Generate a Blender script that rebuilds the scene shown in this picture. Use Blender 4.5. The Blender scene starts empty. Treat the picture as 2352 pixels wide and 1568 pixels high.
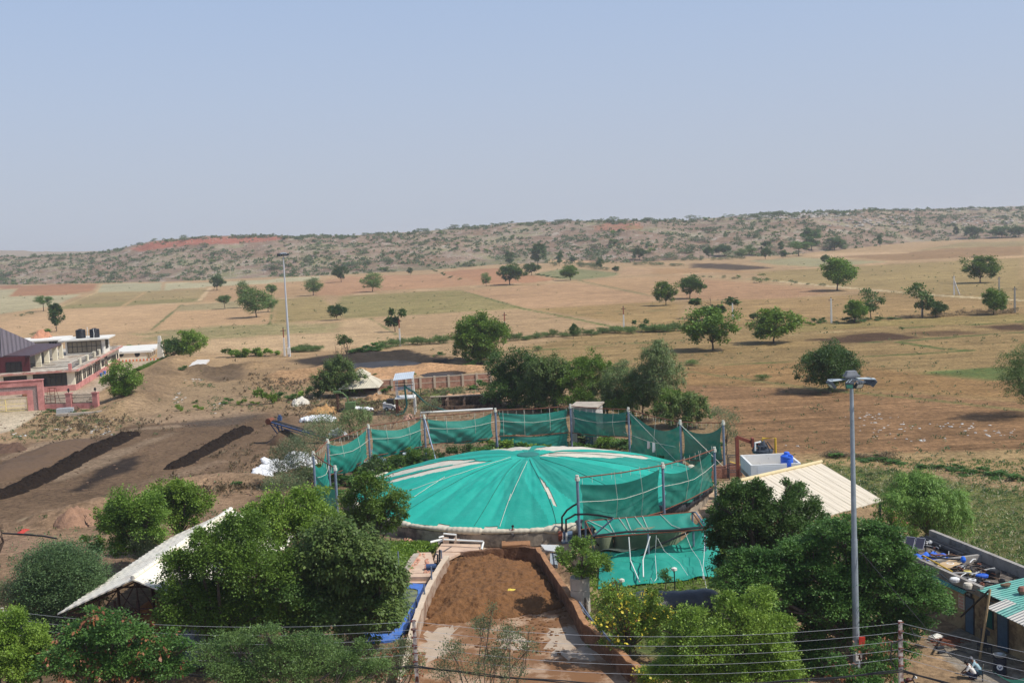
import bpy,math,random
import numpy as np
from mathutils import Vector
from mathutils.bvhtree import BVHTree
rad=math.radians
S=bpy.context.scene
COL=S.collection
# ------------------------------------------------------------------ camera model
F_PX,HC,HY,RHO=2600.0,26.0,540.0,0.046
PIT=math.atan((784-HY)*math.cos(RHO)/F_PX)
CF=np.array([0,math.cos(PIT),-math.sin(PIT)])
R0=np.array([1.,0,0]);U0=np.cross(R0,CF)
CX=math.cos(RHO)*R0-math.sin(RHO)*U0
CY=math.sin(RHO)*R0+math.cos(RHO)*U0
CAM=np.array([0,0,HC])
Q={'D':(0,0,1),'1':(0,447.9,.33346),'2':(784.4,447.9,.33346),'3':(1567.6,447.9,.33346),
'4':(0,746.5,.25),'5':(588,746.5,.25),'6':(1176,861.3,.25),'7':(1764,861.3,.25),
'a':(0,1091,.3043),'b':(588,1091,.3043),'c':(1176,1091,.3043),'d':(1764,1091,.3043),
'A':(0,723.5,.17093),'B':(712,826.9,.1953),'C':(1171.4,792.4,.1953),'E':(2009.7,1177.1,.24943),
'F':(1263.3,1148.4,.19773),'H':(1636.5,964.7,.19773)}
def px(k,x,y):
 o=Q[k];return o[0]+x*o[2],o[1]+y*o[2]
def ray(k,x,y):
 x,y=px(k,x,y)
 return CF+(x-1176)/F_PX*CX+(784-y)/F_PX*CY
def at(k,x,y,z=0.0):
 """world point seen at this spot of the survey picture, at height z"""
 d=ray(k,x,y);return CAM+(z-HC)/d[2]*d
def atY(k,x,y,Y):
 d=ray(k,x,y);return CAM+Y/d[1]*d
def onpl(k,x,y,P0,n):
 d=ray(k,x,y);n=np.array(n,float)
 return CAM+np.dot(np.array(P0)-CAM,n)/np.dot(d,n)*d
def proj(P):
 v=np.asarray(P,float)-CAM;w=v@CF
 return 1176+F_PX*(v@CX)/w,784-F_PX*(v@CY)/w
def ppm(P):
 return F_PX/((np.asarray(P,float)-CAM)@CF)
def hgt(P,k,x,y):
 """height of the vertical line over P that reaches picture row y"""
 _,yy=px(k,x,y);P=np.array(P,float);z=P[2]
 for _ in range(6):
  a=proj([P[0],P[1],z])[1];b=proj([P[0],P[1],z+1])[1]
  z+=(yy-a)/(b-a)
 return z
def inpoly(P,x,y):
 c=False
 for i in range(len(P)):
  a,b=P[i],P[(i+1)%len(P)]
  if(a[1]>y)!=(b[1]>y)and x<(b[0]-a[0])*(y-a[1])/(b[1]-a[1])+a[0]:c=not c
 return c
 # ------------------------------------------------------------------ noise
def _h(ix,iy,s):
 n=(ix.astype(np.int64)*374761393+iy.astype(np.int64)*668265263+s*1274126177)&0xffffffff
 n=((n^(n>>13))*1274126177)&0xffffffff
 return((n^(n>>16))&0xffff)/65535.0
def vnoise(x,y,s=0):
 ix=np.floor(x);iy=np.floor(y);fx=x-ix;fy=y-iy
 fx=fx*fx*(3-2*fx);fy=fy*fy*(3-2*fy)
 a=_h(ix,iy,s);b=_h(ix+1,iy,s);c=_h(ix,iy+1,s);d=_h(ix+1,iy+1,s)
 return(a*(1-fx)+b*fx)*(1-fy)+(c*(1-fx)+d*fx)*fy
def fbm(x,y,s=0,o=4):
 t=0;a=.5
 for i in range(o):
  t=t+a*vnoise(x,y,s+i);x=x*2.03+7.1;y=y*2.03+3.3;a*=.5
 return t
 # ------------------------------------------------------------------ materials
MATS={}
def lin(r,g,b):
 return tuple(((c/255)/12.92 if c/255<=.04045 else((c/255+.055)/1.055)**2.4)for c in(r,g,b))
def nodes(name):
 m=bpy.data.materials.new(name);m.use_nodes=True
 nt=m.node_tree;p=nt.nodes['Principled BSDF']
 return m,nt,p
def mat(name,col,rough=.8,var=.25,scale=3.,metal=0.,bump=0.,bscale=None,col2=None,thr=None,spec=.3,coord='Object'):
 """noise-mottled surface; col2 with thr=(a,b) adds stains of a second colour"""
 if name in MATS:return MATS[name]
 m,nt,p=nodes(name);N=nt.nodes.new;L=nt.links.new
 tc=N('ShaderNodeTexCoord')
 nz=N('ShaderNodeTexNoise');nz.inputs['Scale'].default_value=scale;nz.inputs['Detail'].default_value=6;nz.inputs['Roughness'].default_value=.65
 L(tc.outputs[coord],nz.inputs['Vector'])
 cr=N('ShaderNodeValToRGB');e=cr.color_ramp.elements
 e[0].position=.3;e[1].position=.7
 e[0].color=(*[c*(1-var)for c in col],1);e[1].color=(*[min(1,c*(1+var))for c in col],1)
 L(nz.outputs['Fac'],cr.inputs['Fac']);out=cr.outputs['Color']
 if col2 is not None:
  n2=N('ShaderNodeTexNoise');n2.inputs['Scale'].default_value=scale*.6;n2.inputs['Detail'].default_value=8;n2.inputs['Roughness'].default_value=.7
  L(tc.outputs[coord],n2.inputs['Vector'])
  mr=N('ShaderNodeMapRange');mr.inputs['From Min'].default_value,mr.inputs['From Max'].default_value=thr or(.5,.65)
  L(n2.outputs['Fac'],mr.inputs['Value'])
  mx=N('ShaderNodeMix');mx.data_type='RGBA';L(mr.outputs[0],mx.inputs[0]);L(out,mx.inputs[6]);mx.inputs[7].default_value=(*col2,1)
  out=mx.outputs[2]
 L(out,p.inputs['Base Color'])
 p.inputs['Roughness'].default_value=rough;p.inputs['Metallic'].default_value=metal;p.inputs['Specular IOR Level'].default_value=spec
 if bump:
  bn=N('ShaderNodeTexNoise');bn.inputs['Scale'].default_value=bscale or scale*4;bn.inputs['Detail'].default_value=5
  L(tc.outputs[coord],bn.inputs['Vector'])
  bp=N('ShaderNodeBump');bp.inputs['Strength'].default_value=bump;bp.inputs['Distance'].default_value=.1
  L(bn.outputs['Fac'],bp.inputs['Height']);L(bp.outputs[0],p.inputs['Normal'])
 MATS[name]=m;return m
def leafmat(name,c1,c2,trans=.26,rough=.5):
 if name in MATS:return MATS[name]
 m,nt,p=nodes(name);N=nt.nodes.new;L=nt.links.new
 g=N('ShaderNodeNewGeometry');tc=N('ShaderNodeTexCoord');oi=N('ShaderNodeObjectInfo')
 nz=N('ShaderNodeTexNoise');nz.inputs['Scale'].default_value=.8;nz.inputs['Detail'].default_value=3;L(tc.outputs['Object'],nz.inputs['Vector'])
 ad=N('ShaderNodeMath');ad.operation='MULTIPLY_ADD';L(g.outputs['Random Per Island'],ad.inputs[0]);ad.inputs[1].default_value=.55
 sb=N('ShaderNodeMath');sb.operation='MULTIPLY_ADD';L(nz.outputs['Fac'],sb.inputs[0]);sb.inputs[1].default_value=1.3;sb.inputs[2].default_value=-.45
 L(sb.outputs[0],ad.inputs[2])
 mx=N('ShaderNodeMix');mx.data_type='RGBA';mx.clamp_factor=True;L(ad.outputs[0],mx.inputs[0]);mx.inputs[6].default_value=(*c1,1);mx.inputs[7].default_value=(*c2,1)
 hs=N('ShaderNodeHueSaturation');L(mx.outputs[2],hs.inputs['Color'])
 mr=N('ShaderNodeMapRange');L(oi.outputs['Random'],mr.inputs['Value']);mr.inputs['To Min'].default_value=.8;mr.inputs['To Max'].default_value=1.2;L(mr.outputs[0],hs.inputs['Value'])
 L(hs.outputs[0],p.inputs['Base Color']);p.inputs['Roughness'].default_value=rough;p.inputs['Specular IOR Level'].default_value=.35
 t=N('ShaderNodeBsdfTranslucent');L(hs.outputs[0],t.inputs['Color'])
 ms=N('ShaderNodeMixShader');ms.inputs[0].default_value=trans;L(p.outputs[0],ms.inputs[1]);L(t.outputs[0],ms.inputs[2])
 L(ms.outputs[0],nt.nodes['Material Output'].inputs['Surface'])
 MATS[name]=m;return m
def netmat(name,col,hole=.2,trans=.35,var=.15):
 """woven shade net: open weave lets some light and view through"""
 if name in MATS:return MATS[name]
 m,nt,p=nodes(name);N=nt.nodes.new;L=nt.links.new
 tc=N('ShaderNodeTexCoord');nz=N('ShaderNodeTexNoise');nz.inputs['Scale'].default_value=.45;nz.inputs['Detail'].default_value=8;nz.inputs['Roughness'].default_value=.7;L(tc.outputs['Object'],nz.inputs['Vector'])
 cr=N('ShaderNodeValToRGB');e=cr.color_ramp.elements;e[0].position=.3;e[1].position=.7
 e[0].color=(*[c*(1-var)for c in col],1);e[1].color=(*[c*(1+var)+.03*var/.1 for c in col],1);L(nz.outputs['Fac'],cr.inputs['Fac'])
 L(cr.outputs[0],p.inputs['Base Color']);p.inputs['Roughness'].default_value=.6;p.inputs['Specular IOR Level'].default_value=.25
 t=N('ShaderNodeBsdfTranslucent');L(cr.outputs[0],t.inputs['Color'])
 ms=N('ShaderNodeMixShader');ms.inputs[0].default_value=trans;L(p.outputs[0],ms.inputs[1]);L(t.outputs[0],ms.inputs[2])
 tr=N('ShaderNodeBsdfTransparent');m2=N('ShaderNodeMixShader');m2.inputs[0].default_value=hole;L(ms.outputs[0],m2.inputs[1]);L(tr.outputs[0],m2.inputs[2])
 wn=N('ShaderNodeTexNoise');wn.inputs['Scale'].default_value=1.6;wn.inputs['Detail'].default_value=4;L(tc.outputs['Object'],wn.inputs['Vector'])
 bp=N('ShaderNodeBump');bp.inputs['Strength'].default_value=.35;bp.inputs['Distance'].default_value=.15;L(wn.outputs['Fac'],bp.inputs['Height']);L(bp.outputs[0],p.inputs['Normal'])
 L(m2.outputs[0],nt.nodes['Material Output'].inputs['Surface'])
 MATS[name]=m;return m
 # ------------------------------------------------------------------ objects
def tag(o,label=None,cat=None,group=None,kind=None):
 if label:o['label']=label
 if cat:o['category']=cat
 if group:o['group']=group
 if kind:o['kind']=kind
 return o
def T(name,label,cat,loc,group=None,rz=0.):
 o=bpy.data.objects.new(name,None);COL.objects.link(o);o.empty_display_size=.3
 o.location=tuple(float(v)for v in loc);o.rotation_euler=(0,0,rz)
 return tag(o,label,cat,group)
def npmesh(name,V,Fq,mats,smooth=False,fm=None):
 """V (n,3), Fq (m,4) or (m,3) int arrays"""
 me=bpy.data.meshes.new(name);V=np.asarray(V,np.float32);Fq=np.asarray(Fq,np.int32)
 k=Fq.shape[1]
 me.vertices.add(len(V));me.vertices.foreach_set('co',V.ravel())
 me.loops.add(Fq.size);me.loops.foreach_set('vertex_index',Fq.ravel())
 me.polygons.add(len(Fq));me.polygons.foreach_set('loop_start',np.arange(0,Fq.size,k,dtype=np.int32))
 for m in(mats if isinstance(mats,(list,tuple))else[mats]):me.materials.append(m)
 if fm is not None:me.polygons.foreach_set('material_index',np.asarray(fm,np.int32))
 me.update(calc_edges=True)
 if smooth:me.polygons.foreach_set('use_smooth',np.ones(len(Fq),bool))
 return me
def link(name,me,parent=None,loc=None):
 o=bpy.data.objects.new(name,me);COL.objects.link(o)
 if parent is not None:o.parent=parent
 if loc is not None:o.location=tuple(float(v)for v in loc)
 return o
def origin(o):
 v=Vector((0,0,0))
 while o is not None:v=v+o.location;o=o.parent
 return v
class MB:
 def __init__(s):s.v=[];s.f=[]
 def add(s,vs,fs):
  n=len(s.v);s.v+=[tuple(float(c)for c in p)for p in vs];s.f+=[tuple(i+n for i in f)for f in fs];return s
 def hexa(s,p): # 4 bottom, 4 top, same winding
  return s.add(p,[(3,2,1,0),(4,5,6,7),(0,1,5,4),(1,2,6,5),(2,3,7,6),(3,0,4,7)])
 def box(s,c,d,rz=0.):
  x,y,z=d[0]/2,d[1]/2,d[2]/2;ca,sa=math.cos(rz),math.sin(rz)
  P=[]
  for zz in(-z,z):
   for(xx,yy)in((-x,-y),(x,-y),(x,y),(-x,y)):P.append((c[0]+xx*ca-yy*sa,c[1]+xx*sa+yy*ca,c[2]+zz))
  return s.hexa(P)
 def fr(s,O,u,v,a0,a1,b0,b1,z0,z1): # box in a rotated frame
  O=np.array(O,float);u=np.array(u,float);v=np.array(v,float)
  P=[]
  for zz in(z0,z1):
   for(a,b)in((a0,b0),(a1,b0),(a1,b1),(a0,b1)):P.append(O+u*a+v*b+np.array([0,0,zz]))
  return s.hexa(P)
 def prism(s,poly,z0,z1):
  n=len(poly);P=[(p[0],p[1],z0)for p in poly]+[(p[0],p[1],z1)for p in poly]
  return s.add(P,[tuple(range(n-1,-1,-1)),tuple(range(n,2*n))]+[(i,(i+1)%n,n+(i+1)%n,n+i)for i in range(n)])
 def plate(s,poly,t): # polygon of 3D points, thickness t downwards
  n=len(poly);P=[tuple(p)for p in poly]+[(p[0],p[1],p[2]-t)for p in poly]
  return s.add(P,[tuple(range(n)),tuple(range(2*n-1,n-1,-1))]+[(i,n+i,n+(i+1)%n,(i+1)%n)for i in range(n)])
 def tube(s,pts,r,seg=6,cap=True):
  pts=[np.array(p,float)for p in pts];n=len(pts);rr=r if isinstance(r,(list,tuple))else[r]*n
  P=[];t0=pts[1]-pts[0];a=np.cross(t0,[0,0,1.]);
  if np.linalg.norm(a)<1e-4*max(np.linalg.norm(t0),1e-9):a=np.array([1.,0,0])
  for i in range(n):
   t=pts[min(i+1,n-1)]-pts[max(i-1,0)];t=t/(np.linalg.norm(t)+1e-9)
   a=a-t*(a@t);a=a/(np.linalg.norm(a)+1e-9);b=np.cross(t,a)
   for k in range(seg):
    w=2*math.pi*k/seg;P.append(pts[i]+rr[i]*(math.cos(w)*a+math.sin(w)*b))
  Fs=[(i*seg+k,i*seg+(k+1)%seg,(i+1)*seg+(k+1)%seg,(i+1)*seg+k)for i in range(n-1)for k in range(seg)]
  if cap:Fs+=[tuple(range(seg-1,-1,-1)),tuple((n-1)*seg+k for k in range(seg))]
  return s.add(P,Fs)
 def lathe(s,prof,c,seg=24,rx=1.,ry=1.):
  P=[];n=len(prof)
  for(r,z)in prof:
   for k in range(seg):
    w=2*math.pi*k/seg;P.append((c[0]+r*rx*math.cos(w),c[1]+r*ry*math.sin(w),c[2]+z))
  Fs=[(i*seg+k,i*seg+(k+1)%seg,(i+1)*seg+(k+1)%seg,(i+1)*seg+k)for i in range(n-1)for k in range(seg)]
  Fs+=[tuple(range(seg-1,-1,-1)),tuple((n-1)*seg+k for k in range(seg))]
  return s.add(P,Fs)
 def grid(s,fn,nu,nv):
  P=[fn(i/nu,j/nv)for j in range(nv+1)for i in range(nu+1)]
  return s.add(P,[(j*(nu+1)+i,j*(nu+1)+i+1,(j+1)*(nu+1)+i+1,(j+1)*(nu+1)+i)for j in range(nv)for i in range(nu)])
 def build(s,name,m,parent=None,loc=None,smooth=False):
  me=bpy.data.meshes.new(name)
  o0=origin(parent)if parent is not None else Vector(tuple(float(c)for c in loc))if loc is not None else Vector((0,0,0))
  me.from_pydata([(p[0]-o0.x,p[1]-o0.y,p[2]-o0.z)for p in s.v],[],s.f)
  for mm in(m if isinstance(m,(list,tuple))else[m]):me.materials.append(mm)
  if smooth:me.polygons.foreach_set('use_smooth',np.ones(len(me.polygons),bool))
  me.update()
  o=link(name,me,parent)
  if parent is None:o.location=o0
  return o
def copy_tree(o,parent=None):
 c=o.copy();COL.objects.link(c)
 if parent is not None:c.parent=parent
 for ch in o.children:copy_tree(ch,c)
 return c
def U(a,b):
 d=np.array(b,float)[:3]-np.array(a,float)[:3];d[2]=0;return d/np.linalg.norm(d)
Zv=np.array([0,0,1.])
def up(P,z):return np.array([P[0],P[1],z],float)
def frm(P):return '(%.1f,%.1f,%.1f)'%tuple(P)
# ------------------------------------------------------------------ camera, light, sky
cd=bpy.data.cameras.new('camera');cam=bpy.data.objects.new('camera',cd);COL.objects.link(cam)
cd.sensor_width=36;cd.lens=36*F_PX/2352;cd.clip_start=.5;cd.clip_end=30000
from mathutils import Matrix
cam.matrix_world=Matrix(((CX[0],CY[0],-CF[0],0),(CX[1],CY[1],-CF[1],0),(CX[2],CY[2],-CF[2],HC),(0,0,0,1)))
S.camera=cam
SUN_EL,SUN_AZ=rad(52),rad(108) # azimuth from +Y clockwise: from the right, a little behind the camera
sd=np.array([math.sin(SUN_AZ)*math.cos(SUN_EL),math.cos(SUN_AZ)*math.cos(SUN_EL),math.sin(SUN_EL)])
sl=bpy.data.lights.new('sun','SUN');sl.energy=4.2;sl.angle=rad(.5);sl.color=(1,.965,.90)
so=bpy.data.objects.new('sun',sl);COL.objects.link(so);so.rotation_euler=Vector(tuple(sd)).to_track_quat('Z','Y').to_euler();so.location=(60,-40,120)
W=bpy.data.worlds.new('World');S.world=W;W.use_nodes=True
wt=W.node_tree;bg=wt.nodes['Background']
sk=wt.nodes.new('ShaderNodeTexSky');sk.sky_type='NISHITA';sk.sun_disc=False;sk.sun_elevation=SUN_EL;sk.sun_rotation=SUN_AZ
sk.altitude=250;sk.air_density=1.0;sk.dust_density=1.2;sk.ozone_density=3.0
# dusty veil: the lower sky is whitened by dust, deeper blue overhead
g_=wt.nodes.new('ShaderNodeTexCoord');sx_=wt.nodes.new('ShaderNodeSeparateXYZ');wt.links.new(g_.outputs['Generated'],sx_.inputs[0])
vr=wt.nodes.new('ShaderNodeValToRGB');wt.links.new(sx_.outputs['Z'],vr.inputs[0]);e_=vr.color_ramp.elements
e_[0].position=0;e_[0].color=(.50,.545,.625,1);e_[1].position=.22;e_[1].color=(.465,.575,.795,1);e2=e_.new(.09);e2.color=(.485,.55,.69,1)
vs_=wt.nodes.new('ShaderNodeVectorMath');vs_.operation='SCALE';vs_.inputs['Scale'].default_value=1/.12;wt.links.new(vr.outputs[0],vs_.inputs[0])
fm_=wt.nodes.new('ShaderNodeMapRange');fm_.inputs['From Max'].default_value=.6;fm_.inputs['To Min'].default_value=1;fm_.inputs['To Max'].default_value=.15;wt.links.new(sx_.outputs['Z'],fm_.inputs['Value'])
mx_=wt.nodes.new('ShaderNodeMix');mx_.data_type='RGBA';wt.links.new(fm_.outputs[0],mx_.inputs[0]);wt.links.new(sk.outputs[0],mx_.inputs[6]);wt.links.new(vs_.outputs[0],mx_.inputs[7])
wt.links.new(mx_.outputs[2],bg.inputs[0]);bg.inputs[1].default_value=.12
S.view_settings.view_transform='Standard';S.view_settings.look='None';S.view_settings.exposure=0;S.view_settings.gamma=1
S.cycles.max_bounces=6;S.cycles.diffuse_bounces=3;S.cycles.transparent_max_bounces=12;S.cycles.volume_bounces=1
rng=np.random.default_rng(7);random.seed(7)
# ================================================================== ground: one sheet from under the camera to the horizon
dep=np.concatenate([np.arange(2600,1250,-60),np.arange(1250,60,-2.3),np.arange(60,6,-1.2),[4,2.5]])
Yr=67600./dep
tx=np.concatenate([[-3,-1.8,-1.1,-.8],np.linspace(-.6,.6,860),[.8,1.1,1.8,3]])
GX=(Yr[:,None]*tx[None,:]);GY=np.repeat(Yr[:,None],len(tx),1)
gx,gy=GX.ravel(),GY.ravel()
NB=len(gx)
base=np.array(lin(186,147,108))
gc=np.tile(base,(NB,1));gv=np.full(NB,.12);gf=np.full(NB,.5);gz=np.zeros(NB)
wob=fbm(gx/9,gy/9,3)-.47;wob2=fbm(gx/2.2,gy/2.2,9)-.47
def sdist(poly):
 """signed distance (inside positive) of all ground vertices near the polygon"""
 P=np.array([p[:2]for p in poly]);lo=P.min(0)-30;hi=P.max(0)+30
 idx=np.nonzero((gx>lo[0])&(gx<hi[0])&(gy>lo[1])&(gy<hi[1]))[0]
 x,y=gx[idx],gy[idx];d=np.full(len(idx),1e9);ins=np.zeros(len(idx),bool)
 for i in range(len(P)):
  a,b=P[i],P[(i+1)%len(P)];e=b-a;l2=e@e+1e-9
  t=np.clip(((x-a[0])*e[0]+(y-a[1])*e[1])/l2,0,1)
  d=np.minimum(d,np.hypot(x-a[0]-t*e[0],y-a[1]-t*e[1]))
  c=(a[1]>y)!=(b[1]>y)
  ins^=c&(x<(b[0]-a[0])*(y-a[1])/(b[1]-a[1]+1e-12)+a[0])
 return idx,np.where(ins,d,-d)
def ldist(line):
 P=np.array([p[:2]for p in line]);lo=P.min(0)-40;hi=P.max(0)+40
 idx=np.nonzero((gx>lo[0])&(gx<hi[0])&(gy>lo[1])&(gy<hi[1]))[0]
 x,y=gx[idx],gy[idx];d=np.full(len(idx),1e9)
 for i in range(len(P)-1):
  a,b=P[i],P[i+1];e=b-a;l2=e@e+1e-9
  t=np.clip(((x-a[0])*e[0]+(y-a[1])*e[1])/l2,0,1)
  d=np.minimum(d,np.hypot(x-a[0]-t*e[0],y-a[1]-t*e[1]))
 return idx,d
def gpts(k,*pts):return[at(k,*p)for p in pts]
def _apply(idx,w,col,veg,fur):
 w=w[:,None];gc[idx]=gc[idx]*(1-w)+np.array(lin(*col))*w;w=w[:,0]
 if veg is not None:gv[idx]=gv[idx]*(1-w)+veg*w
 if fur is not None:gf[idx]=gf[idx]*(1-w)+fur*w
def paint(poly,col,soft=.6,veg=None,fur=None,amt=1.,jit=0.):
 idx,d=sdist(poly);d=d+wob[idx]*jit*2+wob2[idx]*jit
 _apply(idx,np.clip(d/soft+.5,0,1)*amt,col,veg,fur)
def stroke(line,w,col,soft=.5,veg=None,fur=None,amt=1.,jit=0.):
 idx,d=ldist(line);d=w/2-d+wob[idx]*jit*2+wob2[idx]*jit
 _apply(idx,np.clip(d/soft+.5,0,1)*amt,col,veg,fur)
def raise_line(line,w,h,jit=.3):
 idx,d=ldist(line);t=np.clip(1-d/w,0,1);t=t*t*(3-2*t)
 gz[idx]=np.maximum(gz[idx],t*h*(1+jit*3*(wob[idx]+wob2[idx])))
def sink(poly,h,soft):
 idx,d=sdist(poly);gz[idx]-=h*np.clip(d/soft+.5,0,1)
 # ---- far fields
paint(gpts('D',(1180,800),(1700,700),(2352,640),(2500,640),(2500,1100),(1900,1060),(1500,930)),(164,130,82),8,.45,.6)
paint(gpts('D',(-80,700),(760,690),(784,800),(600,830),(-80,830)),(196,155,115),8,.2,.2)
paint(gpts('1',(150,625),(670,608),(640,660),(350,700),(60,700)),(178,122,86),2,.05)
paint(gpts('1',(-300,632),(150,618),(140,640),(-300,650)),(172,118,88),2,.05)
paint(gpts('1',(-300,655),(110,650),(60,700),(550,685),(380,760),(0,820),(-300,880)),(184,166,132),3,.35,jit=1)
paint(gpts('1',(690,612),(1115,603),(1110,655),(660,675)),(178,164,132),2,.3,jit=1)
paint(gpts('1',(1140,606),(1440,602),(2200,560),(2200,585),(1800,610),(1440,632),(1130,655)),(188,172,138),2,.3,jit=1)
paint(gpts('1',(660,675),(1110,655),(1440,640),(1370,730),(840,765),(380,785),(480,730)),(172,143,98),2,.5)
paint(gpts('1',(420,757),(830,737),(1400,705),(1370,732),(840,765),(390,787)),(155,136,88),4,.7,jit=4)
paint(gpts('1',(0,880),(390,790),(840,770),(1200,755),(1240,765),(1040,930),(700,950),(440,975),(0,940)),(202,158,118),2,.12)
paint(gpts('1',(1440,640),(1800,612),(2200,588),(2352,545),(2352,660),(1890,705),(1400,735)),(190,146,105),2,.3)
paint(gpts('1',(1250,760),(1640,730),(1660,780),(1200,800)),(168,145,106),3,.5,jit=2)
paint(gpts('1',(1200,803),(1660,782),(1870,812),(1860,890),(1050,930)),(200,155,114),2,.1)
paint(gpts('1',(1890,715),(2200,700),(2290,770),(2360,850),(1880,885)),(172,143,92),3,.6,.6)
paint(gpts('2',(0,695),(810,655),(1250,780),(560,822),(20,852),(-60,790)),(164,142,90),3,.72,.6)
paint(gpts('1',(950,955),(1250,915),(1850,890),(2352,880),(2352,940),(2000,960),(1390,1000),(1100,1000)),(170,148,102),8,.75,jit=10)
paint(gpts('1',(1390,1000),(2352,945),(2352,1060),(1600,1100),(1390,1080)),(204,164,124),5,.15)
paint(gpts('2',(0,860),(200,850),(400,960),(720,1000),(400,1040),(0,1040)),(203,163,122),3,.12)
paint(gpts('2',(700,525),(1100,500),(1250,545),(1500,580),(1330,600),(1060,620),(700,545)),(184,128,92),3,.12)
paint(gpts('2',(40,560),(680,545),(980,600),(1060,615),(250,660),(0,690),(-200,690),(-100,590)),(190,138,102),3,.1)
paint(gpts('2',(1340,540),(1560,500),(1990,545),(1640,585),(1500,578)),(150,142,100),4,.8)
paint(gpts('2',(1960,495),(2352,500),(2352,540),(1900,552)),(196,152,114),4,.05)
paint(gpts('2',(830,660),(1600,600),(2150,700),(2150,740),(1300,785)),(194,148,110),3,.08)
paint(gpts('2',(1640,590),(2352,550),(2352,700),(2150,695)),(190,146,106),3,.08)
paint(gpts('2',(1300,785),(2150,735),(2352,740),(2352,900),(1900,880),(1400,800)),(174,137,86),5,.5)
paint(gpts('3',(0,570),(560,610),(1080,660),(700,720),(0,720)),(186,138,102),4,.08)
paint(gpts('3',(620,590),(1100,630),(2352,720),(2352,430),(1200,490),(500,530)),(170,140,90),6,.5)
paint(gpts('3',(440,450),(820,430),(1400,460),(980,497),(640,480)),(165,150,112),4,.45)
paint(gpts('3',(1010,420),(1600,390),(1900,360),(2352,350),(2352,410),(1500,455)),(166,126,88),4,.15)
paint(gpts('3',(1600,385),(1900,330),(2400,315),(2400,352),(1900,360)),(166,140,98),5,.4)
paint(gpts('3',(840,415),(1300,395),(1590,397),(1010,425)),(202,160,122),4,.05)
paint(gpts('3',(70,470),(380,475),(640,505),(350,517),(60,502)),(95,76,62),6,0,jit=4)
paint(gpts('3',(-200,505),(60,505),(350,520),(600,530),(0,545),(-200,545)),(188,142,98),6,.05)
paint(gpts('3',(0,735),(1000,700),(1560,690),(2352,760),(2352,815),(1300,850),(700,880),(330,860)),(172,134,86),5,.4)
paint(gpts('3',(700,890),(1400,860),(2352,820),(2352,880),(1300,905),(760,950)),(166,138,80),3,.6)
paint(gpts('3',(870,1000),(1100,965),(1400,945),(1580,985),(1400,1010),(1000,1018)),(98,70,50),3,.05,jit=4)
paint(gpts('3',(1560,945),(1900,925),(2050,955),(1700,967)),(112,80,55),3,.1,jit=4,amt=.8)
paint(gpts('3',(2050,905),(2400,880),(2400,932),(2150,932)),(98,70,50),3,.05,jit=4)
paint(gpts('D',(2000,868),(2150,850),(2400,842),(2400,868),(2200,880)),(105,122,60),2,.9,jit=2)
paint(gpts('D',(1560,880),(1800,890),(2120,905),(2400,930),(2400,1035),(2100,1042),(1900,1048),(1700,1045),(1620,980)),(156,113,76),3,.2,1)
paint(gpts('D',(1560,845),(1850,830),(2400,885),(2400,925),(2120,900),(1800,885),(1560,885)),(164,122,74),4,.4,.6)
# tracks and bunds
for ln,w,c,v in((('2',(-400,712),(0,690),(800,640),(1500,590),(2352,545)),4,(206,166,128),0),
(('3',(0,545),(560,521),(980,500),(1500,465),(2352,422),(2600,410)),5,(205,160,120),0),
(('3',(620,590),(1100,635),(1700,687),(2352,727),(2600,745)),3.2,(212,184,146),0),
(('3',(0,548),(620,590)),2.5,(170,150,110),.5),
(('1',(380,785),(660,675),(700,612)),2,(196,160,116),.2),(('1',(840,768),(1000,670)),2,(190,150,105),.3),
(('1',(1370,730),(1450,638)),2.5,(208,170,130),.1),(('1',(1040,930),(1250,757)),.9,(126,124,76),.8),
(('1',(390,788),(840,767),(1400,735),(1890,708)),3,(205,165,128),.1),(('1',(1860,890),(1885,715)),.9,(130,126,74),.8),
(('2',(820,657),(1260,785),(1500,830),(1950,925)),1.6,(120,124,68),.9),(('2',(200,850),(380,960)),.8,(112,120,64),.9),
(('2',(1640,590),(2150,697)),2,(140,128,84),.7),(('2',(1080,1085),(1600,1050),(2352,1000)),1.2,(112,118,62),.9),
(('2',(1300,860),(1900,800),(2352,790)),1.5,(150,130,80),.6),
(('3',(1220,1015),(1470,1010),(1700,990),(2100,960),(2400,942)),1.3,(86,108,54),.8),
(('3',(1470,1010),(1800,1060),(1990,1070),(1500,1100),(1200,1112),(830,1142),(300,1168)),1.3,(74,104,44),1),
(('3',(740,965),(1000,945),(1300,935),(1500,925)),1.3,(196,164,112),.4),(('3',(2400,868),(1900,900),(1500,915)),1.2,(96,110,52),1),
(('D',(1560,850),(1850,890),(2150,920),(2400,948)),2,(150,128,78),.8)):
 stroke(gpts(ln[0],*ln[1:]),w,c,.8,v,0,jit=.8)
 # ---- near right: stubble field, path and weedy bund
paint(gpts('D',(1700,1060),(1900,1062),(2040,1080),(2352,1130),(2500,1170),(2500,1420),(2352,1330),(2130,1232),(2030,1150)),(130,126,74),2,1.0,0,jit=1)
paint(gpts('D',(1830,1040),(2100,1038),(2400,1030),(2500,1040),(2500,1090),(2150,1068),(1880,1068)),(182,146,100),2,.45,0,jit=1.5)
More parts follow.
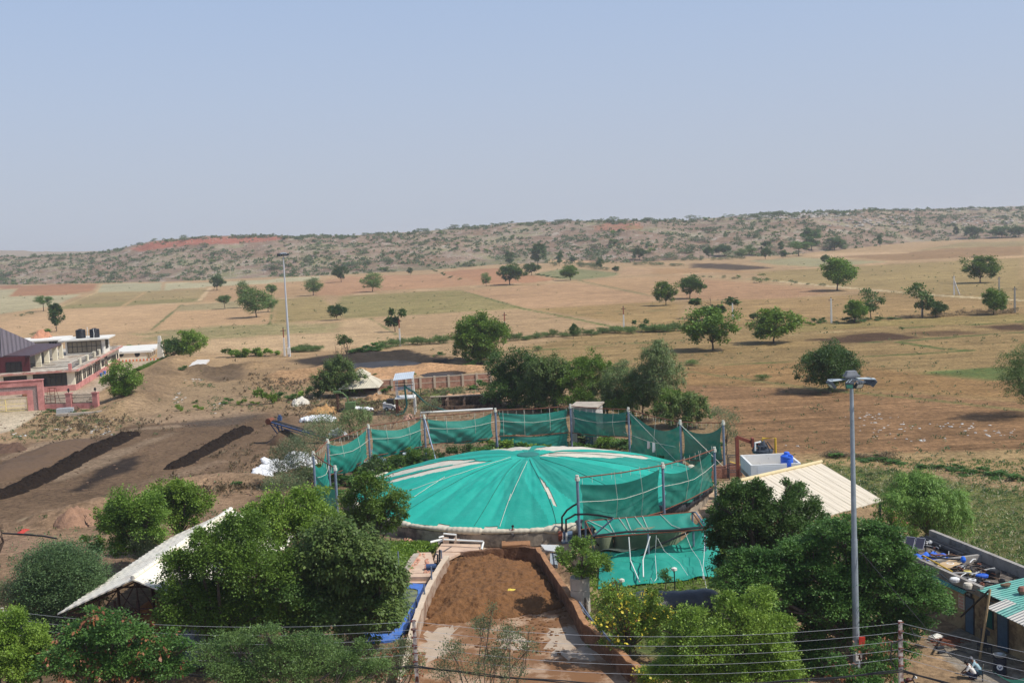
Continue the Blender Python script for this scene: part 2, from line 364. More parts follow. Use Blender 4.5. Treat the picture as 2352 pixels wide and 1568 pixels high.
# ---- compost yard, left
paint(gpts('D',(-120,1040),(100,1010),(300,955),(560,925),(700,935),(760,990),(720,1100),(640,1180),(480,1300),(330,1480),(-120,1500)),(160,125,93),4,.08,0,jit=3)
paint(gpts('D',(-120,1045),(100,1022),(290,968),(560,945),(690,968),(700,1010),(620,1055),(520,1092),(400,1112),(230,1150),(0,1210),(-120,1230)),(124,96,70),5,.02,0,jit=4)
paint(gpts('4',(650,1520),(800,1420),(950,1330),(1150,1230),(1280,1200),(1180,1330),(950,1410),(760,1520)),(62,49,41),1.3,0,0,jit=1.6)
paint(gpts('4',(1640,900),(2352,780),(2352,850),(2100,920),(1640,935)),(106,88,74),3,.02,0,jit=2)
paint(gpts('4',(1250,905),(1700,880),(2352,800),(2352,760),(1500,830),(1150,860)),(186,150,114),4,.1,0,jit=2)
stroke(gpts('4',(500,1420),(900,1260),(1280,1100),(1560,1000)),2.5,(160,132,104),1.5,0,amt=.7,jit=1.5)
stroke(gpts('4',(0,1230),(420,1090),(900,1010),(1250,960),(1600,930)),2.5,(172,142,112),1.5,0,amt=.7,jit=1.5)
stroke(gpts('4',(1300,1480),(1700,1360),(2000,1260)),2,(150,122,96),1.5,0,amt=.5,jit=1.5)
stroke(gpts('a',(230,330),(500,280),(760,225),(950,200)),2.2,(205,174,132),1.2,0,amt=.9,jit=1)
paint(gpts('4',(20,1070),(380,790),(900,770),(1280,800),(1050,980),(700,1040),(300,1060)),(178,142,100),3,.5,0,jit=2)
paint(gpts('4',(1280,620),(1700,560),(2352,500),(2352,760),(1500,820),(1150,830)),(174,140,104),4,.2,0,jit=2)
paint(gpts('4',(1280,520),(1480,380),(1700,440),(1600,600),(1400,720),(1240,640)),(152,120,90),4,.1,0,jit=2)
paint(gpts('4',(1700,400),(2100,380),(2352,330),(2352,480),(2000,520),(1760,490)),(124,98,76),4,.15,0,jit=3)
# concrete court of the building, apron, drive
CC=(214,190,160)
paint(gpts('A',(-500,1045),(1015,1015),(1610,640),(2160,600),(2060,655),(1860,705),(1500,930),(1300,1050),(1290,1245),(600,1275),(-500,1320)),(206,178,158),1,0,0)
paint(gpts('A',(-500,1300),(600,1275),(180,1545),(-500,1700)),CC,.6,0,0)
stroke(gpts('A',(1040,1000),(1320,830)),3,(196,150,124),2,0,amt=.4,jit=2)
# pond surrounds
paint(gpts('5',(-100,250),(500,260),(900,230),(1300,240),(1900,280),(2350,400),(2350,620),(1500,640),(900,600),(300,640),(-100,620)),(176,138,100),4,.25,0,jit=2)
paint(gpts('5',(300,330),(600,280),(950,255),(1350,262),(1700,310),(1900,345),(1700,372),(1400,380),(1000,420),(600,420)),(70,58,50),2.5,.02,0,jit=2)
paint(gpts('5',(940,430),(1200,405),(1500,378),(1900,390),(2120,400),(2100,430),(1900,440),(1600,440),(1480,470),(1250,520),(1000,510)),(204,150,106),1.5,.02,0,jit=1)
paint(gpts('5',(150,480),(420,430),(600,410),(640,480),(420,540),(150,560)),(194,146,104),2.5,.05,0,jit=2)
paint(gpts('5',(0,640),(500,620),(1400,640),(2300,610),(2352,700),(1600,760),(700,820),(0,780)),(170,136,98),3,.35,0,jit=2)
paint(gpts('5',(1430,650),(1780,560),(1960,590),(1900,640),(1600,680)),(92,112,58),2,1,0,jit=1.5)
paint(gpts('5',(880,690),(1400,690),(1380,730),(900,745)),(110,116,66),2,1,0,jit=1.5)
raise_line(gpts('5',(980,425),(1250,395),(1550,390),(1850,395),(2080,408)),4,.9)
raise_line(gpts('5',(1000,505),(1300,480),(1480,475)),3,.6)
raise_line(gpts('5',(880,300),(1100,272),(1400,275),(1700,320),(1880,350)),6,.9,.5)
raise_line(gpts('5',(250,470),(600,430)),5,1.2)
raise_line(gpts('4',(1150,790),(1300,640),(1420,500),(1560,380),(1650,330)),7,1.5,.2)
raise_line(gpts('4',(1800,420),(2000,440)),6,1.4);raise_line(gpts('4',(2150,400),(2352,380)),5,1.3)
raise_line(gpts('4',(1000,770),(1200,790)),4,1.0)
raise_line(gpts('a',(420,330),(640,300),(780,260)),4,1.2);raise_line(gpts('4',(1420,1520),(1900,1440),(2300,1440)),4,.9)
sink(gpts('5',(900,345),(1300,318),(1560,340),(1690,372),(1440,390),(1200,410),(900,420)),.5,2)
sink(gpts('5',(1470,465),(1600,432),(1850,408),(1930,430),(1820,462),(1600,482)),.5,1.5)
# ---- around the dome and the garden in front
paint(gpts('D',(560,1110),(760,1000),(900,940),(1400,900),(1640,960),(1720,1080),(1720,1200),(1560,1300),(1300,1260),(900,1260),(760,1200)),(150,120,88),3,.4,0,jit=2)
paint(gpts('D',(840,1215),(900,1235),(1040,1256),(1180,1262),(1330,1268),(1330,1250),(1630,1180),(1690,1140),(1680,1100),(1640,1110)),(198,166,138),1,.03,0,jit=.5)
paint(gpts('D',(-100,1350),(240,1300),(400,1250),(600,1180),(880,1230),(960,1400),(940,1568),(700,1900),(-200,1900)),(128,100,72),4,.4,0,jit=2)
paint(gpts('b',(990,505),(1380,500),(1360,560),(1180,620),(1090,740),(1000,760)),(98,122,58),.8,.9,0,jit=.5)
paint(gpts('c',(560,780),(900,620),(1500,450),(1932,600),(1932,1300),(1000,1400),(700,1200),(600,950)),(110,124,60),1.5,.9,0,jit=1)
paint(gpts('c',(590,830),(680,880),(640,950),(590,960)),(186,156,104),.8,.4,0,jit=.5)
paint(gpts('c',(900,1400),(1000,1360),(1200,1500),(1250,1568),(1000,1568)),(186,146,104),.8,.1,0,jit=.4)
paint(gpts('d',(600,1000),(1200,1150),(1932,1350),(1932,1800),(400,1800)),(176,140,102),1,.05,0,jit=.5)
paint(gpts('E',(450,1180),(620,1130),(800,1050),(1372,1320),(1372,1700),(900,1568),(700,1390)),(158,142,126),.3,0,0)
paint(gpts('b',(850,1568),(740,1440),(900,1350),(1200,1330),(1250,1700),(800,1700)),(184,148,118),1,.1,0,jit=.6)
stroke(gpts('a',(0,480),(300,560),(700,640),(900,700)),4,(160,124,98),2,.02,amt=.6,jit=2)
nz=fbm(gx/3.1,gy/3.1,21)
near=np.clip(1-gy/400,0,1)
gz+=(nz-.47)*.3*near*np.clip((gy-95)/25,.25,1)
sink(gpts('D',(1010,1255),(1240,1250),(1420,1440),(1560,1700),(850,1700),(940,1420)),.45,.6);sink(gpts('b',(830,815),(1290,825),(1230,960),(1115,1180),(960,1250),(780,1250)),.9,.6);sink(gpts('b',(1060,815),(1320,815),(1450,640),(1600,520),(1400,510),(1180,600)),.25,.5)
big=fbm(gx/45,gy/45,41)-.47;med=fbm(gx/12,gy/8,47)-.47
gc*=(.95*(1+.34*big+.30*med))[:,None];lum=gc@np.array([.3,.55,.15]);gc=(lum[:,None]+(gc-lum[:,None])*.83)*(np.array([.86,.875,.835])+np.clip((gy-170)/50+np.clip(gx/12,0,3),0,1)[:,None]*np.array([.0,.01,-.06]))
gc=np.clip(gc,0,1)
nr,nc=GX.shape
ii=(np.arange(nr-1)[:,None]*nc+np.arange(nc-1)[None,:]).ravel()
gfaces=np.stack([ii,ii+1,ii+nc+1,ii+nc],1)
gV=np.stack([gx,gy,gz],1)
m,nt,p=nodes('earth');N=nt.nodes.new;L=nt.links.new
ac=N('ShaderNodeAttribute');ac.attribute_name='soil';av=N('ShaderNodeAttribute');av.attribute_name='veg';af=N('ShaderNodeAttribute');af.attribute_name='fur'
tc=N('ShaderNodeTexCoord')
def noise(sc,det=5,ro=.6,vec=None):
 n=N('ShaderNodeTexNoise');n.inputs['Scale'].default_value=sc;n.inputs['Detail'].default_value=det;n.inputs['Roughness'].default_value=ro
 L(vec or tc.outputs['Object'],n.inputs['Vector']);return n.outputs['Fac']
def mrange(v,a,b,c,d,clamp=True):
 n=N('ShaderNodeMapRange');n.clamp=clamp
 for k,q_ in zip(('From Min','From Max','To Min','To Max'),(a,b,c,d)):n.inputs[k].default_value=q_
 L(v,n.inputs['Value']);return n.outputs[0]
def mth(op,a,b):
 n=N('ShaderNodeMath');n.operation=op
 for i,q_ in enumerate((a,b)):
  if isinstance(q_,(int,float)):n.inputs[i].default_value=q_
  else:L(q_,n.inputs[i])
 return n.outputs[0]
def mixc(f,a,b,mode='MIX'):
 n=N('ShaderNodeMix');n.data_type='RGBA';n.blend_type=mode;n.clamp_factor=True
 if isinstance(f,(int,float)):n.inputs[0].default_value=f
 else:L(f,n.inputs[0])
 for i,q_ in((6,a),(7,b)):
  if isinstance(q_,tuple):n.inputs[i].default_value=(*q_,1)
  else:L(q_,n.inputs[i])
 return n.outputs[2]
mp=N('ShaderNodeMapping');mp.inputs['Rotation'].default_value=(0,0,rad(-7));mp.inputs['Scale'].default_value=(.12,1.3,1);L(tc.outputs['Object'],mp.inputs['Vector'])
mp2=N('ShaderNodeMapping');mp2.inputs['Rotation'].default_value=(0,0,rad(-4));mp2.inputs['Scale'].default_value=(.035,.22,1);L(tc.outputs['Object'],mp2.inputs['Vector'])
streak=mth('MULTIPLY',noise(1.0,6,.75,mp2.outputs[0]),.55)
streak=mth('ADD',streak,mth('MULTIPLY',noise(1.0,6,.75,mp.outputs[0]),.45))
fine=noise(1.5,8,.8);mid=noise(.22,6,.75)
bright=mth('MULTIPLY',mrange(fine,.34,.66,.45,1.52),mrange(mid,.32,.68,.74,1.24))
fs=mth('MULTIPLY',mrange(streak,.38,.62,-.5,.42),af.outputs['Fac'])
bright=mth('MULTIPLY',bright,mth('ADD',fs,1.0))
cmb=N('ShaderNodeVectorMath');cmb.operation='SCALE';L(ac.outputs['Color'],cmb.inputs[0]);L(bright,cmb.inputs['Scale'])
vn=noise(.8,7,.8);vbig=noise(.13,4,.6)
thr=mth('SUBTRACT',mth('ADD',mth('MULTIPLY',vn,.75),mth('MULTIPLY',vbig,.3)),mrange(av.outputs['Fac'],0,1,.72,.49))
vm=mth('MULTIPLY',mrange(thr,-.01,.06,0,1),mrange(av.outputs['Fac'],.01,.1,0,.8))
veg=mixc(mrange(noise(3.5,3),.35,.65,0,1),lin(88,98,50),lin(140,136,80))
outc=mixc(vm,cmb.outputs[0],veg)
L(outc,p.inputs['Base Color']);p.inputs['Roughness'].default_value=.95;p.inputs['Specular IOR Level'].default_value=.1
bp=N('ShaderNodeBump');bp.inputs['Strength'].default_value=.7;bp.inputs['Distance'].default_value=.35
L(mth('ADD',mth('ADD',fine,mth('MULTIPLY',vm,.5)),mth('MULTIPLY',mth('MULTIPLY',streak,af.outputs['Fac']),.6)),bp.inputs['Height']);L(bp.outputs[0],p.inputs['Normal'])
EARTH=m
def attrs(me,soil,veg,fur):
 a=me.attributes.new('soil','FLOAT_COLOR','POINT');a.data.foreach_set('color',np.concatenate([soil,np.ones((len(soil),1))],1).astype(np.float32).ravel())
 for n_,d_ in(('veg',veg),('fur',fur)):
  a=me.attributes.new(n_,'FLOAT','POINT');a.data.foreach_set('value',d_.astype(np.float32))
me=npmesh('ground',gV,gfaces,EARTH,True);attrs(me,gc,gv,gf)
ground=tag(link('ground',me),kind='structure')
def gheight(X,Y):
 """ground height by nearest row and column"""
 r=np.clip(np.searchsorted(Yr,Y),0,nr-1);c=np.clip(np.searchsorted(tx,X/Y),0,nc-1)
 return float(gz[r*nc+c])
 # ================================================================== hill ridge
crest=np.array([(-900,600),(-300,597),(0,591),(130,588),(250,579),(300,567),(345,554),(420,547),(500,542),(620,541),(700,543),(784,543),(850,539),(1000,529),(1100,520),(1230,510),(1330,507),(1570,506),(1660,500),(1750,492),(1900,486),(2010,481),(2100,483),(2220,480),(2352,478),(2700,466),(3300,440)],float)
foot=np.array([(-900,690),(-300,668),(0,655),(367,648),(560,640),(730,634),(850,628),(1000,620),(1140,608),(1200,606),(1330,604),(1450,604),(1650,592),(1800,588),(1950,572),(2100,556),(2352,546),(2700,535),(3300,515)],float)
hx=np.linspace(-850,3250,620)
fy_=np.interp(hx,foot[:,0],foot[:,1]);cy_=np.interp(hx,crest[:,0],crest[:,1])
cy_=cy_+(fbm(hx/25,hx*0,5)-.47)*4
NT=96
hV=[];hs=[];ht=[]
Fp=np.array([at('D',x,y,0)for x,y in zip(hx,fy_)])
Cdir=np.array([ray('D',x,y)for x,y in zip(hx,cy_)])
Cdist=Fp[:,1]+470+60*(fbm(hx/300,hx*0,8)-.5)
Cp=CAM+Cdir*(Cdist/Cdir[:,1])[:,None]
rows=np.concatenate([np.linspace(0,1,NT),1+np.array([.08,.2,.5,1.2])])
for t in rows:
 X=Fp[:,0]+(Cp[:,0]-Fp[:,0])*t;Y=Fp[:,1]+(Cp[:,1]-Fp[:,1])*t
 if t<=1:
  n=(fbm(X/40,Y/40,60,5)-.47);terr=np.abs((fbm(X/90,Y/60,71)*6)%1-.5)
  zz=-1.5+(Cp[:,2]+1.5)*(t**.92)+(n*9+terr*3.5)*min(1,t*4)*min(1,(1-t)*6+.25)
 else:
  zz=Cp[:,2]-(t-1)*60+(fbm(X/40,Y/40,60,5)-.47)*3
 hV.append(np.stack([X,Y,zz],1))
hV=np.array(hV);HR,HCn=hV.shape[:2]
hp=hV.reshape(-1,3)
def projA(P):
 v=P-CAM;w=v@CF;return 1176+F_PX*(v@CX)/w,784-F_PX*(v@CY)/w
hpx,hpy=projA(hp)
hn=fbm(hp[:,0]/35,hp[:,1]/35,80,5);hn2=fbm(hp[:,0]/8,hp[:,1]/14,84,4)
hc=np.tile(np.array(lin(150,122,100)),(len(hp),1))
def hmix(w,col):
 global hc
 w=np.clip(w,0,1)[:,None];hc=hc*(1-w)+np.array(lin(*col))*w
hmix((hn-.5)*6,(172,150,128));hmix((.43-hn)*6,(138,110,82));hmix((hn2-.6)*6,(182,166,148));hmix((.36-hn2)*6,(108,92,72))
def hpoly(P,w=6):
 P=np.array(P,float);x,y=hpx,hpy;d=np.full(len(x),1e9);ins=np.zeros(len(x),bool)
 for i in range(len(P)):
  a,b=P[i],P[(i+1)%len(P)];e=b-a
  t=np.clip(((x-a[0])*e[0]+(y-a[1])*e[1])/(e@e),0,1);d=np.minimum(d,np.hypot(x-a[0]-t*e[0],y-a[1]-t*e[1]))
  c=(a[1]>y)!=(b[1]>y);ins^=c&(x<(b[0]-a[0])*(y-a[1])/(b[1]-a[1]+1e-12)+a[0])
 return np.where(ins,d,-d)/w+.5+(hn2-.47)*1.6
hmix(hpoly([(300,572),(345,556),(430,548),(520,543),(620,542),(668,546),(600,556),(500,560),(400,566),(320,578)],3),(172,100,72))
hmix(hpoly([(1362,520),(1390,512),(1470,512),(1480,526),(1430,530),(1370,530)],3)*.8,(170,112,84))
hmix(hpoly([(1250,604),(1260,596),(1330,598),(1450,603),(1460,610),(1300,612)],2),(206,160,112))
hmix(hpoly([(2080,562),(2120,556),(2200,552),(2210,556),(2110,566)],2)*.8,(196,146,108))
hmix(hpoly([(800,625),(900,615),(1040,606),(1180,588),(1210,600),(1080,618),(900,626)],8)*.6,(120,116,84))
hveg=np.clip(.66+(hn-.47)*1.2,0,1)*np.where(hpoly([(300,572),(345,556),(620,542),(668,546),(600,556),(400,566)],3)>.5,.1,1)
ii=(np.arange(HR-1)[:,None]*HCn+np.arange(HCn-1)[None,:]).ravel()
hf=np.stack([ii,ii+1,ii+HCn+1,ii+HCn],1)
# hill slope: same make-up as the plain, stonier
HM=EARTH.copy();HM.name='stony_slope'
me=npmesh('hill',hp,hf,HM,False)
hl_=hc@np.array([.3,.55,.15]);hc=hl_[:,None]+(hc-hl_[:,None])*.85
attrs(me,np.clip(hc*.89,0,1),hveg,np.full(len(hp),.35));hill=tag(link('hill',me),kind='structure')
HB=BVHTree.FromPolygons([tuple(v)for v in hp],[tuple(int(i)for i in f)for f in hf])
def hit(k,x,y):
 """ground or hill point seen at this spot"""
 d=ray(k,x,y);d=d/np.linalg.norm(d)
 r=HB.ray_cast(Vector(tuple(CAM)),Vector(tuple(d)))
 g=at(k,x,y,0)if d[2]<-1e-4 else None
 if r[0]is not None and(g is None or r[3]<np.linalg.norm(g-CAM)):return np.array(r[0])
 return g
 # far ridges fading into the haze
def ridge(name,pts,Y,back):
 V=[];xs=np.linspace(pts[0][0],pts[-1][0],160);ys=np.interp(xs,[p[0]for p in pts],[p[1]for p in pts])+(fbm(xs/18,xs*0,15)-.47)*5
 top=np.array([atY('D',x,y,Y)for x,y in zip(xs,ys)])
 for(dy,zz)in((-back,None),(0,1),(back,None)):
  P=top.copy();P[:,1]+=dy
  if zz is None:P[:,2]=-2
  V.append(P)
 V=np.array(V).reshape(-1,3);n=len(xs);ii=(np.arange(2)[:,None]*n+np.arange(n-1)[None,:]).ravel()
 me=npmesh(name,V,np.stack([ii,ii+1,ii+n+1,ii+n],1),HM);attrs(me,np.tile(np.array(lin(150,130,108)),(len(V),1)),np.full(len(V),.7),np.zeros(len(V)))
 tag(link(name,me),kind='structure')
ridge('hills',[(-900,585),(-200,577),(0,574),(110,578),(200,577),(330,579),(420,590)],3200,700)
ridge('hills',[(1900,492),(2150,480),(2230,476),(2300,475),(2352,473),(2600,462),(3200,440)],4200,800)
# ================================================================== plants
LEAF={'neem':leafmat('neem_leaf',(0.078,0.157,0.019),(0.209,0.328,0.046)),'dark':leafmat('dark_leaf',(0.034,0.083,0.016),(0.116,0.200,0.041),.28),
'mango':leafmat('drooping_leaf',(0.062,0.125,0.022),(0.202,0.272,0.068),.28),'acacia':leafmat('acacia_leaf',(.075,.155,.036),(.190,.285,.075)),'feather':leafmat('feathery_leaf',(0.040,0.112,0.022),(0.132,0.248,0.049),.32),'weep':leafmat('weeping_leaf',(0.090,0.189,0.030),(0.232,0.376,0.068)),
'euc':leafmat('gum_leaf',(.10,.165,.055),(.26,.33,.11)),'olive':leafmat('olive_leaf',(0.109,0.152,0.068),(0.256,0.304,0.142)),
'scrub':leafmat('scrub_leaf',(0.078,0.120,0.046),(0.178,0.224,0.089)),'creeper':leafmat('creeper_leaf',(0.046,0.099,0.035),(0.139,0.216,0.076),.25),
'reed':leafmat('reed_leaf',(0.093,0.168,0.043),(0.209,0.288,0.089)),'dry':leafmat('dry_leaf',(.120,.090,.050),(.270,.200,.110)),
'bright':leafmat('fresh_leaf',(0.109,0.208,0.022),(0.271,0.384,0.054)),'pod':leafmat('brown_pod',(.16,.055,.025),(.32,.13,.055),.15),
'flower':leafmat('yellow_flower',(.62,.50,.03),(.80,.68,.10),.3)}
BARK=mat('bark',(.11,.085,.065),.95,.35,6,bump=.6);PALEBARK=mat('pale_bark',(.36,.32,.27),.9,.3,5)
STYLE={ # clusters per leaf, leaf long/short (m at scale 1), droop, flatten, spread
'neem':(240,1.0,.36,.15,.8,1.0),'dark':(240,1.0,.42,.25,.8,1.0),'mango':(120,1.3,.33,1.1,1.,.8),'acacia':(140,.9,.30,.1,.45,1.25),
'feather':(240,1.15,.34,.25,.42,1.2),'weep':(140,1.1,.22,1.6,1.7,.9),'euc':(100,1.2,.20,1.5,1.5,.9),'olive':(9,.8,.34,-.2,1.4,.9),
'scrub':(30,.9,.4,.0,.7,1.1),'creeper':(30,.7,.7,.4,.6,.7),'reed':(16,1.9,.07,-.8,1.0,.6),'dry':(16,1.,.2,-.2,1.,1.),'flower':(6,1.,.6,.1,1.,.7),'pod':(9,1.3,.28,1.2,1.1,.5),'bright':(240,1.0,.36,.1,.8,1.)}
def unit(a):return a/(np.linalg.norm(a,axis=1,keepdims=True)+1e-9)
def leaves(lobes,n,L,style,r,shell=.62):
 """leaf sprays gathered in clumps over and inside the lobes: returns verts, faces"""
 per,lk,asp,droop,flat,spread=STYLE[style]
 lb=np.array([list(l)+[l[3]]*(6-len(l))if len(l)<6 else list(l)for l in lobes],float) # x y z rx ry rz
 w=(lb[:,3]*lb[:,4]+lb[:,3]*lb[:,5]);w=w/w.sum()
 nc=max(3,int(n/per));li=r.choice(len(lb),nc,p=w)
 d=unit(r.normal(size=(nc,3)));d[:,2]=np.where(d[:,2]<-.35,-d[:,2],d[:,2])
 rr=shell+(1-shell)*r.random(nc)**.6;rr*=np.where(r.random(nc)<.25,r.random(nc)*.5+.4,1)
 rr*=.86+.28*r.random(nc);rr*=np.where(r.random(nc)<.16,1.1+.28*r.random(nc),1)
 cc=lb[li,:3]+d*lb[li,3:6]*rr[:,None]
 cr=(lb[li,3:6].mean(1)*.20+L*1.2)*spread*(.6+.8*r.random(nc))
 k=r.integers(0,nc,n)
 off=r.normal(size=(n,3))*.55;off[:,2]*=flat
 pos=cc[k]+off*cr[k][:,None]
 if style=='weep' or style=='euc':pos[:,2]-=np.abs(off[:,2])*cr[k]*.6
 outw=unit(pos-lb[li[k],:3])
 t=unit(unit(off)*.9+outw*.5+np.array([0,0,-droop])+r.normal(size=(n,3))*.35)
 nn=unit(np.array([0,0,.5])+outw*.45+unit(off)*1.15+r.normal(size=(n,3))*.22)
 b=unit(np.cross(t,nn));ll=L*lk*(.4+1.25*r.random(n)**1.4)[:,None];ww=ll*asp*(.8+.4*r.random(n))[:,None]
 nn=np.cross(b,t)
 V=np.stack([pos,pos+t*ll*.5+b*ww+nn*ll*.06,pos+t*ll,pos+t*ll*.5-b*ww+nn*ll*.06],1).reshape(-1,3)
 return V,np.arange(4*n).reshape(-1,4)
def limbs(lobes,base,r,tr,fork=.38,twigs=3):
 """trunk with bowed limbs reaching into every lobe"""
 m=MB();L=np.array([l[:3]for l in lobes],float);c=L.mean(0);base=np.array(base,float)
 fk=base+(c-base)*fork;fk[:2]+=r.normal(size=2)*tr*.8
 m.tube([base-[0,0,.3],base+(fk-base)*.1,base+(fk-base)*.55+np.append(r.normal(size=2)*tr*.5,0),fk],[tr*1.35,tr,tr*.85,tr*.72],7)
 for i,l in enumerate(lobes):
  e=np.array(l[:3]);mid=fk+(e-fk)*.5+np.append(r.normal(size=2)*.1*np.linalg.norm(e-fk),.12*np.linalg.norm(e-fk))
  r0=tr*(.5 if len(lobes)>2 else .62)
  m.tube([fk,fk+(mid-fk)*.5,mid,e],[r0,r0*.8,r0*.55,r0*.25],5)
  for _ in range(twigs):
   q_=unit(r.normal(size=(1,3)))[0];q_[2]=abs(q_[2])*.8;R=l[3]*1.0
   m.tube([mid+(e-mid)*r.random(),e+q_*R*.5,e+q_*R],[r0*.28,r0*.18,r0*.06],4)
 return m
def crown_mesh(name,V,Fq,style):return npmesh(name,V,Fq,LEAF[style])
def tree(name,label,cat,base,lobes,n,L,style,seed,tr=.2,group=None,bark=None,fork=.38,extra=None,kind_part='crown',shell=.62,twigs=3):
 r=np.random.default_rng(seed);t=T(name,label,cat,base,group);o=np.array(base,float)
 V,Fq=leaves(lobes,n,L,style,r,shell)
 link(kind_part,crown_mesh(kind_part,V-o,Fq,style),t)
 limbs(lobes,base,r,tr,fork,twigs).build('trunk' if cat=='tree' else 'stem',bark or BARK,t)
 if extra:
  for(nm,st,cnt,sz)in extra:
   V2,F2=leaves(lobes,cnt,sz,st if st in STYLE else 'mango',r,.97);V2=V2+0
   tag(link(nm,npmesh(nm,V2-o,F2,LEAF[st]),t),kind='stuff')
 return t
def pxtree(name,label,cat,b,lobes,style,seed,dens=1.,leafpx=6.2,tr=.22,Y=None,group=None,dz=.0,thick=.85,**kw):
 """tree whose lobes are placed, at its own distance, from their outline; depth is given by a second staggered layer of lobes"""
 base=at('D',*b,0);base[2]=0;Y=base[1];r=np.random.default_rng(seed+500);LB=[]
 n=0
 for(x,y,rp)in lobes:
  P=atY('D',x,y,Y);R=(1.32 if name in('dense_tree','gum_tree','belt_tree')else 1.1)*rp/ppm(P);s=r.random()
  P=CAM+(P-CAM)*(1+(s-.5)*R*1.3/Y);LB.append((P[0],P[1],P[2],R,R*thick,R*.92));n+=rp*rp*2.3*dens*(1.4 if name in('dense_tree','gum_tree','belt_tree')else 1)
 xs=np.array(LB)
 Wd=max(xs[:,0].max()-xs[:,0].min(),xs[:,3].max())
 for l in LB[:max(1,len(LB)*2//3)]: # the far side of the crown
  q_=CAM+(np.array(l[:3])-CAM)*(1+(Wd*.25+l[3]*.4)/Y);LB.append((q_[0]+r.normal()*l[3]*.2,q_[1],q_[2]-l[3]*.1,l[3]*.95,l[4]*.9,l[5]*.9))
 mn=min(l[2]-l[5]for l in LB)
 return tree(name,label,cat,base,LB,int(n*1.35),leafpx*.66/ppm((base[0],Y,xs[:,2].mean())),style,seed,tr,group,**kw)
 # ------------------------------------------------------------------ prototypes shared by the many field trees
PROTO={}
def proto(key,style,seed,nl,n,shape,trunk=.28,shell=.6):
 r=np.random.default_rng(seed);LB=[] # unit tree: height 1, width 1
 SH={'round':(.53,.32,.27,.225),'umbrella':(.66,.34,.17,.17),'tall':(.56,.24,.33,.18),'sparse':(.58,.33,.30,.14),'bush':(.40,.33,.22,.24)}[shape]
 for i in range(nl):
  zz_=1-2*(i+.5)/nl;a_=i*2.399+r.random()*.8;rr_=math.sqrt(1-zz_*zz_)*(.8+.35*r.random());R=SH[3]*(.85+.4*r.random())
  LB.append((SH[1]*rr_*math.cos(a_),SH[1]*rr_*math.sin(a_),SH[0]+SH[2]*zz_*(.85+.3*r.random()),R,R,R*.9))
 for i in range(0):
  a=r.random()*6.28;q_=math.sqrt(r.random());z=r.random()
  if shape=='round':R=.19+.06*r.random();c=(.33*q_*math.cos(a),.33*q_*math.sin(a),.36+.45*z*(1-.45*q_))
  elif shape=='umbrella':R=.16+.05*r.random();c=(.36*q_*math.cos(a),.36*q_*math.sin(a),.66+.20*z*(1-.7*q_))
  elif shape=='tall':R=.17+.06*r.random();c=(.30*q_*math.cos(a),.30*q_*math.sin(a),.32+.55*z)
  elif shape=='sparse':R=.13+.06*r.random();c=(.38*q_*math.cos(a),.38*q_*math.sin(a),.36+.52*z)
  else:R=.20+.08*r.random();c=(.34*q_*math.cos(a),.34*q_*math.sin(a),.22+.45*z*(1-.5*q_))
  LB.append((*c,R,R,R*.85))
 V,Fq=leaves(LB,n*4 if n>1500 else int(n*1.8),.040 if n>1500 else .075,style,r,shell)
 tm=limbs(LB,(0,0,0),r,.022 if shape!='bush' else .012,trunk/.6)
 me=bpy.data.meshes.new('trunk');me.from_pydata(tm.v,[],tm.f);me.materials.append(BARK);me.update()
 PROTO[key]=(npmesh('crown',V,Fq,LEAF[style]),me)
for k_,st,sh,nl,n in(('neem','neem','round',12,3200),('neem2','bright','round',10,3200),('dark','dark','round',11,2600),('dark2','dark','tall',10,2200),
('acacia','acacia','umbrella',11,2200),('acacia2','acacia','round',9,2200),('sparse','acacia','sparse',8,1100),('sparse2','dark','sparse',8,900),
('tall','feather','tall',12,2200),('weep','weep','round',10,2800)):
 proto(k_,st,sum(map(ord,k_)),nl,n,sh,.22 if sh!='umbrella' else .4)
for k_,st,n,nl in(('bush','scrub',420,6),('bush2','scrub',360,5),('bush3','neem',420,6),('bush4','acacia',340,6),('greenbush','bright',900,7),('weed','feather',500,6),('reedclump','reed',700,6),('drybush','dry',400,6)):
 proto(k_,st,sum(map(ord,k_))+3,nl,n,'bush',.1)
def place(key,name,label,cat,P,h,w,group=None,rz=None):
 cm,tm=PROTO[key];t=T(name,label,cat,P,group,random.random()*6.28 if rz is None else rz);t.scale=(w,w,h)
 link('crown' if cat=='tree' else 'foliage',cm,t);link('trunk' if cat=='tree' else 'stem',tm,t);return t
def ftree(k,x,y,top,w,key,label,group='trees scattered over the fields',cat='tree',name='field_tree'):
 P=hit(k,x,y);s=ppm(P);X0,Y0=px(k,x,y);h=(Y0-px(k,x,top)[1])/s*1.06;wd=w*Q[k][2]/s*1.13
 return place(key,name,label,cat,P-[0,0,.1],h,wd,group)
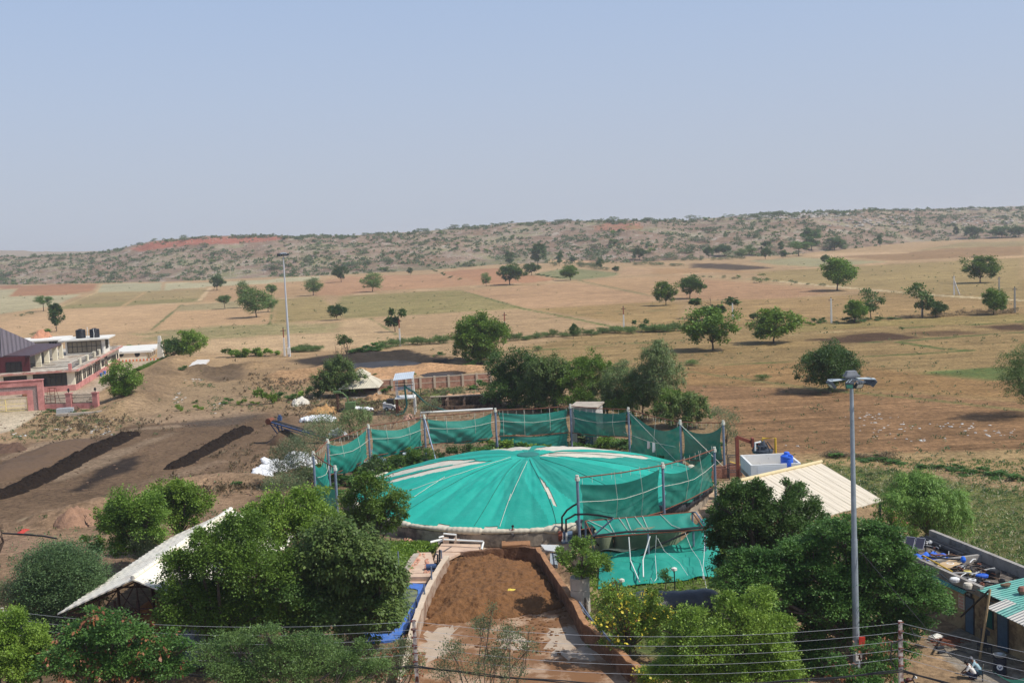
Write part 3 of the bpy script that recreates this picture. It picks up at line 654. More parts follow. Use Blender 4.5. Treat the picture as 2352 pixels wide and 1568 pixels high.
FT=[('1',300,800,695,105,'acacia','small umbrella-shaped thorn tree alone on the pale field at far left'),
('1',390,940,758,122,'dark2','dark green tree with a slim trunk behind the grey hall roof'),
('1',1495,656,555,92,'dark','dark round tree beside two white slabs at the pale field edge'),
('1',1550,785,690,92,'acacia','small flat-topped tree left of the grove of three thorn trees'),
('1',1768,842,645,190,'acacia2','largest thorn tree of the dark grove left of the thin far mast'),
('1',1690,775,597,92,'acacia2','thorn tree standing behind the largest one of the grove'),
('1',1846,806,690,110,'acacia2','thorn tree at the right edge of the grove near the thin far mast'),
('1',1872,720,615,72,'acacia','small flat crown rising behind the right edge of the grove'),
('1',2157,692,575,115,'acacia2','grey-green tree just right of the thin far mast on brown soil'),
('1',2322,860,755,105,'dark','dark tree on the corner of the striped green field'),
('1',2350,600,488,95,'dark','dark round tree at the foot of the stony slope above red soil'),
('1',1310,1132,945,170,'neem2','bright green tree with a bare trunk behind the white slab at the embankment'),
('1',1205,1140,985,135,'dark','darker tree touching the bright tree right of the white annex'),
('2',212,666,540,132,'acacia2','grey-green spreading tree on the far dirt track'),
('2',475,550,500,38,'dark','tiny round tree on the red soil strip below the slope'),
('2',998,628,538,64,'acacia2','pale thin tree left of the dark drooping tree on the track'),
('2',1158,618,480,172,'dark','wide dark drooping tree on the far track in the middle'),
('2',1355,492,345,130,'dark2','tall dark tree standing at the foot of the ridge'),
('2',1160,490,395,62,'tall','slim tree above the wide drooping tree'),
('2',1310,552,470,92,'dark','low dark tree below the tall one at the ridge foot'),
('2',1578,587,495,112,'neem','green round tree on the small green field by the track'),
('2',1785,512,437,48,'dark','small lollipop tree in front of the earth cutting'),
('2',1890,535,490,38,'dark','small dark tree right of the lollipop tree'),
('2',2055,447,365,78,'dark','grey-green tree above the right end of the earth cutting'),
('2',2235,760,612,134,'neem','green round tree left of the darker one on the plain'),
('2',370,942,768,132,'sparse2','airy leaning tree beside the white power pole above the slurry pond'),
('2',2065,940,850,98,'sparse2','small sparse tree at the right end of the green bund'),
('2',1598,985,890,64,'dark2','dark upright tree growing in the green bund'),
('2',1500,492,400,46,'tall','slim pointed tree left of the earth cutting'),
('2',1590,470,425,46,'dark','small round tree on top of the earth cutting'),
('3',50,714,560,156,'dark','dark green round tree right of the lighter one on the plain'),
('3',1065,657,458,218,'neem','large green tree beside the pale farm track'),
('3',2050,605,440,196,'neem','large green tree near the white raking pole at far right'),
('3',210,1067,808,305,'neem','large dense round tree with a clear trunk, left of a similar pair'),
('3',628,1020,798,282,'neem2','large dense round tree standing in its own dark shadow, right of a similar pair'),
('3',205,850,700,262,'sparse2','loose sparse tree directly behind the dense round tree'),
('3',490,862,812,64,'dark','small tree peeping out behind the dense round tree in shadow'),
('3',1185,880,738,142,'neem','round green tree on the bund beside a thin grey tree'),
('3',1300,852,660,142,'sparse','thin grey tree with a forked trunk on the bund'),
('3',1655,842,620,165,'sparse','tall gappy tree with pale limbs on the bund'),
('3',1745,842,735,122,'dark','low round tree under the gappy pale-limbed tree'),
('3',2142,822,660,152,'neem','green tree left of the tall power pole at far right'),
('3',2206,817,720,64,'sparse','small grey tree between the green tree and the power pole'),
('3',980,477,412,52,'dark','small round dark tree behind the large one beside the farm track'),
('3',800,420,320,152,'acacia','broad spreading tree at the foot of the right ridge'),
('3',890,382,245,135,'tall','tall leafy trees crown rising over the broad spreading tree'),
('3',1045,382,290,124,'dark','dark tree right of the tall leafy crown under the ridge'),
('3',1090,377,335,30,'dark','tiny lollipop tree at the right of the dark ridge-foot tree'),
('3',1362,357,285,44,'tall','lone slim tree under the white rocks'),
('3',1998,297,215,100,'dark','dark tree leftmost in the row below the far right crest'),
('3',2200,297,220,134,'dark','wide dark tree in the middle of the row below the far right crest'),
('3',2316,292,215,90,'dark','dark tree rightmost in the row below the far right crest'),
('3',1886,278,222,44,'dark2','thin tree left of the row below the far right crest'),
('3',178,436,360,54,'dark','dark lollipop tree over the black scorched plot'),
('3',290,417,345,114,'dark','broad dark tree behind the black scorched plot'),
('3',410,432,370,84,'acacia2','grey-green tree right of the broad dark tree'),
('3',462,412,345,74,'acacia2','rounded tree behind the stubble plot under the ridge'),
('3',570,442,365,66,'dark','dark tree on the left edge of the stubble plot'),
('3',576,367,318,54,'dark','small tree higher up behind the stubble plot'),
('3',692,437,380,54,'dark','small dark tree in the middle of the stubble plot edge'),
('3',680,392,325,46,'tall','thin upright tree behind the stubble plot'),
('3',1000,1200,1003,390,'weep','big dark tree with trailing branches just behind the floodlight head')]
for a in FT[:-1]:ftree(*a)
pxtree('field_tree',FT[-1][6],'tree',(1905,903),[(1870,838,32),(1905,820,36),(1940,838,34),(1890,865,36),(1930,868,36),(1912,845,40),(1862,870,26),(1955,860,26),(1905,885,24)],'dark',31,1.5,4.0,.3)
pxtree('field_tree','dark airy tree cut off by the right edge of the photo','tree',(2362,956),[(2330,850,34),(2375,830,45),(2340,890,40),(2390,890,45),(2350,915,30)],'acacia',32,1.1,4.0,.3)
# ------------------------------------------------------------------ hill bushes: the largest as things, the rest as scrub
def hillP(c,t):
 """point on the hill at column c (survey x) and height fraction t of the visible slope"""
 i=np.clip(np.searchsorted(hx,c),0,len(hx)-1);P=hV[:NT,i];return P[int(t*(NT-1))]
_pyr=np.array([projA(hV[:NT,i])[1]for i in range(len(hx))])
def hillpix(x,frac):
 i=int(np.clip(np.searchsorted(hx,x),0,len(hx)-1));f0,c0=_pyr[i][0],_pyr[i].min();yy=f0+(c0-f0)*frac
 j=int(np.argmax(_pyr[i]<=yy));return hV[j,i]
hr=np.random.default_rng(91)
nb=0
while nb<285:
 x=hr.uniform(-40,2400);f=hr.random()**1.0
 if hr.random()<.28:f=hr.uniform(.9,1.0)
 P=hillpix(x,f)
 if fbm(np.array([P[0]/60]),np.array([P[1]/60]),33)[0]+hr.random()*.35<.52:continue
 if 300<x<690 and .72<f<.93 and hr.random()<.75:continue
 s=hr.uniform(4.5,9.5)*(1.15 if f<.3 else 1);k_=hr.choice(['bush','bush2','bush4','bush','bush3'])
 place(k_,'hill_bush','grey-green thorn bush on the stony slope of the ridge','bush',P-[0,0,.3],s*hr.uniform(.55,.8),s*hr.uniform(1.0,1.5),'thorn bushes on the ridge');nb+=1
def scrub(name,label,pts,sizes,n_each,L,style,r,kind='stuff'):
 pts=np.array(pts);m=len(pts);k=np.repeat(np.arange(m),n_each);n=len(k);s=np.array(sizes)[k][:,None]
 d=unit(r.normal(size=(n,3)));d[:,2]=np.abs(d[:,2]);pos=pts[k]+d*s*np.array([.5,.5,.45])*(r.random((n,1))**.5)
 t=unit(d+r.normal(size=(n,3))*.4+[0,0,.4]);nn=unit(d*.6+r.normal(size=(n,3))*.5+[0,0,.5]);b=unit(np.cross(t,nn));ll=s*L*(.7+.6*r.random((n,1)))
 w=STYLE[style][2]
 V=np.stack([pos,pos+t*ll*.5+b*ll*w,pos+t*ll,pos+t*ll*.5-b*ll*w],1).reshape(-1,3)
 o=link(name,npmesh(name,V,np.arange(4*n).reshape(-1,4),LEAF[style]));return tag(o,label,name.replace('_',' '),kind=kind)
P_,S_=[],[]
for _ in range(7600):
 x=hr.uniform(-60,2420);f=hr.random()**.9
 if hr.random()<.22:f=hr.uniform(.92,1.0)
 P=hillpix(x,f)
 if fbm(np.array([P[0]/45]),np.array([P[1]/45]),34)[0]+hr.random()*.18<.51:continue
 if 300<x<680 and .75<f<.93 and hr.random()<.8:continue
 P_.append(P);S_.append(hr.uniform(1.2,4.8))
scrub('scrub','low dry scrub scattered over the stony ridge',P_,S_,26,.33,'scrub',hr)
# loose stones and pale rock ledges on the ridge
def stones(name,label,pts,sizes,m,r,flat=.5):
 V=[];Fq=[]
 for i,(P,s)in enumerate(zip(pts,sizes)):
  a=r.uniform(-.35,.35);c,sn=math.cos(a),math.sin(a);sx,sy,sz=s*r.uniform(.7,1.5),s*r.uniform(.5,1),s*flat*r.uniform(.5,1.2);n0=len(V)
  for z in(-.3,1):
   for(xx,yy)in((-1,-1),(1,-1),(1,1),(-1,1)):
    k=.75 if z>0 else 1;u_,v_=xx*sx*k*r.uniform(.7,1.1),yy*sy*k*r.uniform(.7,1.1)
    V.append((P[0]+u_*c-v_*sn,P[1]+u_*sn+v_*c,P[2]+z*sz*r.uniform(.7,1.1)))
  Fq+=[tuple(n0+q_ for q_ in f)for f in((3,2,1,0),(4,5,6,7),(0,1,5,4),(1,2,6,5),(2,3,7,6),(3,0,4,7))]
 o=link(name,npmesh(name,V,np.array(Fq),m));return tag(o,label,'rocks',kind='stuff')
PALER=mat('pale_rock',lin(172,165,155),.9,.25,.4,col2=lin(128,112,96));STONE=mat('slope_stone',lin(168,148,130),.95,.3,.3)
P_,S_=[],[]
for _ in range(6500):
 x=hr.uniform(-60,2420);f=hr.uniform(.1,.95);P=hillpix(x,f)
 band=.5+.5*math.sin(f*34+x/180)
 if hr.random()>(.25+.75*band):continue
 if x>1600 and hr.random()<.6:continue
 P_.append(P);S_.append(hr.uniform(.3,1.2))
stones('rocks','loose pale stones strewn in bands over the slope',P_,S_,STONE,hr,.5)
P_,S_=[],[]
for(x0,x1,f0,f1,n)in((1690,1800,.93,1.,60),(1740,1880,.86,.97,90),(1850,1950,.86,.99,55),(1900,2090,.62,.9,70),(1940,2090,.55,.72,50),(2160,2352,.5,.68,50),(2090,2352,.92,1,40),(1700,1900,.9,.96,60),(2200,2352,.7,.8,30)):
 for _ in range(n):
  P_.append(hillpix(hr.uniform(x0,x1),hr.uniform(f0,f1)));S_.append(hr.uniform(1.0,2.8))
stones('rocks','whitish rock ledges along the right crest of the ridge',P_,S_,PALER,hr,.5)
# ------------------------------------------------------------------ bund vegetation and field weeds
def row(k,pts,n,key,name,label,group,h=(1.,1.8),w=(1.5,3),jit=1.5,cat='bush'):
 P=[at(k,*p)for p in pts];L=[np.linalg.norm(P[i+1]-P[i])for i in range(len(P)-1)]
 for j in range(n):
  d=(j+random.random()*.6)/n*sum(L);i=0
  while i<len(L)-1 and d>L[i]:d-=L[i];i+=1
  q_=P[i]+(P[i+1]-P[i])*min(1,d/L[i]);q_=q_+np.array([random.uniform(-jit,jit)*.4,random.uniform(-jit,jit),0])
  place(key,name,label,cat,q_-[0,0,.15],random.uniform(*h),random.uniform(*w),group)
row('2',[(1150,1000),(1400,985),(1700,960),(1900,950),(2040,950)],21,'reedclump','reed_clump','tall green reed clump in the long bund behind the round tree','reed clumps along the long bund',(1.1,2.5),(2.4,4.6),2.2,'reeds')
row('2',[(2100,945),(2352,935)],9,'reedclump','reed_clump','green reed clump right of the small sparse tree on the bund','reed clumps right of the sparse tree',(1.8,2.8),(3,5),1.5,'reeds')
row('2',[(290,1045),(520,1030),(740,1020)],10,'reedclump','reed_clump','green reed clump on the bank above the slurry pond','reed clumps above the pond',(1.6,2.6),(3,4.5),1.2,'reeds')
row('1',[(2010,1082),(2200,1074)],8,'reedclump','reed_clump','green reed clump right of the thin far mast','reed clumps beside the far mast',(1.5,2.3),(2.5,4),.8,'reeds')
row('1',[(1580,1118),(1760,1110),(1910,1105)],6,'greenbush','green_bush','bright leafy bush left of the thin far mast','bushes beside the far mast',(1.8,3),(3,4.5),.8)
row('2',[(80,1090),(280,1070)],5,'weed','thorn_bush','grey-green thorn bush on the left bank of the slurry pond','thorn bushes on the pond bank',(2,3.2),(4,6),1)
row('3',[(760,890),(1000,880),(1150,880),(1350,860),(1480,850)],12,'weed','bund_bush','low bush on the bund under the grey trees','low bushes on the right bund',(1.,2.4),(2,4),1.2)
row('3',[(1500,850),(1800,835),(2000,825),(2300,810)],14,'drybush','dry_bush','brownish dry bush along the bund at right','dry bushes on the right bund',(1.,2.),(2.5,4.5),1.2)
row('D',[(1990,1052),(2100,1068),(2200,1080),(2300,1094),(2380,1105)],17,'weed','bund_bush','dark green bush on the bund above the stubble field','bushes on the stubble field bund',(.45,1.2),(1.2,2.8),1.4)
row('D',[(1890,1046),(1990,1050),(2060,1056)],9,'drybush','dry_bush','brown dry bush on the bund behind the pale shed roof','dry bushes on the stubble field bund',(.6,1.1),(1.5,2.5),.5)
row('3',[(30,560),(600,590),(1050,635)],12,'bush','track_bush','small bush beside the pale farm track','bushes along the farm track',(1,2),(2,3.5),2)
row('2',[(600,510),(760,570),(860,590)],7,'weed','track_bush','small green bush on the bund between red plots','bushes between the red plots',(1.5,2.5),(3,6),2)
row('2',[(1340,550),(1500,575)],6,'weed','track_bush','low green bush along the edge of the small green field','bushes by the small green field',(1.2,2),(3,5),1.5)
row('2',[(1440,490),(1640,490),(1730,505),(1830,520)],9,'bush','cutting_bush','dark bush below the earth cutting','bushes below the earth cutting',(2.5,5),(4,9),4)
row('3',[(0,450),(200,450),(440,440)],9,'bush','cutting_bush','dark bush behind the black scorched plot','bushes behind the scorched plot',(2,4.5),(4,9),5)
row('2',[(2020,480),(2352,490)],7,'bush','cutting_bush','dark bush on the bank above the bare tan plot','bushes above the bare plot',(2,4),(4,8),2)
for(k,x,y,top,w,key,lab)in(('3',540,602,535,118,'bush4','large round thorn bush on the farm track corner'),('3',880,895,866,56,'greenbush','bright green bush on the bund left of a power pole'),
('3',1508,920,897,40,'weed','grey-green weed alone in the dark ploughed field'),('3',62,1172,1128,100,'reedclump','round reed tussock left of the big trailing tree'),
('2',1352,1072,1030,60,'reedclump','round reed tussock alone in the field right of the big round tree'),('3',388,568,543,48,'bush3','small dark bush on the plot above the farm track'),
('3',2012,434,412,44,'bush','grey bush beside the far pink track'),('1',315,960,905,95,'bush3','green bush behind the brick rubble on the flat roof'),('1',240,970,942,50,'bush','grey bush left of the rubble roof'),
('1',895,1055,1020,70,'bush3','bush behind the white annex roof'),('1',1190,1140,1085,80,'bush3','shrub at the foot of the two trees by the embankment'),
('1',205,822,797,45,'bush','low bush near the umbrella-shaped thorn tree'),('1',155,836,810,36,'bush2','smaller low bush near the umbrella-shaped thorn tree'),
('D',1750,873,856,30,'reedclump','green tussock in the field left of the trailing tree'),('H',1450,436,335,210,'weed','pale milkweed bush behind the white shed roof'),
('5',1680,300,222,130,'weed','blue-green thorn bush on the bank left of the big round tree'),('5',1980,385,300,130,'weed','blue-green thorn bush at the foot of the big round tree')):
 ftree(k,x,y,top,w,key,lab,None,'bush','bush')
 # weeds on the plain, one mass
P_,S_=[],[]
for i in np.random.default_rng(4).choice(NB,60000,replace=False):
 if 95<gy[i]<850 and abs(gx[i]/gy[i])<.5 and gv[i]>.05:
  if hr.random()<gv[i]*.5 and fbm(np.array([gx[i]/14]),np.array([gy[i]/14]),55)[0]+hr.random()*.25>.58:
   P_.append((gx[i],gy[i],gz[i]));S_.append(hr.uniform(.35,1.0)*(1+gy[i]/500))
scrub('weeds','low green weeds scattered over the fields',P_[:9000],np.array(S_[:9000])*.7,12,.26,'scrub',hr)
# ================================================================== building with pink plinth, left
CREAM=mat('cream_plaster',lin(232,222,196),.85,.06,.8);PINK=mat('pink_stone',lin(202,140,132),.8,.18,1.2,col2=lin(168,104,98),thr=(.45,.7))
BLACKM=mat('black_metal',(.02,.02,.022),.5,.2);GLASS=mat('dark_glass',(.02,.023,.025),.12,.3,.8,spec=.6)
WHITEW=mat('white_paint',lin(226,222,212),.75,.08,.8,col2=lin(176,170,156),thr=(.55,.8));CONC=mat('concrete',lin(176,164,148),.9,.2,1.2,bump=.3,col2=lin(128,118,106),thr=(.5,.75))
MAROON=mat('maroon_cladding',lin(82,38,42),.45,.12,2.);GREY=mat('grey_plaster',lin(150,150,146),.9,.15,1.5)
ROOFG=None
def corr(name,col,pitch,axis=(1,0),var=.12,metal=.0,rough=.55,col2=None,amp=1.):
 """profiled sheet: fine ribs as bump across the given horizontal axis"""
 if name in MATS:return MATS[name]
 m=mat(name,col,rough,var,.7,metal,col2=col2);nt=m.node_tree;N=nt.nodes.new;L=nt.links.new;p_=nt.nodes['Principled BSDF']
 g=N('ShaderNodeNewGeometry');d=N('ShaderNodeVectorMath');d.operation='DOT_PRODUCT';d.inputs[1].default_value=(axis[0],axis[1],0);L(g.outputs['Position'],d.inputs[0])
 q_=N('ShaderNodeMath');q_.operation='MULTIPLY';q_.inputs[1].default_value=6.2832/pitch;L(d.outputs['Value'],q_.inputs[0]);s_=N('ShaderNodeMath');s_.operation='SINE';L(q_.outputs[0],s_.inputs[0])
 b=N('ShaderNodeBump');b.inputs['Strength'].default_value=amp;b.inputs['Distance'].default_value=pitch*.22;L(s_.outputs[0],b.inputs['Height']);L(b.outputs[0],p_.inputs['Normal'])
 return m
C0=at('A',1015,1012);C1=at('A',1610,642);bv=U(C0,C1);bu=np.array([-bv[1],bv[0],0]);LB_=np.linalg.norm(C1-C0)
def loc(P):d=P-C0;return np.array([d@bu,d@bv,d[2]])
def onF(x,y,b=0.):return loc(onpl('A',x,y,C0+bv*b,bv)) # on a front-facing wall at depth b
def onR(x,y,a=0.):return loc(onpl('A',x,y,C0+bu*a,bu)) # on a right-facing wall
HT=3.75
bld=T('low_building','low cream building with pink plinth, flat terrace roof and maroon upper front','building',C0)
def bf(m_,a0,a1,b0,b1,z0,z1):return m_.fr(C0,bu,bv,a0,a1,b0,b1,z0,z1)
AW=62.
bf(MB(),0,AW,0,LB_,1.15,HT).build('wall',CREAM,bld)
m_=MB();bf(m_,-.08,AW,-.08,LB_+.05,0,1.15);m_.build('plinth',PINK,bld)
m_=MB();bf(m_,-.9,AW,-.9,LB_+.6,HT,HT+.34);m_.build('cornice',mat('pink_band',lin(184,124,112),.85,.25,1.5,col2=lin(206,176,160),thr=(.45,.6)),bld)
m_=MB();bf(m_,-.55,AW,-.55,LB_+.3,HT+.34,HT+.42);m_.build('terrace_floor',mat('terrace',lin(186,176,160),.9,.3,.6,col2=lin(126,98,74),thr=(.5,.62)),bld)
def window(nm,a0,a1,z0,z1,side='F',n=4,rows=(.72,),at_=0.,par=None,glass=None):
 f=MB();g=MB();t=.09
 def bx(mm,p0,p1,q0,q1,d0,d1):
  if side=='F':bf(mm,p0,p1,at_+d0,at_+d1,q0,q1)
  else:bf(mm,at_+d0,at_+d1,p0,p1,q0,q1)
 bx(g,a0+.02,a1-.02,z0+.02,z1-.02,-.03,.05)
 for i in range(n+1):
  c=a0+(a1-a0)*i/n;bx(f,c-t/2,c+t/2,z0,z1,-.1,-.035)
 for h in(0,*rows,1):c=z0+(z1-z0)*h;bx(f,a0-t/2,a1+t/2,c-t/2,c+t/2,-.115,-.032)
 fo=f.build(nm,BLACKM,par or bld);g.build('pane',glass or GLASS,fo)
w0,w1=onF(905,945),onF(445,800);window('window',w0[0],w1[0],max(w0[2],1.2),min(w1[2],HT-.2),n=6)
w0,w1=onF(360,890),onF(50,835);window('window',w0[0],w1[0],1.2,min(w1[2],HT-.2),n=4)
w1=onF(-300,835);window('window',w0[0]+13,w0[0]+22,1.2,HT-.5,n=4)
a_,b_=onR(1020,900)[1],onR(1085,760)[1];window('window',a_,b_,1.2,HT-.25,'R',3)
for(x0,x1,y0,y1)in((1120,1142,850,720),(1168,1192,820,695),(1205,1226,800,680),(1254,1276,780,655),(1366,1374,690,605),(1384,1394,680,598),(1494,1512,612,540),(1524,1536,605,532),(1542,1552,598,524),(1572,1582,582,510)):
 p0,p1=onR(x0,y0),onR(x1,y1);window('window',p0[1],p1[1],max(p0[2],1.2),min(p1[2],HT-.3),'R',1)
p0,p1=onR(1292,800),onR(1340,625);window('door',p0[1],p1[1],.25,HT-.4,'R',3)
p0,p1=onR(1413,695),onR(1436,580);window('door',p0[1],p1[1],1.17,HT-.4,'R',1)
p0,p1=onR(1446,605),onR(1480,555);window('window',p0[1],p1[1],p0[2],p1[2],'R',2)
ZT=HT+.42
# parapet posts and railings of the terrace edge
posts=[(945,730),(1075,655),(1175,610),(1270,560),(1335,530),(1410,500)];pv=[]
for(x,y)in posts:pv.append(loc(at('A',x,y,ZT)))
for i,q_ in enumerate(pv):
 m_=MB();bf(m_,q_[0]-.25,q_[0]+.3,q_[1]-.3,q_[1]+.35,ZT,ZT+1.15);m_.build('parapet_post',CREAM if i else PINK,bld)
 if i:
  r_=MB();p=pv[i-1]
  for zz in(.15,.55,.95):r_.tube([C0+bu*p[0]+bv*p[1]+Zv*(ZT+zz),C0+bu*q_[0]+bv*q_[1]+Zv*(ZT+zz)],.05,5)
  for k in range(13):s_=k/12;c=C0+bu*(p[0]+(q_[0]-p[0])*s_)+bv*(p[1]+(q_[1]-p[1])*s_);r_.tube([c+Zv*ZT,c+Zv*(ZT+.95)],.025,4)
  r_.build('railing',BLACKM,bld)
q_=loc(at('A',940,690,ZT));p=loc(at('A',415,715,ZT));r_=MB()
for zz in(.1,.5,.9):r_.tube([C0+bu*p[0]+bv*p[1]+Zv*(ZT+zz),C0+bu*q_[0]+bv*q_[1]+Zv*(ZT+zz)],.05,5)
r_.build('railing',BLACKM,bld)
fa=pv[-1];r_=MB();e=loc(at('A',1580,440,ZT))
for zz in(.15,.55,.95):r_.tube([C0+bu*fa[0]+bv*(fa[1]+9)+Zv*(ZT+zz),C0+bu*e[0]+bv*e[1]+Zv*(ZT+zz)],.05,5)
r_.build('railing',BLACKM,bld)
# glazed roof room
g0=loc(at('A',888,542,ZT));bz=g0[1]
e1=onF(1400,480,bz);a0,a1=e1[0],g0[0];top=onF(872,350,bz)[2]
room=MB();bf(room,a0,a1,bz,bz+7,ZT,top);room.build('roof_room',WHITEW,bld)
window('roof_window',onF(1365,490,bz)[0],onF(915,500,bz)[0],onF(920,512,bz)[2],onF(920,368,bz)[2],'F',7,(.55,),bz,glass=mat('hazy_glass',lin(140,130,112),.15,.3,.5,spec=.6))
window('roof_window',bz+2.0,bz+5.2,ZT+.9,top-.25,'R',3,(.6,),a0)
m_=MB();bf(m_,a0-1.2,a1+1.2,bz-1.2,bz+8.5,top,top+.28);m_.build('roof_slab',WHITEW,bld)
ztk=top+.28
TANK=mat('black_tank',(.012,.014,.02),.45,.2,2)
def tank(P,R,H,M_,label,nm='water_tank'):
 t=T(nm,label,'water tank',P);pr=[(R,0)]
 for k in range(5):z=H*.8*(k+.5)/5;pr+=[(R,z-.05),(R*.975,z),(R,z+.05)]
 pr+=[(R,H*.82),(R*.93,H*.9),(R*.4,H*.95)]
 MB().lathe(pr,P,24).build('tank_body',M_,t,smooth=False);MB().lathe([(R*.38,H*.94),(R*.38,H),(.02,H+.02)],P,16).build('lid',M_,t);return t
T1=at('A',1088,310,ztk);T2=at('A',1275,300,ztk);hh=hgt(T1,'A',1088,185)-ztk;RR=64*.17093/ppm(T1)
t1_=tank(T1,RR,hh,TANK,'left black water tank on the white roof slab');t2_=tank(T2,RR,hh,TANK,'right black water tank on the white roof slab, with a white pipe before it')
WPIPE=mat('white_pipe',lin(228,228,222),.5,.06)
p=at('A',1180,298,ztk);tag(MB().tube([p,up(p,hgt(p,'A',1175,160))],.07,6).build('vent_pipe',WPIPE,None,p),'white vent pipe standing between the two black roof tanks','pipe')
p=at('A',1262,305,ztk);q_=up(p,hgt(p,'A',1245,185));tag(MB().tube([p,(p+q_)/2+[.1,0,0],q_],.07,6).build('tank_pipe',WPIPE,None,p),'white pipe leaning on the right black roof tank','pipe')
# hall: maroon front, brown canopy, big grey roof, pilasters
h0=loc(at('A',408,757,ZT));hb=h0[1];zc=onF(400,545,hb)[2]
m_=MB();bf(m_,h0[0],h0[0]+30,hb,hb+.4,ZT,zc);m_.build('maroon_front',MAROON,bld)
p0,p1=onF(300,765,hb),onF(80,635,hb);window('front_window',p0[0],p1[0],ZT+.1,p1[2],'F',3,(.35,),hb-.02)
cp=[at('A',20,548,zc),at('A',402,542,zc+.1),at('A',828,383,zc+.1),at('A',478,382,zc+.05)]
MB().plate(cp,.28).build('canopy_roof',corr('brown_sheet',lin(92,74,78),.5,(.99,-.1)),bld)
zr=zc+5.5
hr_=[at('A',-420,555,zc+.25),at('A',20,546,zc+.2),at('A',482,381,zc+.15),at('A',0,168,zr),at('A',-420,80,zr+1)]
MB().plate(hr_,.25).build('hall_roof',corr('grey_sheet',lin(118,110,116),1.1,(.86,.5)),bld)
m_=MB();w_=MB()
for(x0,x1,yb,yt)in((472,545,695,525),(590,655,655,490),(700,765,610,450),(785,840,582,420)):
 P0=loc(at('A',x0+8,yb,ZT));P1=loc(at('A',x1,yb,ZT));q_=MB();bf(q_,P1[0],P0[0],P0[1],P0[1]+.7,ZT,zc-.15);q_.build('pilaster',CREAM,bld)
bf(w_,loc(at('A',408,700,ZT))[0]+.3,h0[0]+30,hb+.4,hb+30,ZT,zc-.25);w_.build('hall_wall',mat('dull_grey',lin(120,116,110),.9,.2),bld)  # hall wall in one even mid grey
# second roof block with rubble
s0=loc(at('A',805,385,ZT));sz=onF(480,355,s0[1])[2]
m_=MB();bf(m_,s0[0],s0[0]+20,s0[1],s0[1]+9,ZT,sz);m_.build('stair_block',GREY,bld)
m_=MB();bf(m_,s0[0]-1.2,s0[0]+22,s0[1]-1.2,s0[1]+10,sz,sz+.35);m_.build('roof_slab',WHITEW,bld)
for x0,x1 in((660,690),(700,730),(738,762)):
 pa,pb=onF(x1,380,s0[1])[0],onF(x0,380,s0[1])[0];window('window',pa,pb,sz-1.8,sz-.35,'F',1,(),s0[1])
def heap(name,label,cat,k,pts,w,h,M_,seed=1,rough=.35,nu=60,nv=20,fall=1.0,sharp=1.4,z0=None,kind=None,lump=1.4):
 """ridge-shaped heap along a line on the ground"""
 P=[np.array(p,float)for p in(pts if k is None else[at(k,*p)for p in pts])];L=np.cumsum([0]+[np.linalg.norm(P[i+1]-P[i])for i in range(len(P)-1)])
 def ctr(s):d=s*L[-1];i=min(np.searchsorted(L,d,'right')-1,len(P)-2);t=(d-L[i])/(L[i+1]-L[i]);return P[i]+(P[i+1]-P[i])*t,U(P[i],P[i+1])
 def fn(u,v):
  c,d=ctr(u);s=np.array([-d[1],d[0],0]);y=(v-.5)*2;e=min(1,min(u,1-u)*L[-1]/(w*.5));e=math.sqrt(max(e,0))*fall+(1-fall)
  q_=c+s*y*w/2*(.35+.65*e);n=float(fbm(np.array([q_[0]*lump]),np.array([q_[1]*lump]),seed)[0])-.47;n2=float(fbm(np.array([q_[0]*.4+9]),np.array([q_[1]*.4]),seed+5)[0])-.47
  q_=q_+s*n2*w*.35+d*n*.4
  zz=h*e*max(0,1-abs(y)**sharp)*(1+1.2*n2)+(n*h*rough*2 if abs(y)<.97 else 0)*(1-y*y)
  q_[2]=(P[0][2]if z0 is None else z0)+zz-.04;return q_
 o=MB().grid(fn,nu,nv).build(name,M_,None,P[len(P)//2]if len(P)>2 else P[0],smooth=True);return tag(o,label,cat,kind=kind)
RUB=mat('brick_rubble',lin(196,140,110),.95,.35,4,bump=1.)
heap('brick_rubble','heap of broken bricks on the flat white roof beside the grey hall roof','rubble',None,[at('A',450,305,sz+.35),at('A',560,303,sz+.35),at('A',675,298,sz+.35)],5,1.7,RUB,3,.5)
# annex
A0=at('A',1975,607);A1=at('A',2100,585);ax=U(C0,C0-bu)
t=T('white_annex','small white annex with a flat slab roof right of the long building','building',A0)
def anx(mm,a0,a1,b0,b1,z0,z1):return mm.fr(A0,bu,bv,a0,a1,b0,b1,z0,z1)
za=hgt(A0,'A',1975,500);wA=20.;dA=16.
anx(MB(),0,wA,0,dA,0,za).build('wall',CREAM,t);anx(MB(),-1.3,wA,-.35,dA+2,za,za+.45).build('roof',mat('white_slab',lin(222,218,208),.8,.06,.6),t)
for x in(1627,1843):
 q_=onpl('A',x,525,A0,bv);d=(q_-A0)@bu;c=A0+bu*d-bv*.06+Zv*q_[2];m_=MB();m_.tube([c+bv*.1,c-bv*.02],.62,16);o_=m_.build('round_window',BLACKM,t)
for b in(3,6.5,10,13):m_=MB();anx(m_,-.05,.05,b,b+1.3,.2,za-.9);m_.build('window',GLASS,t)
p=at('A',2163,580);z1=hgt(p,'A',2148,280);m_=MB()
m_.hexa([p+np.array([a,b,0])for a,b in((-.75,-.75),(.75,-.75),(.75,.75),(-.75,.75))]+[p+np.array([a,b,z1])for a,b in((-.3,-.3),(.3,-.3),(.3,.3),(-.3,.3))])
tag(m_.build('stone_obelisk',mat('pale_stone',lin(206,200,186),.85,.1),None,p),'tall tapering white stone post at the corner of the annex','post')
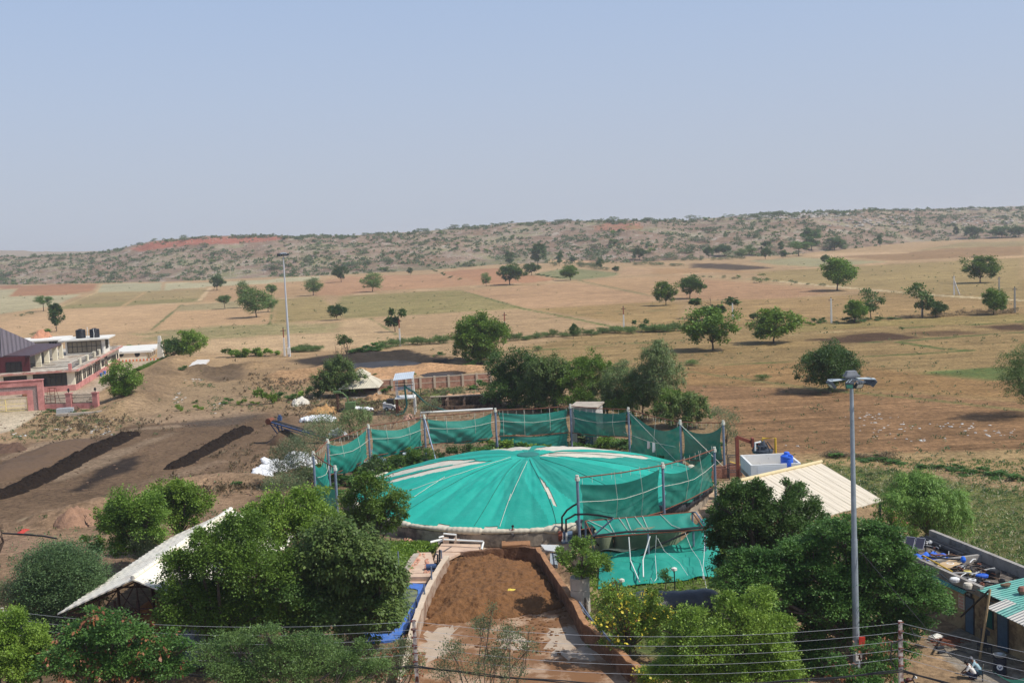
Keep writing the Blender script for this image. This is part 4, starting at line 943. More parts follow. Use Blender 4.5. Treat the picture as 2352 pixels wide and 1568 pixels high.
# kerb painted red and white
k0,k1=at('A',1615,630),at('A',2130,603);n=22;m1,m2=MB(),MB();d=U(k0,k1);s_=np.array([-d[1],d[0],0]);Lk=np.linalg.norm(k1-k0)
for i in range(n):(m1 if i%2 else m2).fr(k0,d,s_,Lk*i/n,Lk*(i+1)/n,0,.3,0,.45)
kb=T('painted_kerb','kerb painted in orange and white blocks before the white annex','kerb',k0);m1.build('orange_block',mat('orange_paint',lin(226,130,84),.7,.1),kb);m2.build('white_block',WHITEW,kb)
for i,x in enumerate((1635,1675,1725,1775,1810,1880)):ftree('A',x,612,588 if i%2 else 580,46 if i%2 else 54,'greenbush','trimmed round shrub behind the painted kerb','trimmed shrubs behind the painted kerb','bush','round_shrub')
for i in range(22):
 s_=i/21;x=1850+(2270-1850)*s_;y=745+(580-745)*s_
 ftree('A',x,y+10,y-38,90,'neem','dark clipped hedge bush along the top of the embankment','hedge bushes on the embankment','bush','hedge_bush')
tree_b=pxtree('round_tree','dense dark green tree in front of the pink building, on the embankment','tree',(287,928),[(255,875,22),(280,858,26),(300,866,22),(258,893,22),(290,892,28),(308,880,18),(272,850,18),(245,882,12),(275,903,20),(300,903,16)],'neem',41,1.3,4.4,.22)
# gate and fence
G0=at('A',600,1272);gz_=hgt(G0,'A',600,872)
gt=T('gateway','pink stone gateway with a patterned lattice band around the yellow gate','gate',G0)
def gf_(mm,a0,a1,b0,b1,z0,z1):return mm.fr(G0,bu,bv,a0,a1,b0,b1,z0,z1)
wp=.95
m_=MB();gf_(m_,0,wp,0,.8,0,gz_-.9);gf_(m_,0,30,0,.8,gz_-.9,gz_);m_.build('outer_frame',PINK,gt)
LAT=mat('lattice',lin(150,130,124),.8,.6,9);m_=MB();gf_(m_,wp,wp+.8,.15,.65,0,gz_-1.6);gf_(m_,wp,30,.15,.65,gz_-1.6,gz_-.9);m_.build('lattice_band',LAT,gt)
m_=MB();gf_(m_,wp+.8,wp+1.7,.02,.78,0,gz_-2.2);gf_(m_,wp+.8,30,.02,.78,gz_-2.2,gz_-1.6);m_.build('inner_frame',PINK,gt)
m_=MB();gf_(m_,-.12,30,-.12,.92,gz_,gz_+.14);m_.build('coping',PINK,gt)
YEL=mat('yellow_paint',lin(232,212,150),.6,.08);ye=T('yellow_gate','pale yellow bar gate closing the pink gateway','gate',G0+bu*6);m_=MB();zg=hgt(G0+bu*2.7,'A',480,1112)
for a in(wp+1.78,6.2,9.5,14,20):gf_(m_,a,a+.16,.3,.46,.1,zg)
for z in(.1,.55,zg*.55,zg-.1):gf_(m_,wp+1.78,24,.33,.43,z,z+.1)
m_.build('gate_frame',YEL,ye);m_=MB()
for k in range(95):a=wp+1.9+k*.22;gf_(m_,a,a+.035,.36,.40,.1,zg)
m_.build('gate_bars',YEL,ye)
F1=at('A',1285,1250);fd=U(G0,F1);fs=np.array([-fd[1],fd[0],0]);Lf=np.linalg.norm(F1-G0);hw=hgt(at('A',1100,1262),'A',1100,1190);hp_=hgt(F1,'A',1285,1048)
fc=T('pink_fence','low pink wall with black railing panels right of the gateway','fence',G0+fd*Lf/2)
MB().fr(G0,fd,fs,0,Lf,.15,.45,0,hw).build('low_wall',PINK,fc)
for s in(.48,1.0):
 m_=MB().fr(G0,fd,fs,Lf*s-.5,Lf*s+.45,0,.7,0,hp_);m_.fr(G0,fd,fs,Lf*s-.6,Lf*s+.55,-.1,.8,hp_,hp_+.15);po=m_.build('pier',PINK,fc)
 c=G0+fd*(Lf*s-.02)+fs*.35;MB().lathe([(.08,hp_+.15),(.08,hp_+.4),(.22,hp_+.45),(.16,hp_+.85),(.03,hp_+.95)],c,8).build('lamp',BLACKM,po)
for(s0_,s1_)in((0.0,.445),(.515,.965)):
 m_=MB()
 for z in(hw+.06,hp_-.75,hp_-.25):m_.fr(G0,fd,fs,Lf*s0_,Lf*s1_,.26,.34,z,z+.08)
 n=26
 for k in range(n):a=Lf*(s0_+(s1_-s0_)*k/(n-1));m_.fr(G0,fd,fs,a,a+.04,.28,.32,hw,hp_-.25)
 m_.build('railing',BLACKM,fc)
for(x,y,tp,w)in((850,1215,1165,90),(905,1210,1165,80),(1000,1205,1155,90),(1080,1200,1150,90),(1160,1200,1145,90),(1225,1195,1140,80)):
 ftree('A',x,y,tp,w,'bush3','clipped shrub behind the railing of the pink fence','shrubs behind the pink fence','bush','round_shrub')
for(x,y,tp,w)in((650,1300,1235,110),(740,1300,1240,120),(830,1290,1235,90),(980,1330,1265,110),(1150,1285,1250,110),(1210,1280,1250,80)):
 ftree('A',x,y,tp,w,'weed','green weed bush at the foot of the pink fence','weeds before the pink fence','bush','weed_bush')
 # step ladder, crate, cabinet, tubs in the court
def a_ladder(P,H,lab):
 m_=MB()
 for sx in(-.9,.9):
  for sy in(-1.2,1.2):m_.tube([P+[sx,sy,0],P+[sx*.6,sy*.2,H]],.05,4)
 for k in range(1,6):z=H*k/6;w=.9-.3*k/6;y=-1.2+k/6;m_.tube([P+[-w,y,z],P+[w,y,z]],.04,4)
 m_.box(P+np.array([0,0,H]),(1.3,.6,.08));tag(m_.build('step_ladder',mat('rust',lin(120,74,56),.85,.3,6),None,P),lab,'ladder')
a_ladder(at('A',715,1205),3.0,'rusty trestle ladder standing behind the railing of the pink fence')
P=at('A',385,1085);tag(MB().box(P+np.array([0,0,1.1]),(2.0,1.,2.2)).box(P+np.array([-.3,-.55,.9]),(.9,.1,1.6)).build('wooden_crate',mat('wood',lin(168,118,88),.85,.25,5),None,P),'brown wooden crate in the court behind the yellow gate','crate')
P=at('A',455,1085);m_=MB().box(P+np.array([0,0,1.1]),(1.1,.8,2.2)).box(P+np.array([0,0,2.25]),(1.2,.9,.1)).box(P+np.array([0,-.42,1.1]),(1.0,.04,.06));tag(m_.build('metal_cabinet',mat('grey_blue',lin(150,164,172),.6,.12),None,P),'blue-grey metal cabinet beside the wooden crate','cabinet')
for(x,y,lab)in((1362,822,'blue tub nearest the glazed side door'),(1405,795,'blue tub farther along the pink side wall')):
 P=at('A',x,y);tag(MB().lathe([(.25,0),(.34,.65),(.37,.65),(.37,.72),(.3,.72)],P,14).build('blue_tub',mat('blue_plastic',lin(70,110,190),.4,.1),None,P),lab,'tub')
P=at('A',880,1330);tag(MB().box(P+np.array([0,0,.5]),(2.6,1.2,1.0),.2).box(P+np.array([0,0,1.03]),(1.8,.6,.1),.2).build('concrete_block',mat('grey_block',lin(170,172,172),.9,.15),None,P),'grey concrete channel block in the weeds before the pink fence','block')
P=at('A',1080,1345);tag(MB().box(P+np.array([0,0,.25]),(7.5,.7,.45),.12).box(P+np.array([3.2,-.1,.5]),(.8,.6,.25),.3).build('concrete_beam',CONC,None,P),'long pale concrete beam lying before the pink fence','beam')
# white slab on the ground beyond the embankment
P=at('4',1810,360);pl=[at('4',*q_,.35)for q_ in((1700,375),(1860,380),(1925,315),(1790,318))];o=MB().plate(pl,.35);o2=o.build('white_slab',mat('white_sheet',lin(214,208,200),.7,.12,1.),None,P);tag(o2,'white slab cover lying on the ground below the bright green tree','slab')
# ================================================================== compost yard
COMP=mat('compost',(.020,.013,.009),1.,.5,3,bump=1.,bscale=4,spec=.1);BROWNP=mat('brown_compost',lin(98,78,60),.95,.2,2,bump=.4)
heap('compost_windrow','long black compost windrow reaching the left edge of the photo','compost heap','4',[(-160,1620),(60,1545),(300,1440),(560,1315),(760,1205),(950,1105),(1120,1030),(1235,990)],4.6,.62,COMP,11,.8,260,34,lump=2.)
heap('compost_windrow','shorter black compost windrow in the middle of the yard','compost heap','4',[(1550,1330),(1750,1225),(1950,1115),(2100,1040),(2200,990),(2290,950)],3.1,.62,COMP,12,.8,160,34,lump=2.)
heap('compost_bed','low smooth brown compost bed beside the long black windrow','compost heap','4',[(-100,1440),(100,1345),(300,1250),(560,1140),(830,1060)],6.5,.8,BROWNP,13,.12,80,16,sharp=2)
heap('compost_heap','dark low heap with litter at the left edge of the yard','compost heap','4',[(-60,1140),(60,1150),(180,1160)],4,.9,mat('dark_soil',lin(96,74,60),.95,.3,2,bump=.8),14,.5)
heap('compost_heap','brown soft compost cone under the blue conveyor','compost heap','5',[(170,1105),(300,1060),(470,1040)],5.5,2.4,BROWNP,15,.1,40,30,lump=.6)
heap('earth_mound','bare brown earth mound by the bushes at lower left','mound','a',[(440,400),(600,360),(760,330)],5,1.7,mat('bare_earth',lin(150,116,92),.95,.25,1.5,bump=.8),16,.4)
COURT=[p[:2]for p in gpts('A',(-500,1045),(1015,1015),(1290,1245),(600,1275),(180,1545),(-500,1700))]
STRAW=mat('straw',lin(188,146,96),.95,.3,5,bump=1.)
heap('straw_heap','dry straw heap left of the green machine','heap','B',[(30,640),(180,610),(320,600)],8,1.6,STRAW,17,.4)
heap('earth_mound','straw-covered earth mound behind the white loader','mound','B',[(680,470),(780,455),(890,465)],6,1.3,mat('straw_earth',lin(164,128,92),.95,.3,2,bump=.8),18,.4)
heap('lime_heap','small white lime heap left of the dark tree','heap','5',[(325,735),(400,728),(480,730)],5,1.5,mat('lime',lin(206,198,182),.95,.15,2,bump=1.),19,.6)
heap('earth_mound','broken brick and soil heap beyond the long brick trough','mound','5',[(1600,700),(1850,690),(2150,670)],5,1.1,mat('soil_rubble',lin(178,138,104),.95,.35,2,bump=1.),20,.5)
heap('earth_mound','pinkish gravel heap by the pump scaffold','mound','B',[(1120,700),(1170,690),(1230,695)],3.5,1.3,mat('pink_gravel',lin(190,150,130),.95,.2,3,bump=.6),21,.2)
# piles of white bags
SACK=mat('white_sack',lin(228,228,228),.6,.06,1.5)
def bag(P,s,r):
 """a slumped woven sack as one closed pillow"""
 rz,tl=r.uniform(0,6.28),r.uniform(-.3,.3);c,sn=math.cos(rz),math.sin(rz);V=[]
 for i in range(7):
  u=-1+2*i/6;w=(1-abs(u)**4)**.5*.9+.12
  for k in range(8):a=k/8*6.283;x,y,z=u*s*.62,math.cos(a)*s*.38*w*r.uniform(.85,1.1),math.sin(a)*s*.24*w*r.uniform(.85,1.1)+u*tl*s*.4;V.append((P[0]+x*c-y*sn,P[1]+x*sn+y*c,P[2]+s*.2+z))
 m_=MB();m_.add(V,[(i*8+k,i*8+(k+1)%8,(i+1)*8+(k+1)%8,(i+1)*8+k)for i in range(6)for k in range(8)]+[tuple(range(7,-1,-1)),tuple(range(48,56))]);return m_
sr=np.random.default_rng(15)
BAGP=[]
for i in range(6):
 o=bag((0,0,0),1.0,sr).build('sack',SACK,None,(0,0,0));BAGP.append(o.data);bpy.data.objects.remove(o)
def sacks(k,poly,n,hmax,label,group,s=1.15):
 P=np.array([at(k,*p)[:2]for p in poly]);c=P.mean(0);i=0
 while i<n:
  q_=P[sr.integers(len(P))]*(w_:=sr.random())+P[sr.integers(len(P))]*(1-w_);q_=q_*.8+(c+(q_-c)*sr.random())*.2
  e=np.linalg.norm(q_-c)/(np.linalg.norm(P-c,axis=1).max()+1e-6);z=hmax*max(0,1-e)*sr.random()
  o=link('sack',BAGP[sr.integers(6)],None,(q_[0],q_[1],z));o.rotation_euler=(sr.uniform(-.4,.4),sr.uniform(-.4,.4),sr.uniform(0,6.28));o.scale=(s*sr.uniform(.8,1.2),)*3;tag(o,label,'sack',group);i+=1
sacks('5',[(0,1410),(120,1405),(220,1350),(90,1330)],46,1.9,'white sack in the bright pile left of the green nets','white sacks piled left of the nets')
sacks('5',[(220,1340),(400,1330),(520,1310),(480,1260),(300,1290)],50,2.0,'white sack behind thin shrubs left of the green nets','white sacks behind the thin shrubs')
sacks('5',[(430,890),(560,895),(710,885),(640,865),(520,870)],34,.7,'white sack in the flat pile beyond the blue conveyor','white sacks beyond the conveyor')
sacks('5',[(680,1030),(750,1030),(815,1022)],16,.9,'white sack between the shrubs behind the first net','white sacks behind the first net')
sacks('5',[(990,1330),(1080,1330),(1180,1310),(1130,1290)],30,2.0,'white sack under the hanging nets beside the dome','white sacks under the nets')
sacks('5',[(1330,1270),(1400,1265),(1420,1250)],9,1.2,'white sack in the shrubs at the back of the dome','white sacks behind the dome')
sacks('B',[(520,590),(620,605),(710,600)],10,.4,'white sheet bundle on the ground beside the green machine','white bundles by the green machine')
# conveyor
BLUE=mat('blue_steel',lin(70,92,130),.55,.2,3,.3);DARKS=mat('dark_steel',(.035,.04,.05),.6,.3,4)
cb=at('5',490,1085);base_l=at('5',250,1070);ct=atY('5',130,880,base_l[1]-.5);cl=atY('5',500,985,cb[1]);cv=T('belt_conveyor','long blue belt conveyor rising to the left over a compost cone','conveyor',base_l)
d=U(cl,ct);s_=np.array([-d[1],d[0],0])*.45;ext=cl+(cl-ct)*.45
m_=MB()
for sg in(-1,1):m_.tube([ext+s_*sg,ct+s_*sg],.11,5);m_.tube([ext+s_*sg+[0,0,-.45],ct+s_*sg+[0,0,-.35]],.06,5)
for k in range(12):q_=ext+(ct-ext)*k/11;m_.tube([q_-s_,q_+s_],.06,5)
m_.build('frame',BLUE,cv)
MB().plate([ext-s_*.8+[0,0,.2],ext+s_*.8+[0,0,.2],ct+s_*.8+[0,0,.2],ct-s_*.8+[0,0,.2]],.06).build('belt',mat('rubber',(.02,.02,.022),.8,.2),cv)
MB().tube([ct-s_*1.3,ct+s_*1.3],.42,14).build('drum',mat('rust',lin(120,74,56)),cv);MB().box(ct+np.array([1.3,0,.25]),(.5,.7,.5)).box(ct+np.array([1.3,0,.6]),(.3,.4,.3)).build('motor',BLUE,cv)
for sg in(-1,1):
 q_=ct+(ext-ct)*.15;MB().tube([base_l+s_*sg,q_+s_*sg],.1,5).build('leg',BLUE,cv);MB().tube([base_l+s_*sg+[0,0,.4],ct+s_*sg],.08,5).build('brace',BLUE,cv)
 # hut with two-tier tiled roof
TILE=corr('cream_tile',lin(206,196,172),.35,(.9,-.43),col2=lin(176,164,140),amp=.4)
H0=at('B',665,425);ht_=T('open_hut','open hut with a two-tier pale tiled hip roof under the dark tree','hut',H0);ze=hgt(at('B',700,420),'B',700,300)
wx,wy=240*.1953/ppm(H0),4.2;c=H0+np.array([-1.0,wy*.55,0])
def hip(mm,c,wx,wy,z0,fx,fy,z1,t=.12):
 A=[c+[sx*wx,sy*wy,z0]for sx,sy in((-1,-1),(1,-1),(1,1),(-1,1))];B_=[c+[sx*fx,sy*fy,z1]for sx,sy in((-1,-1),(1,-1),(1,1),(-1,1))]
 mm.hexa([p-[0,0,t]for p in A]+B_);return mm
hip(MB(),c,wx,wy,ze,wx*.38,wy*.38,ze+1.5).build('lower_roof',TILE,ht_);hip(MB(),c,wx*.44,wy*.44,ze+1.75,wx*.1,wy*.04,ze+2.7).build('upper_roof',TILE,ht_)
for sx in(-.85,0,.85):
 for sy in(-.85,.85):MB().box(c+np.array([sx*wx,sy*wy,ze/2]),(.2,.2,ze)).build('post',mat('dark_wood',(.05,.035,.025),.9),ht_)
MB().box(c+np.array([0,wy*.8,ze/2-.1]),(wx*1.7,.2,ze-.3)).box(c+np.array([-wx*.82,0,ze/2-.1]),(.2,wy*1.6,ze-.3)).build('back_wall',mat('brown_brick',lin(120,82,62),.95,.25,4),ht_)
MB().box(c+np.array([0,0,.08]),(wx*1.9,wy*1.9,.16)).build('floor_slab',CONC,ht_)
pxtree('thorn_tree','dark bushy thorn tree with bare twigs above it, beside the open hut','tree',(778,913),[(745,872,28),(775,855,32),(805,865,26),(760,888,28),(800,888,26),(735,892,20),(775,838,22),(822,876,14),(780,898,24),(750,898,18)],'mango',44,1.5,3.6,.25)
def bare(name,label,base,H,seed,tr,spread=.6,M_=None,lev=4,lean=(0,0)):
 r=np.random.default_rng(seed);m_=MB()
 def br(p,d,L_,rr,l):
  e=p+d*L_;md=(p+e)/2+r.normal(size=3)*L_*.08;m_.tube([p,md,e],[rr,rr*.8,rr*.6],5 if l>2 else 3)
  if l==0:return
  for _ in range(3 if l>1 else 4):q_=d+r.normal(size=3)*spread;q_[2]+=.15;q_/=np.linalg.norm(q_);br(e if r.random()<.6 else md,q_,L_*r.uniform(.55,.85),rr*.58,l-1)
 br(np.array(base,float),np.array([lean[0],lean[1],1.])/np.linalg.norm([lean[0],lean[1],1.]),H*.36,tr,lev);o=m_.build(name,M_ or mat('dead_wood',lin(92,76,66),.95,.25,5),None,base);return tag(o,label,'tree')
b=at('D',778,905);bare('dead_tree','bare dark twigs of a dead tree above the thorn tree by the hut',b+np.array([0,1.5,0]),hgt(b,'D',775,785),5,.16,.45)
bare('dead_tree','bare leafless tree at the left edge above the creeper mound',at('D',-2,1302),6.2,8,.16,.6,lean=(.25,0))
pxtree('thorn_tree','small leafy tree rising behind the bare twigs','tree',(795,832),[(790,780,14),(800,775,12),(792,792,12),(805,788,9)],'dark',45,1.4,3.4,.15)
pxtree('round_tree','very large round bright green tree behind the slurry ponds','tree',(1106,836),[(1070,765,26),(1095,750,28),(1125,758,27),(1145,768,18),(1062,790,22),(1090,785,30),(1120,790,28),(1075,810,20),(1105,812,22),(1130,812,18),(1150,785,14),(1085,822,18),(1115,824,16),(1075,780,26),(1135,780,26),(1105,765,28)],'neem',46,2.0,4.2,.4)
# ponds
SLUR=mat('slurry',(.026,.020,.018),.22,.3,.3,col2=(.05,.043,.04),thr=(.45,.6),spec=.05)
SLUR.node_tree.nodes['Principled BSDF'].inputs['IOR'].default_value=1.12
def pond(name,k,pts,z,M_,soft=0):return tag(MB().add([up(at(k,*p,z),z)for p in pts]+[up(sum(at(k,*p,z)for p in pts)/len(pts),z)],[(i,(i+1)%len(pts),len(pts))for i in range(len(pts))]).build(name,M_,None,at(k,*pts[0],z)),kind='structure')
pond('pond_water','5',[(820,425),(900,350),(1000,328),(1300,312),(1560,330),(1720,365),(1740,385),(1440,402),(1200,425),(960,432)],-.12,SLUR)
pond('pond_water','5',[(1440,480),(1490,445),(1600,425),(1850,402),(1960,425),(1840,468),(1600,495)],-.12,SLUR)
# brick wall
BRICK=mat('brick',lin(176,134,112),.95,.25,2.5,bump=.6,bscale=10,col2=lin(146,104,84),thr=(.45,.65));BPIER=mat('wall_pier',lin(186,168,146),.9,.15,2)
w0=at('B',800,372);w1=at('B',2130,285);d=U(w0,w1);s_=np.array([-d[1],d[0],0]);Lw=np.linalg.norm(w1-w0)
bw=T('brick_wall','long brick boundary wall with concrete piers in front of the small slurry pond','wall',(w0+w1)/2);hA=hgt(at('B',1440,330),'B',1440,203)
MB().fr(w0,d,s_,0,Lw,0,.25,0,hA).build('panel',BRICK,bw);MB().fr(w0,d,s_,0,Lw,-.03,.27,hA,hA+.12).fr(w0,d,s_,0,Lw,-.03,.0,hA*.5,hA*.5+.14).build('coping',BPIER,bw)
for k in range(9):MB().fr(w0,d,s_,Lw*k/8-.2,Lw*k/8+.2,-.15,.35,0,hA+.2).build('pier',BPIER,bw)
# green machine, loader, scaffold
GRN=mat('green_paint',lin(92,116,70),.6,.2,3);P=at('B',420,605);mc=T('compost_turner','green compost turner with a vertical spiked rotor arm','machine',P)
MB().box(P+np.array([.75,.3,.9]),(1.5,1.2,1.0)).box(P+np.array([.3,.3,.3]),(2.6,1.2,.25)).box(P+np.array([1.35,.3,1.3]),(.4,1.1,.3)).build('body',GRN,mc)
zt=hgt(P+[-1.5,0,0],'B',340,375);MB().tube([P+[.1,0,.5],P+[.45,0,1.2],P+[.4,0,zt*.7],P+[-.3,0,zt-.2],P+[-1.3,0,zt-.1]],.13,6).box(P+np.array([-1.15,0,zt]),(1.1,.6,.28)).build('arm',GRN,mc)
m_=MB();R0_=P+[-1.15,0,0];m_.tube([R0_+[0,0,.1],R0_+[0,0,zt-.2]],.2,8)
for k in range(26):a=k*1.2;z=.2+(zt-.5)*k/26;m_.tube([R0_+[0,0,z],R0_+[.42*math.cos(a),.42*math.sin(a),z]],.045,4)
m_.build('spiked_rotor',mat('rotor',lin(84,62,50),.9,.3,5),mc)
for sx in(-.6,1.2):MB().tube([P+[sx,-.6,.33],P+[sx,-.35,.33]],.33,12).build('wheel',mat('rubber',(.02,.02,.022)),mc)
P=at('B',955,592);ld=T('skid_loader','white and black skid-steer loader facing the pump scaffold','loader',P);s=(1060-865)*.1953/ppm(P)/3.4
def lb(mm,c,dd):return mm.box(P+np.array(c)*s,tuple(np.array(dd)*s))
WL=mat('loader_paint',lin(214,212,208),.45,.08)
m_=MB();m_.hexa([P+np.array(q_)*s for q_ in((-1.6,-.8,.45),(.9,-.8,.45),(.9,.8,.45),(-1.6,.8,.45),(-1.55,-.8,1.75),(.7,-.8,1.15),(.7,.8,1.15),(-1.55,.8,1.75))]);m_.build('body',WL,ld)
m_=MB();m_.hexa([P+np.array(q_)*s for q_ in((-1.1,-.6,1.2),(.75,-.6,1.2),(.75,.6,1.2),(-1.1,.6,1.2),(-.75,-.55,2.25),(.55,-.55,2.25),(.55,.55,2.25),(-.75,.55,2.25))]);m_.build('cab',GLASS,ld)
lb(MB(),(-.05,0,2.3),(1.5,1.2,.1)).build('roof',BLACKM,ld)
for sx in(-.85,.55):
 for sy in(-.95,.95):
  w_=MB().tube([P+np.array([sx,sy-.15,.42])*s,P+np.array([sx,sy+.15,.42])*s],.42*s,14).build('wheel',mat('rubber',(.02,.02,.022)),ld);MB().tube([P+np.array([sx,sy-.17,.42])*s,P+np.array([sx,sy+.17,.42])*s],.2*s,10).build('rim',mat('dull_white',lin(190,190,184),.6),w_)
for sy in(-.85,.85):MB().tube([P+np.array([-1.5,sy,1.7])*s,P+np.array([.2,sy,1.35])*s,P+np.array([1.5,sy,.5])*s],.1*s,5).build('lift_arm',WL,ld)
m_=MB();m_.hexa([P+np.array(q_)*s for q_ in((1.3,-1,.05),(2.2,-1,.05),(2.2,1,.05),(1.3,1,.05),(1.3,-1,.8),(1.6,-1,.75),(1.6,1,.75),(1.3,1,.8))]);m_.build('bucket',mat('rust',lin(120,74,56)),ld)
MB().tube([P+np.array([-1.35,-.4,1.7])*s,P+np.array([-1.4,-.4,2.35])*s],.06*s,5).build('exhaust',BLACKM,ld)
P=at('B',1135,625);sc=T('pump_scaffold','tall pump scaffold with a small tin roof and a dark green hose','scaffold',P);w_=105*.1953/ppm(P);zt=hgt(P,'B',1110,205);zm=hgt(P,'B',1135,432)
for sx in(-1,1):
 for sy in(-.8,.8):
  MB().tube([P+[sx*w_,sy*1.4,0],P+[sx*w_,sy*1.4,zm]],.11,6).build('leg',WPIPE if sx>0 else mat('rust',lin(120,74,56)),sc);MB().tube([P+[sx*w_*.95,sy*1.4,zm],P+[sx*w_*.9,sy*1.4,zt]],.08,6).build('upper_post',WPIPE,sc)
MB().box(P+np.array([0,0,zm]),(w_*2.2,3.2,.14)).build('platform',WPIPE,sc)
MB().plate([P+[-w_*1.15,-1.9,zt-.1],P+[w_*1.05,-1.9,zt+.1],P+[w_*1.05,1.6,zt+.7],P+[-w_*1.15,1.6,zt+.5]],.06).build('tin_roof',corr('tin',lin(190,198,204),.3,(1,0),amp=.25),sc)
MB().tube([P+[-w_*.8,-.2,zm+1.3],P+[w_*.6,-.2,zm+1.5]],.28,10).box(P+np.array([w_*.5,-.2,zm+1.3]),(.5,.5,1.)).build('pump',mat('pump_grey',lin(170,176,184),.4,.15,3,.4),sc)
for z in(zm+1.9,zm+2.3):MB().tube([P+[-w_,-1.2,z],P+[w_,-1.2,z]],.05,5).build('rail',DARKS,sc)
HOSE=mat('green_hose',lin(24,78,72),.5,.15)
MB().tube([P+[.1,-1.5,zt-.9],P+[.15,-1.7,zm+.8],P+[.3,-1.8,zm-.8],P+[.2,-1.9,1.2],P+[-.3,-2.1,.3],P+[-1.3,-2.5,.15]],.14,7).tube([P+[.1,-1.4,zt-1.2],P+[1.4,-1.4,zm+.9],P+[3.2,-1.5,zm-1.0],P+[5.4,-1.5,.6],P+[6.3,-1.2,.2]],.14,7).build('hose',HOSE,sc)
# brick trough and white pipe behind the nets
w0=at('B',1395,606);w1=at('B',2235,570);d=U(w0,w1);s_=np.array([-d[1],d[0],0]);Lw=np.linalg.norm(w1-w0);tr_=T('brick_trough','long low brick trough with cross walls behind the nets','trough',(w0+w1)/2)
DB=mat('stained_brick',lin(120,96,78),.95,.45,3,bump=.8,bscale=9,col2=lin(58,46,40),thr=(.42,.6));hT=1.6
MB().fr(w0,d,s_,0,Lw,4.0,4.3,0,hT).build('back_wall',DB,tr_);MB().fr(w0,d,s_,0,Lw,3.9,4.4,hT,hT+.14).build('coping',BPIER,tr_)
for k in range(5):MB().fr(w0,d,s_,Lw*k/4-.15,Lw*k/4+.15,.3,4.0,0,hT*.96).build('cross_wall',DB,tr_)
MB().fr(w0,d,s_,0,Lw,0,.3,0,.7).build('front_wall',DB,tr_)
p0,p1=at('B',1300,618,.9),at('B',2150,572,.9);tag(MB().tube([up(p0,.1),p0,p1],.16,8).build('white_pipe',WPIPE,None,p0),'long white pipe running along the front of the brick trough','pipe')
# weeds, shrubs and rubbish of the yard edges
for(k,x,y,tp,w,key,lab)in(('4',1653,785,710,72,'greenbush','bright round bush, leftmost of the small bushes by the yard'),('4',1825,775,715,76,'greenbush','bright round bush second in the row by the yard'),
('4',2222,735,660,72,'greenbush','bright round bush third in the row by the yard'),('4',2335,730,682,62,'greenbush','bright round bush rightmost in the row by the yard'),
('4',1800,715,670,60,'weed','thin weed behind the second round bush'),('4',2090,720,640,110,'weed','pale tall weed between rubble and round bushes'),('4',1690,435,340,100,'weed','blue-green bush on the slope below the white slab'),
('5',80,720,545,150,'greenbush','tall leafy bush at the left of the dark thorn tree'),('5',200,690,580,150,'weed','loose bush left of the thorn tree'),('5',330,690,600,140,'weed','loose bush nearer the thorn tree'),('5',470,670,545,110,'greenbush','bright bush touching the left side of the thorn tree'),('5',570,660,570,90,'weed','grey bush under the thorn tree'),
('B',910,380,270,150,'weed','blue-grey bush right of the open hut'),('B',1990,340,190,190,'weed','blue-grey bush at the right end of the brick wall'),('B',2160,330,230,130,'weed','leafy bush right of the wall end'),('B',1485,320,205,70,'weed','creeper clump against the brick wall'),
('B',2020,450,405,40,'weed','small weed on the brick rubble heap'),('5',1090,455,432,70,'bush3','low bush on the sandy bank between ponds'),('5',1462,460,425,40,'bush3','small bush at the edge of the small pond'),('4',2200,1480,1395,150,'weed','low bush in front of the white sacks'),
('5',1040,250,175,190,'weed','wide thorn bush on the far bank of the big pond'),('5',1200,215,175,120,'reedclump','reed tussock left of the white power pole')):
 ftree(k,x,y,tp,w,key,lab,None,'bush','bush')
LIT=mat('litter',lin(206,206,202),.7,.2,2);P_,S_=[],[]
for(k,x,y,dx_,dy_,n)in(('4',1450,640,60,20,18),('4',1560,680,80,30,26),('4',1420,760,60,20,10),('4',1740,500,70,15,10),('4',850,830,70,30,14),('4',930,940,90,40,20),('4',600,960,60,15,8),('4',180,1015,60,12,10),('4',1810,505,30,10,4),('7',1000,380,130,25,26),('7',1150,500,160,45,34),('7',1380,600,110,12,12),('7',1850,470,90,25,18),('7',2150,530,110,25,18),('7',260,640,60,10,4),('5',500,420,40,15,6),('7',1650,470,60,12,8),('4',1950,740,60,20,10),('5',800,690,120,30,14)):
 for _ in range(n):P_.append(at(k,x+sr.normal()*dx_,y+sr.normal()*dy_));S_.append(sr.uniform(.06,.2)if k=='7' else sr.uniform(.1,.28))
o=stones('litter','scraps of white rubbish scattered on bare ground',P_,S_,LIT,sr,.3)
P_,S_=[],[]
for _ in range(800):
 x,y=sr.uniform(0,2352),sr.uniform(420,1560);P_.append(at('4',x,y));S_.append(sr.uniform(.05,.2))
stones('clods','clods and stones scattered over the yard soil',P_,S_,mat('clod',lin(112,90,72),.95,.3),sr,.6)
P_,S_=[],[]
for(k,x,y,dx_,dy_,n)in(('4',700,880,330,70,260),('4',300,1020,220,30,120),('5',1200,720,350,40,240),('5',1700,610,170,35,300),('5',300,640,200,40,160),('4',2100,750,200,30,90),('5',1500,700,500,40,160),('4',1850,560,80,20,50),('4',560,780,160,20,80)):
 for _ in range(n):
  P=at(k,x+sr.normal()*dx_,y+sr.normal()*dy_)
  if inpoly(COURT,P[0],P[1]):continue
  P_.append(P);S_.append(sr.uniform(.3,.8))
scrub('weeds','low weeds around the compost yard',P_[::2],S_[::2],20,.26,'scrub',sr)
P_,S_=[],[]
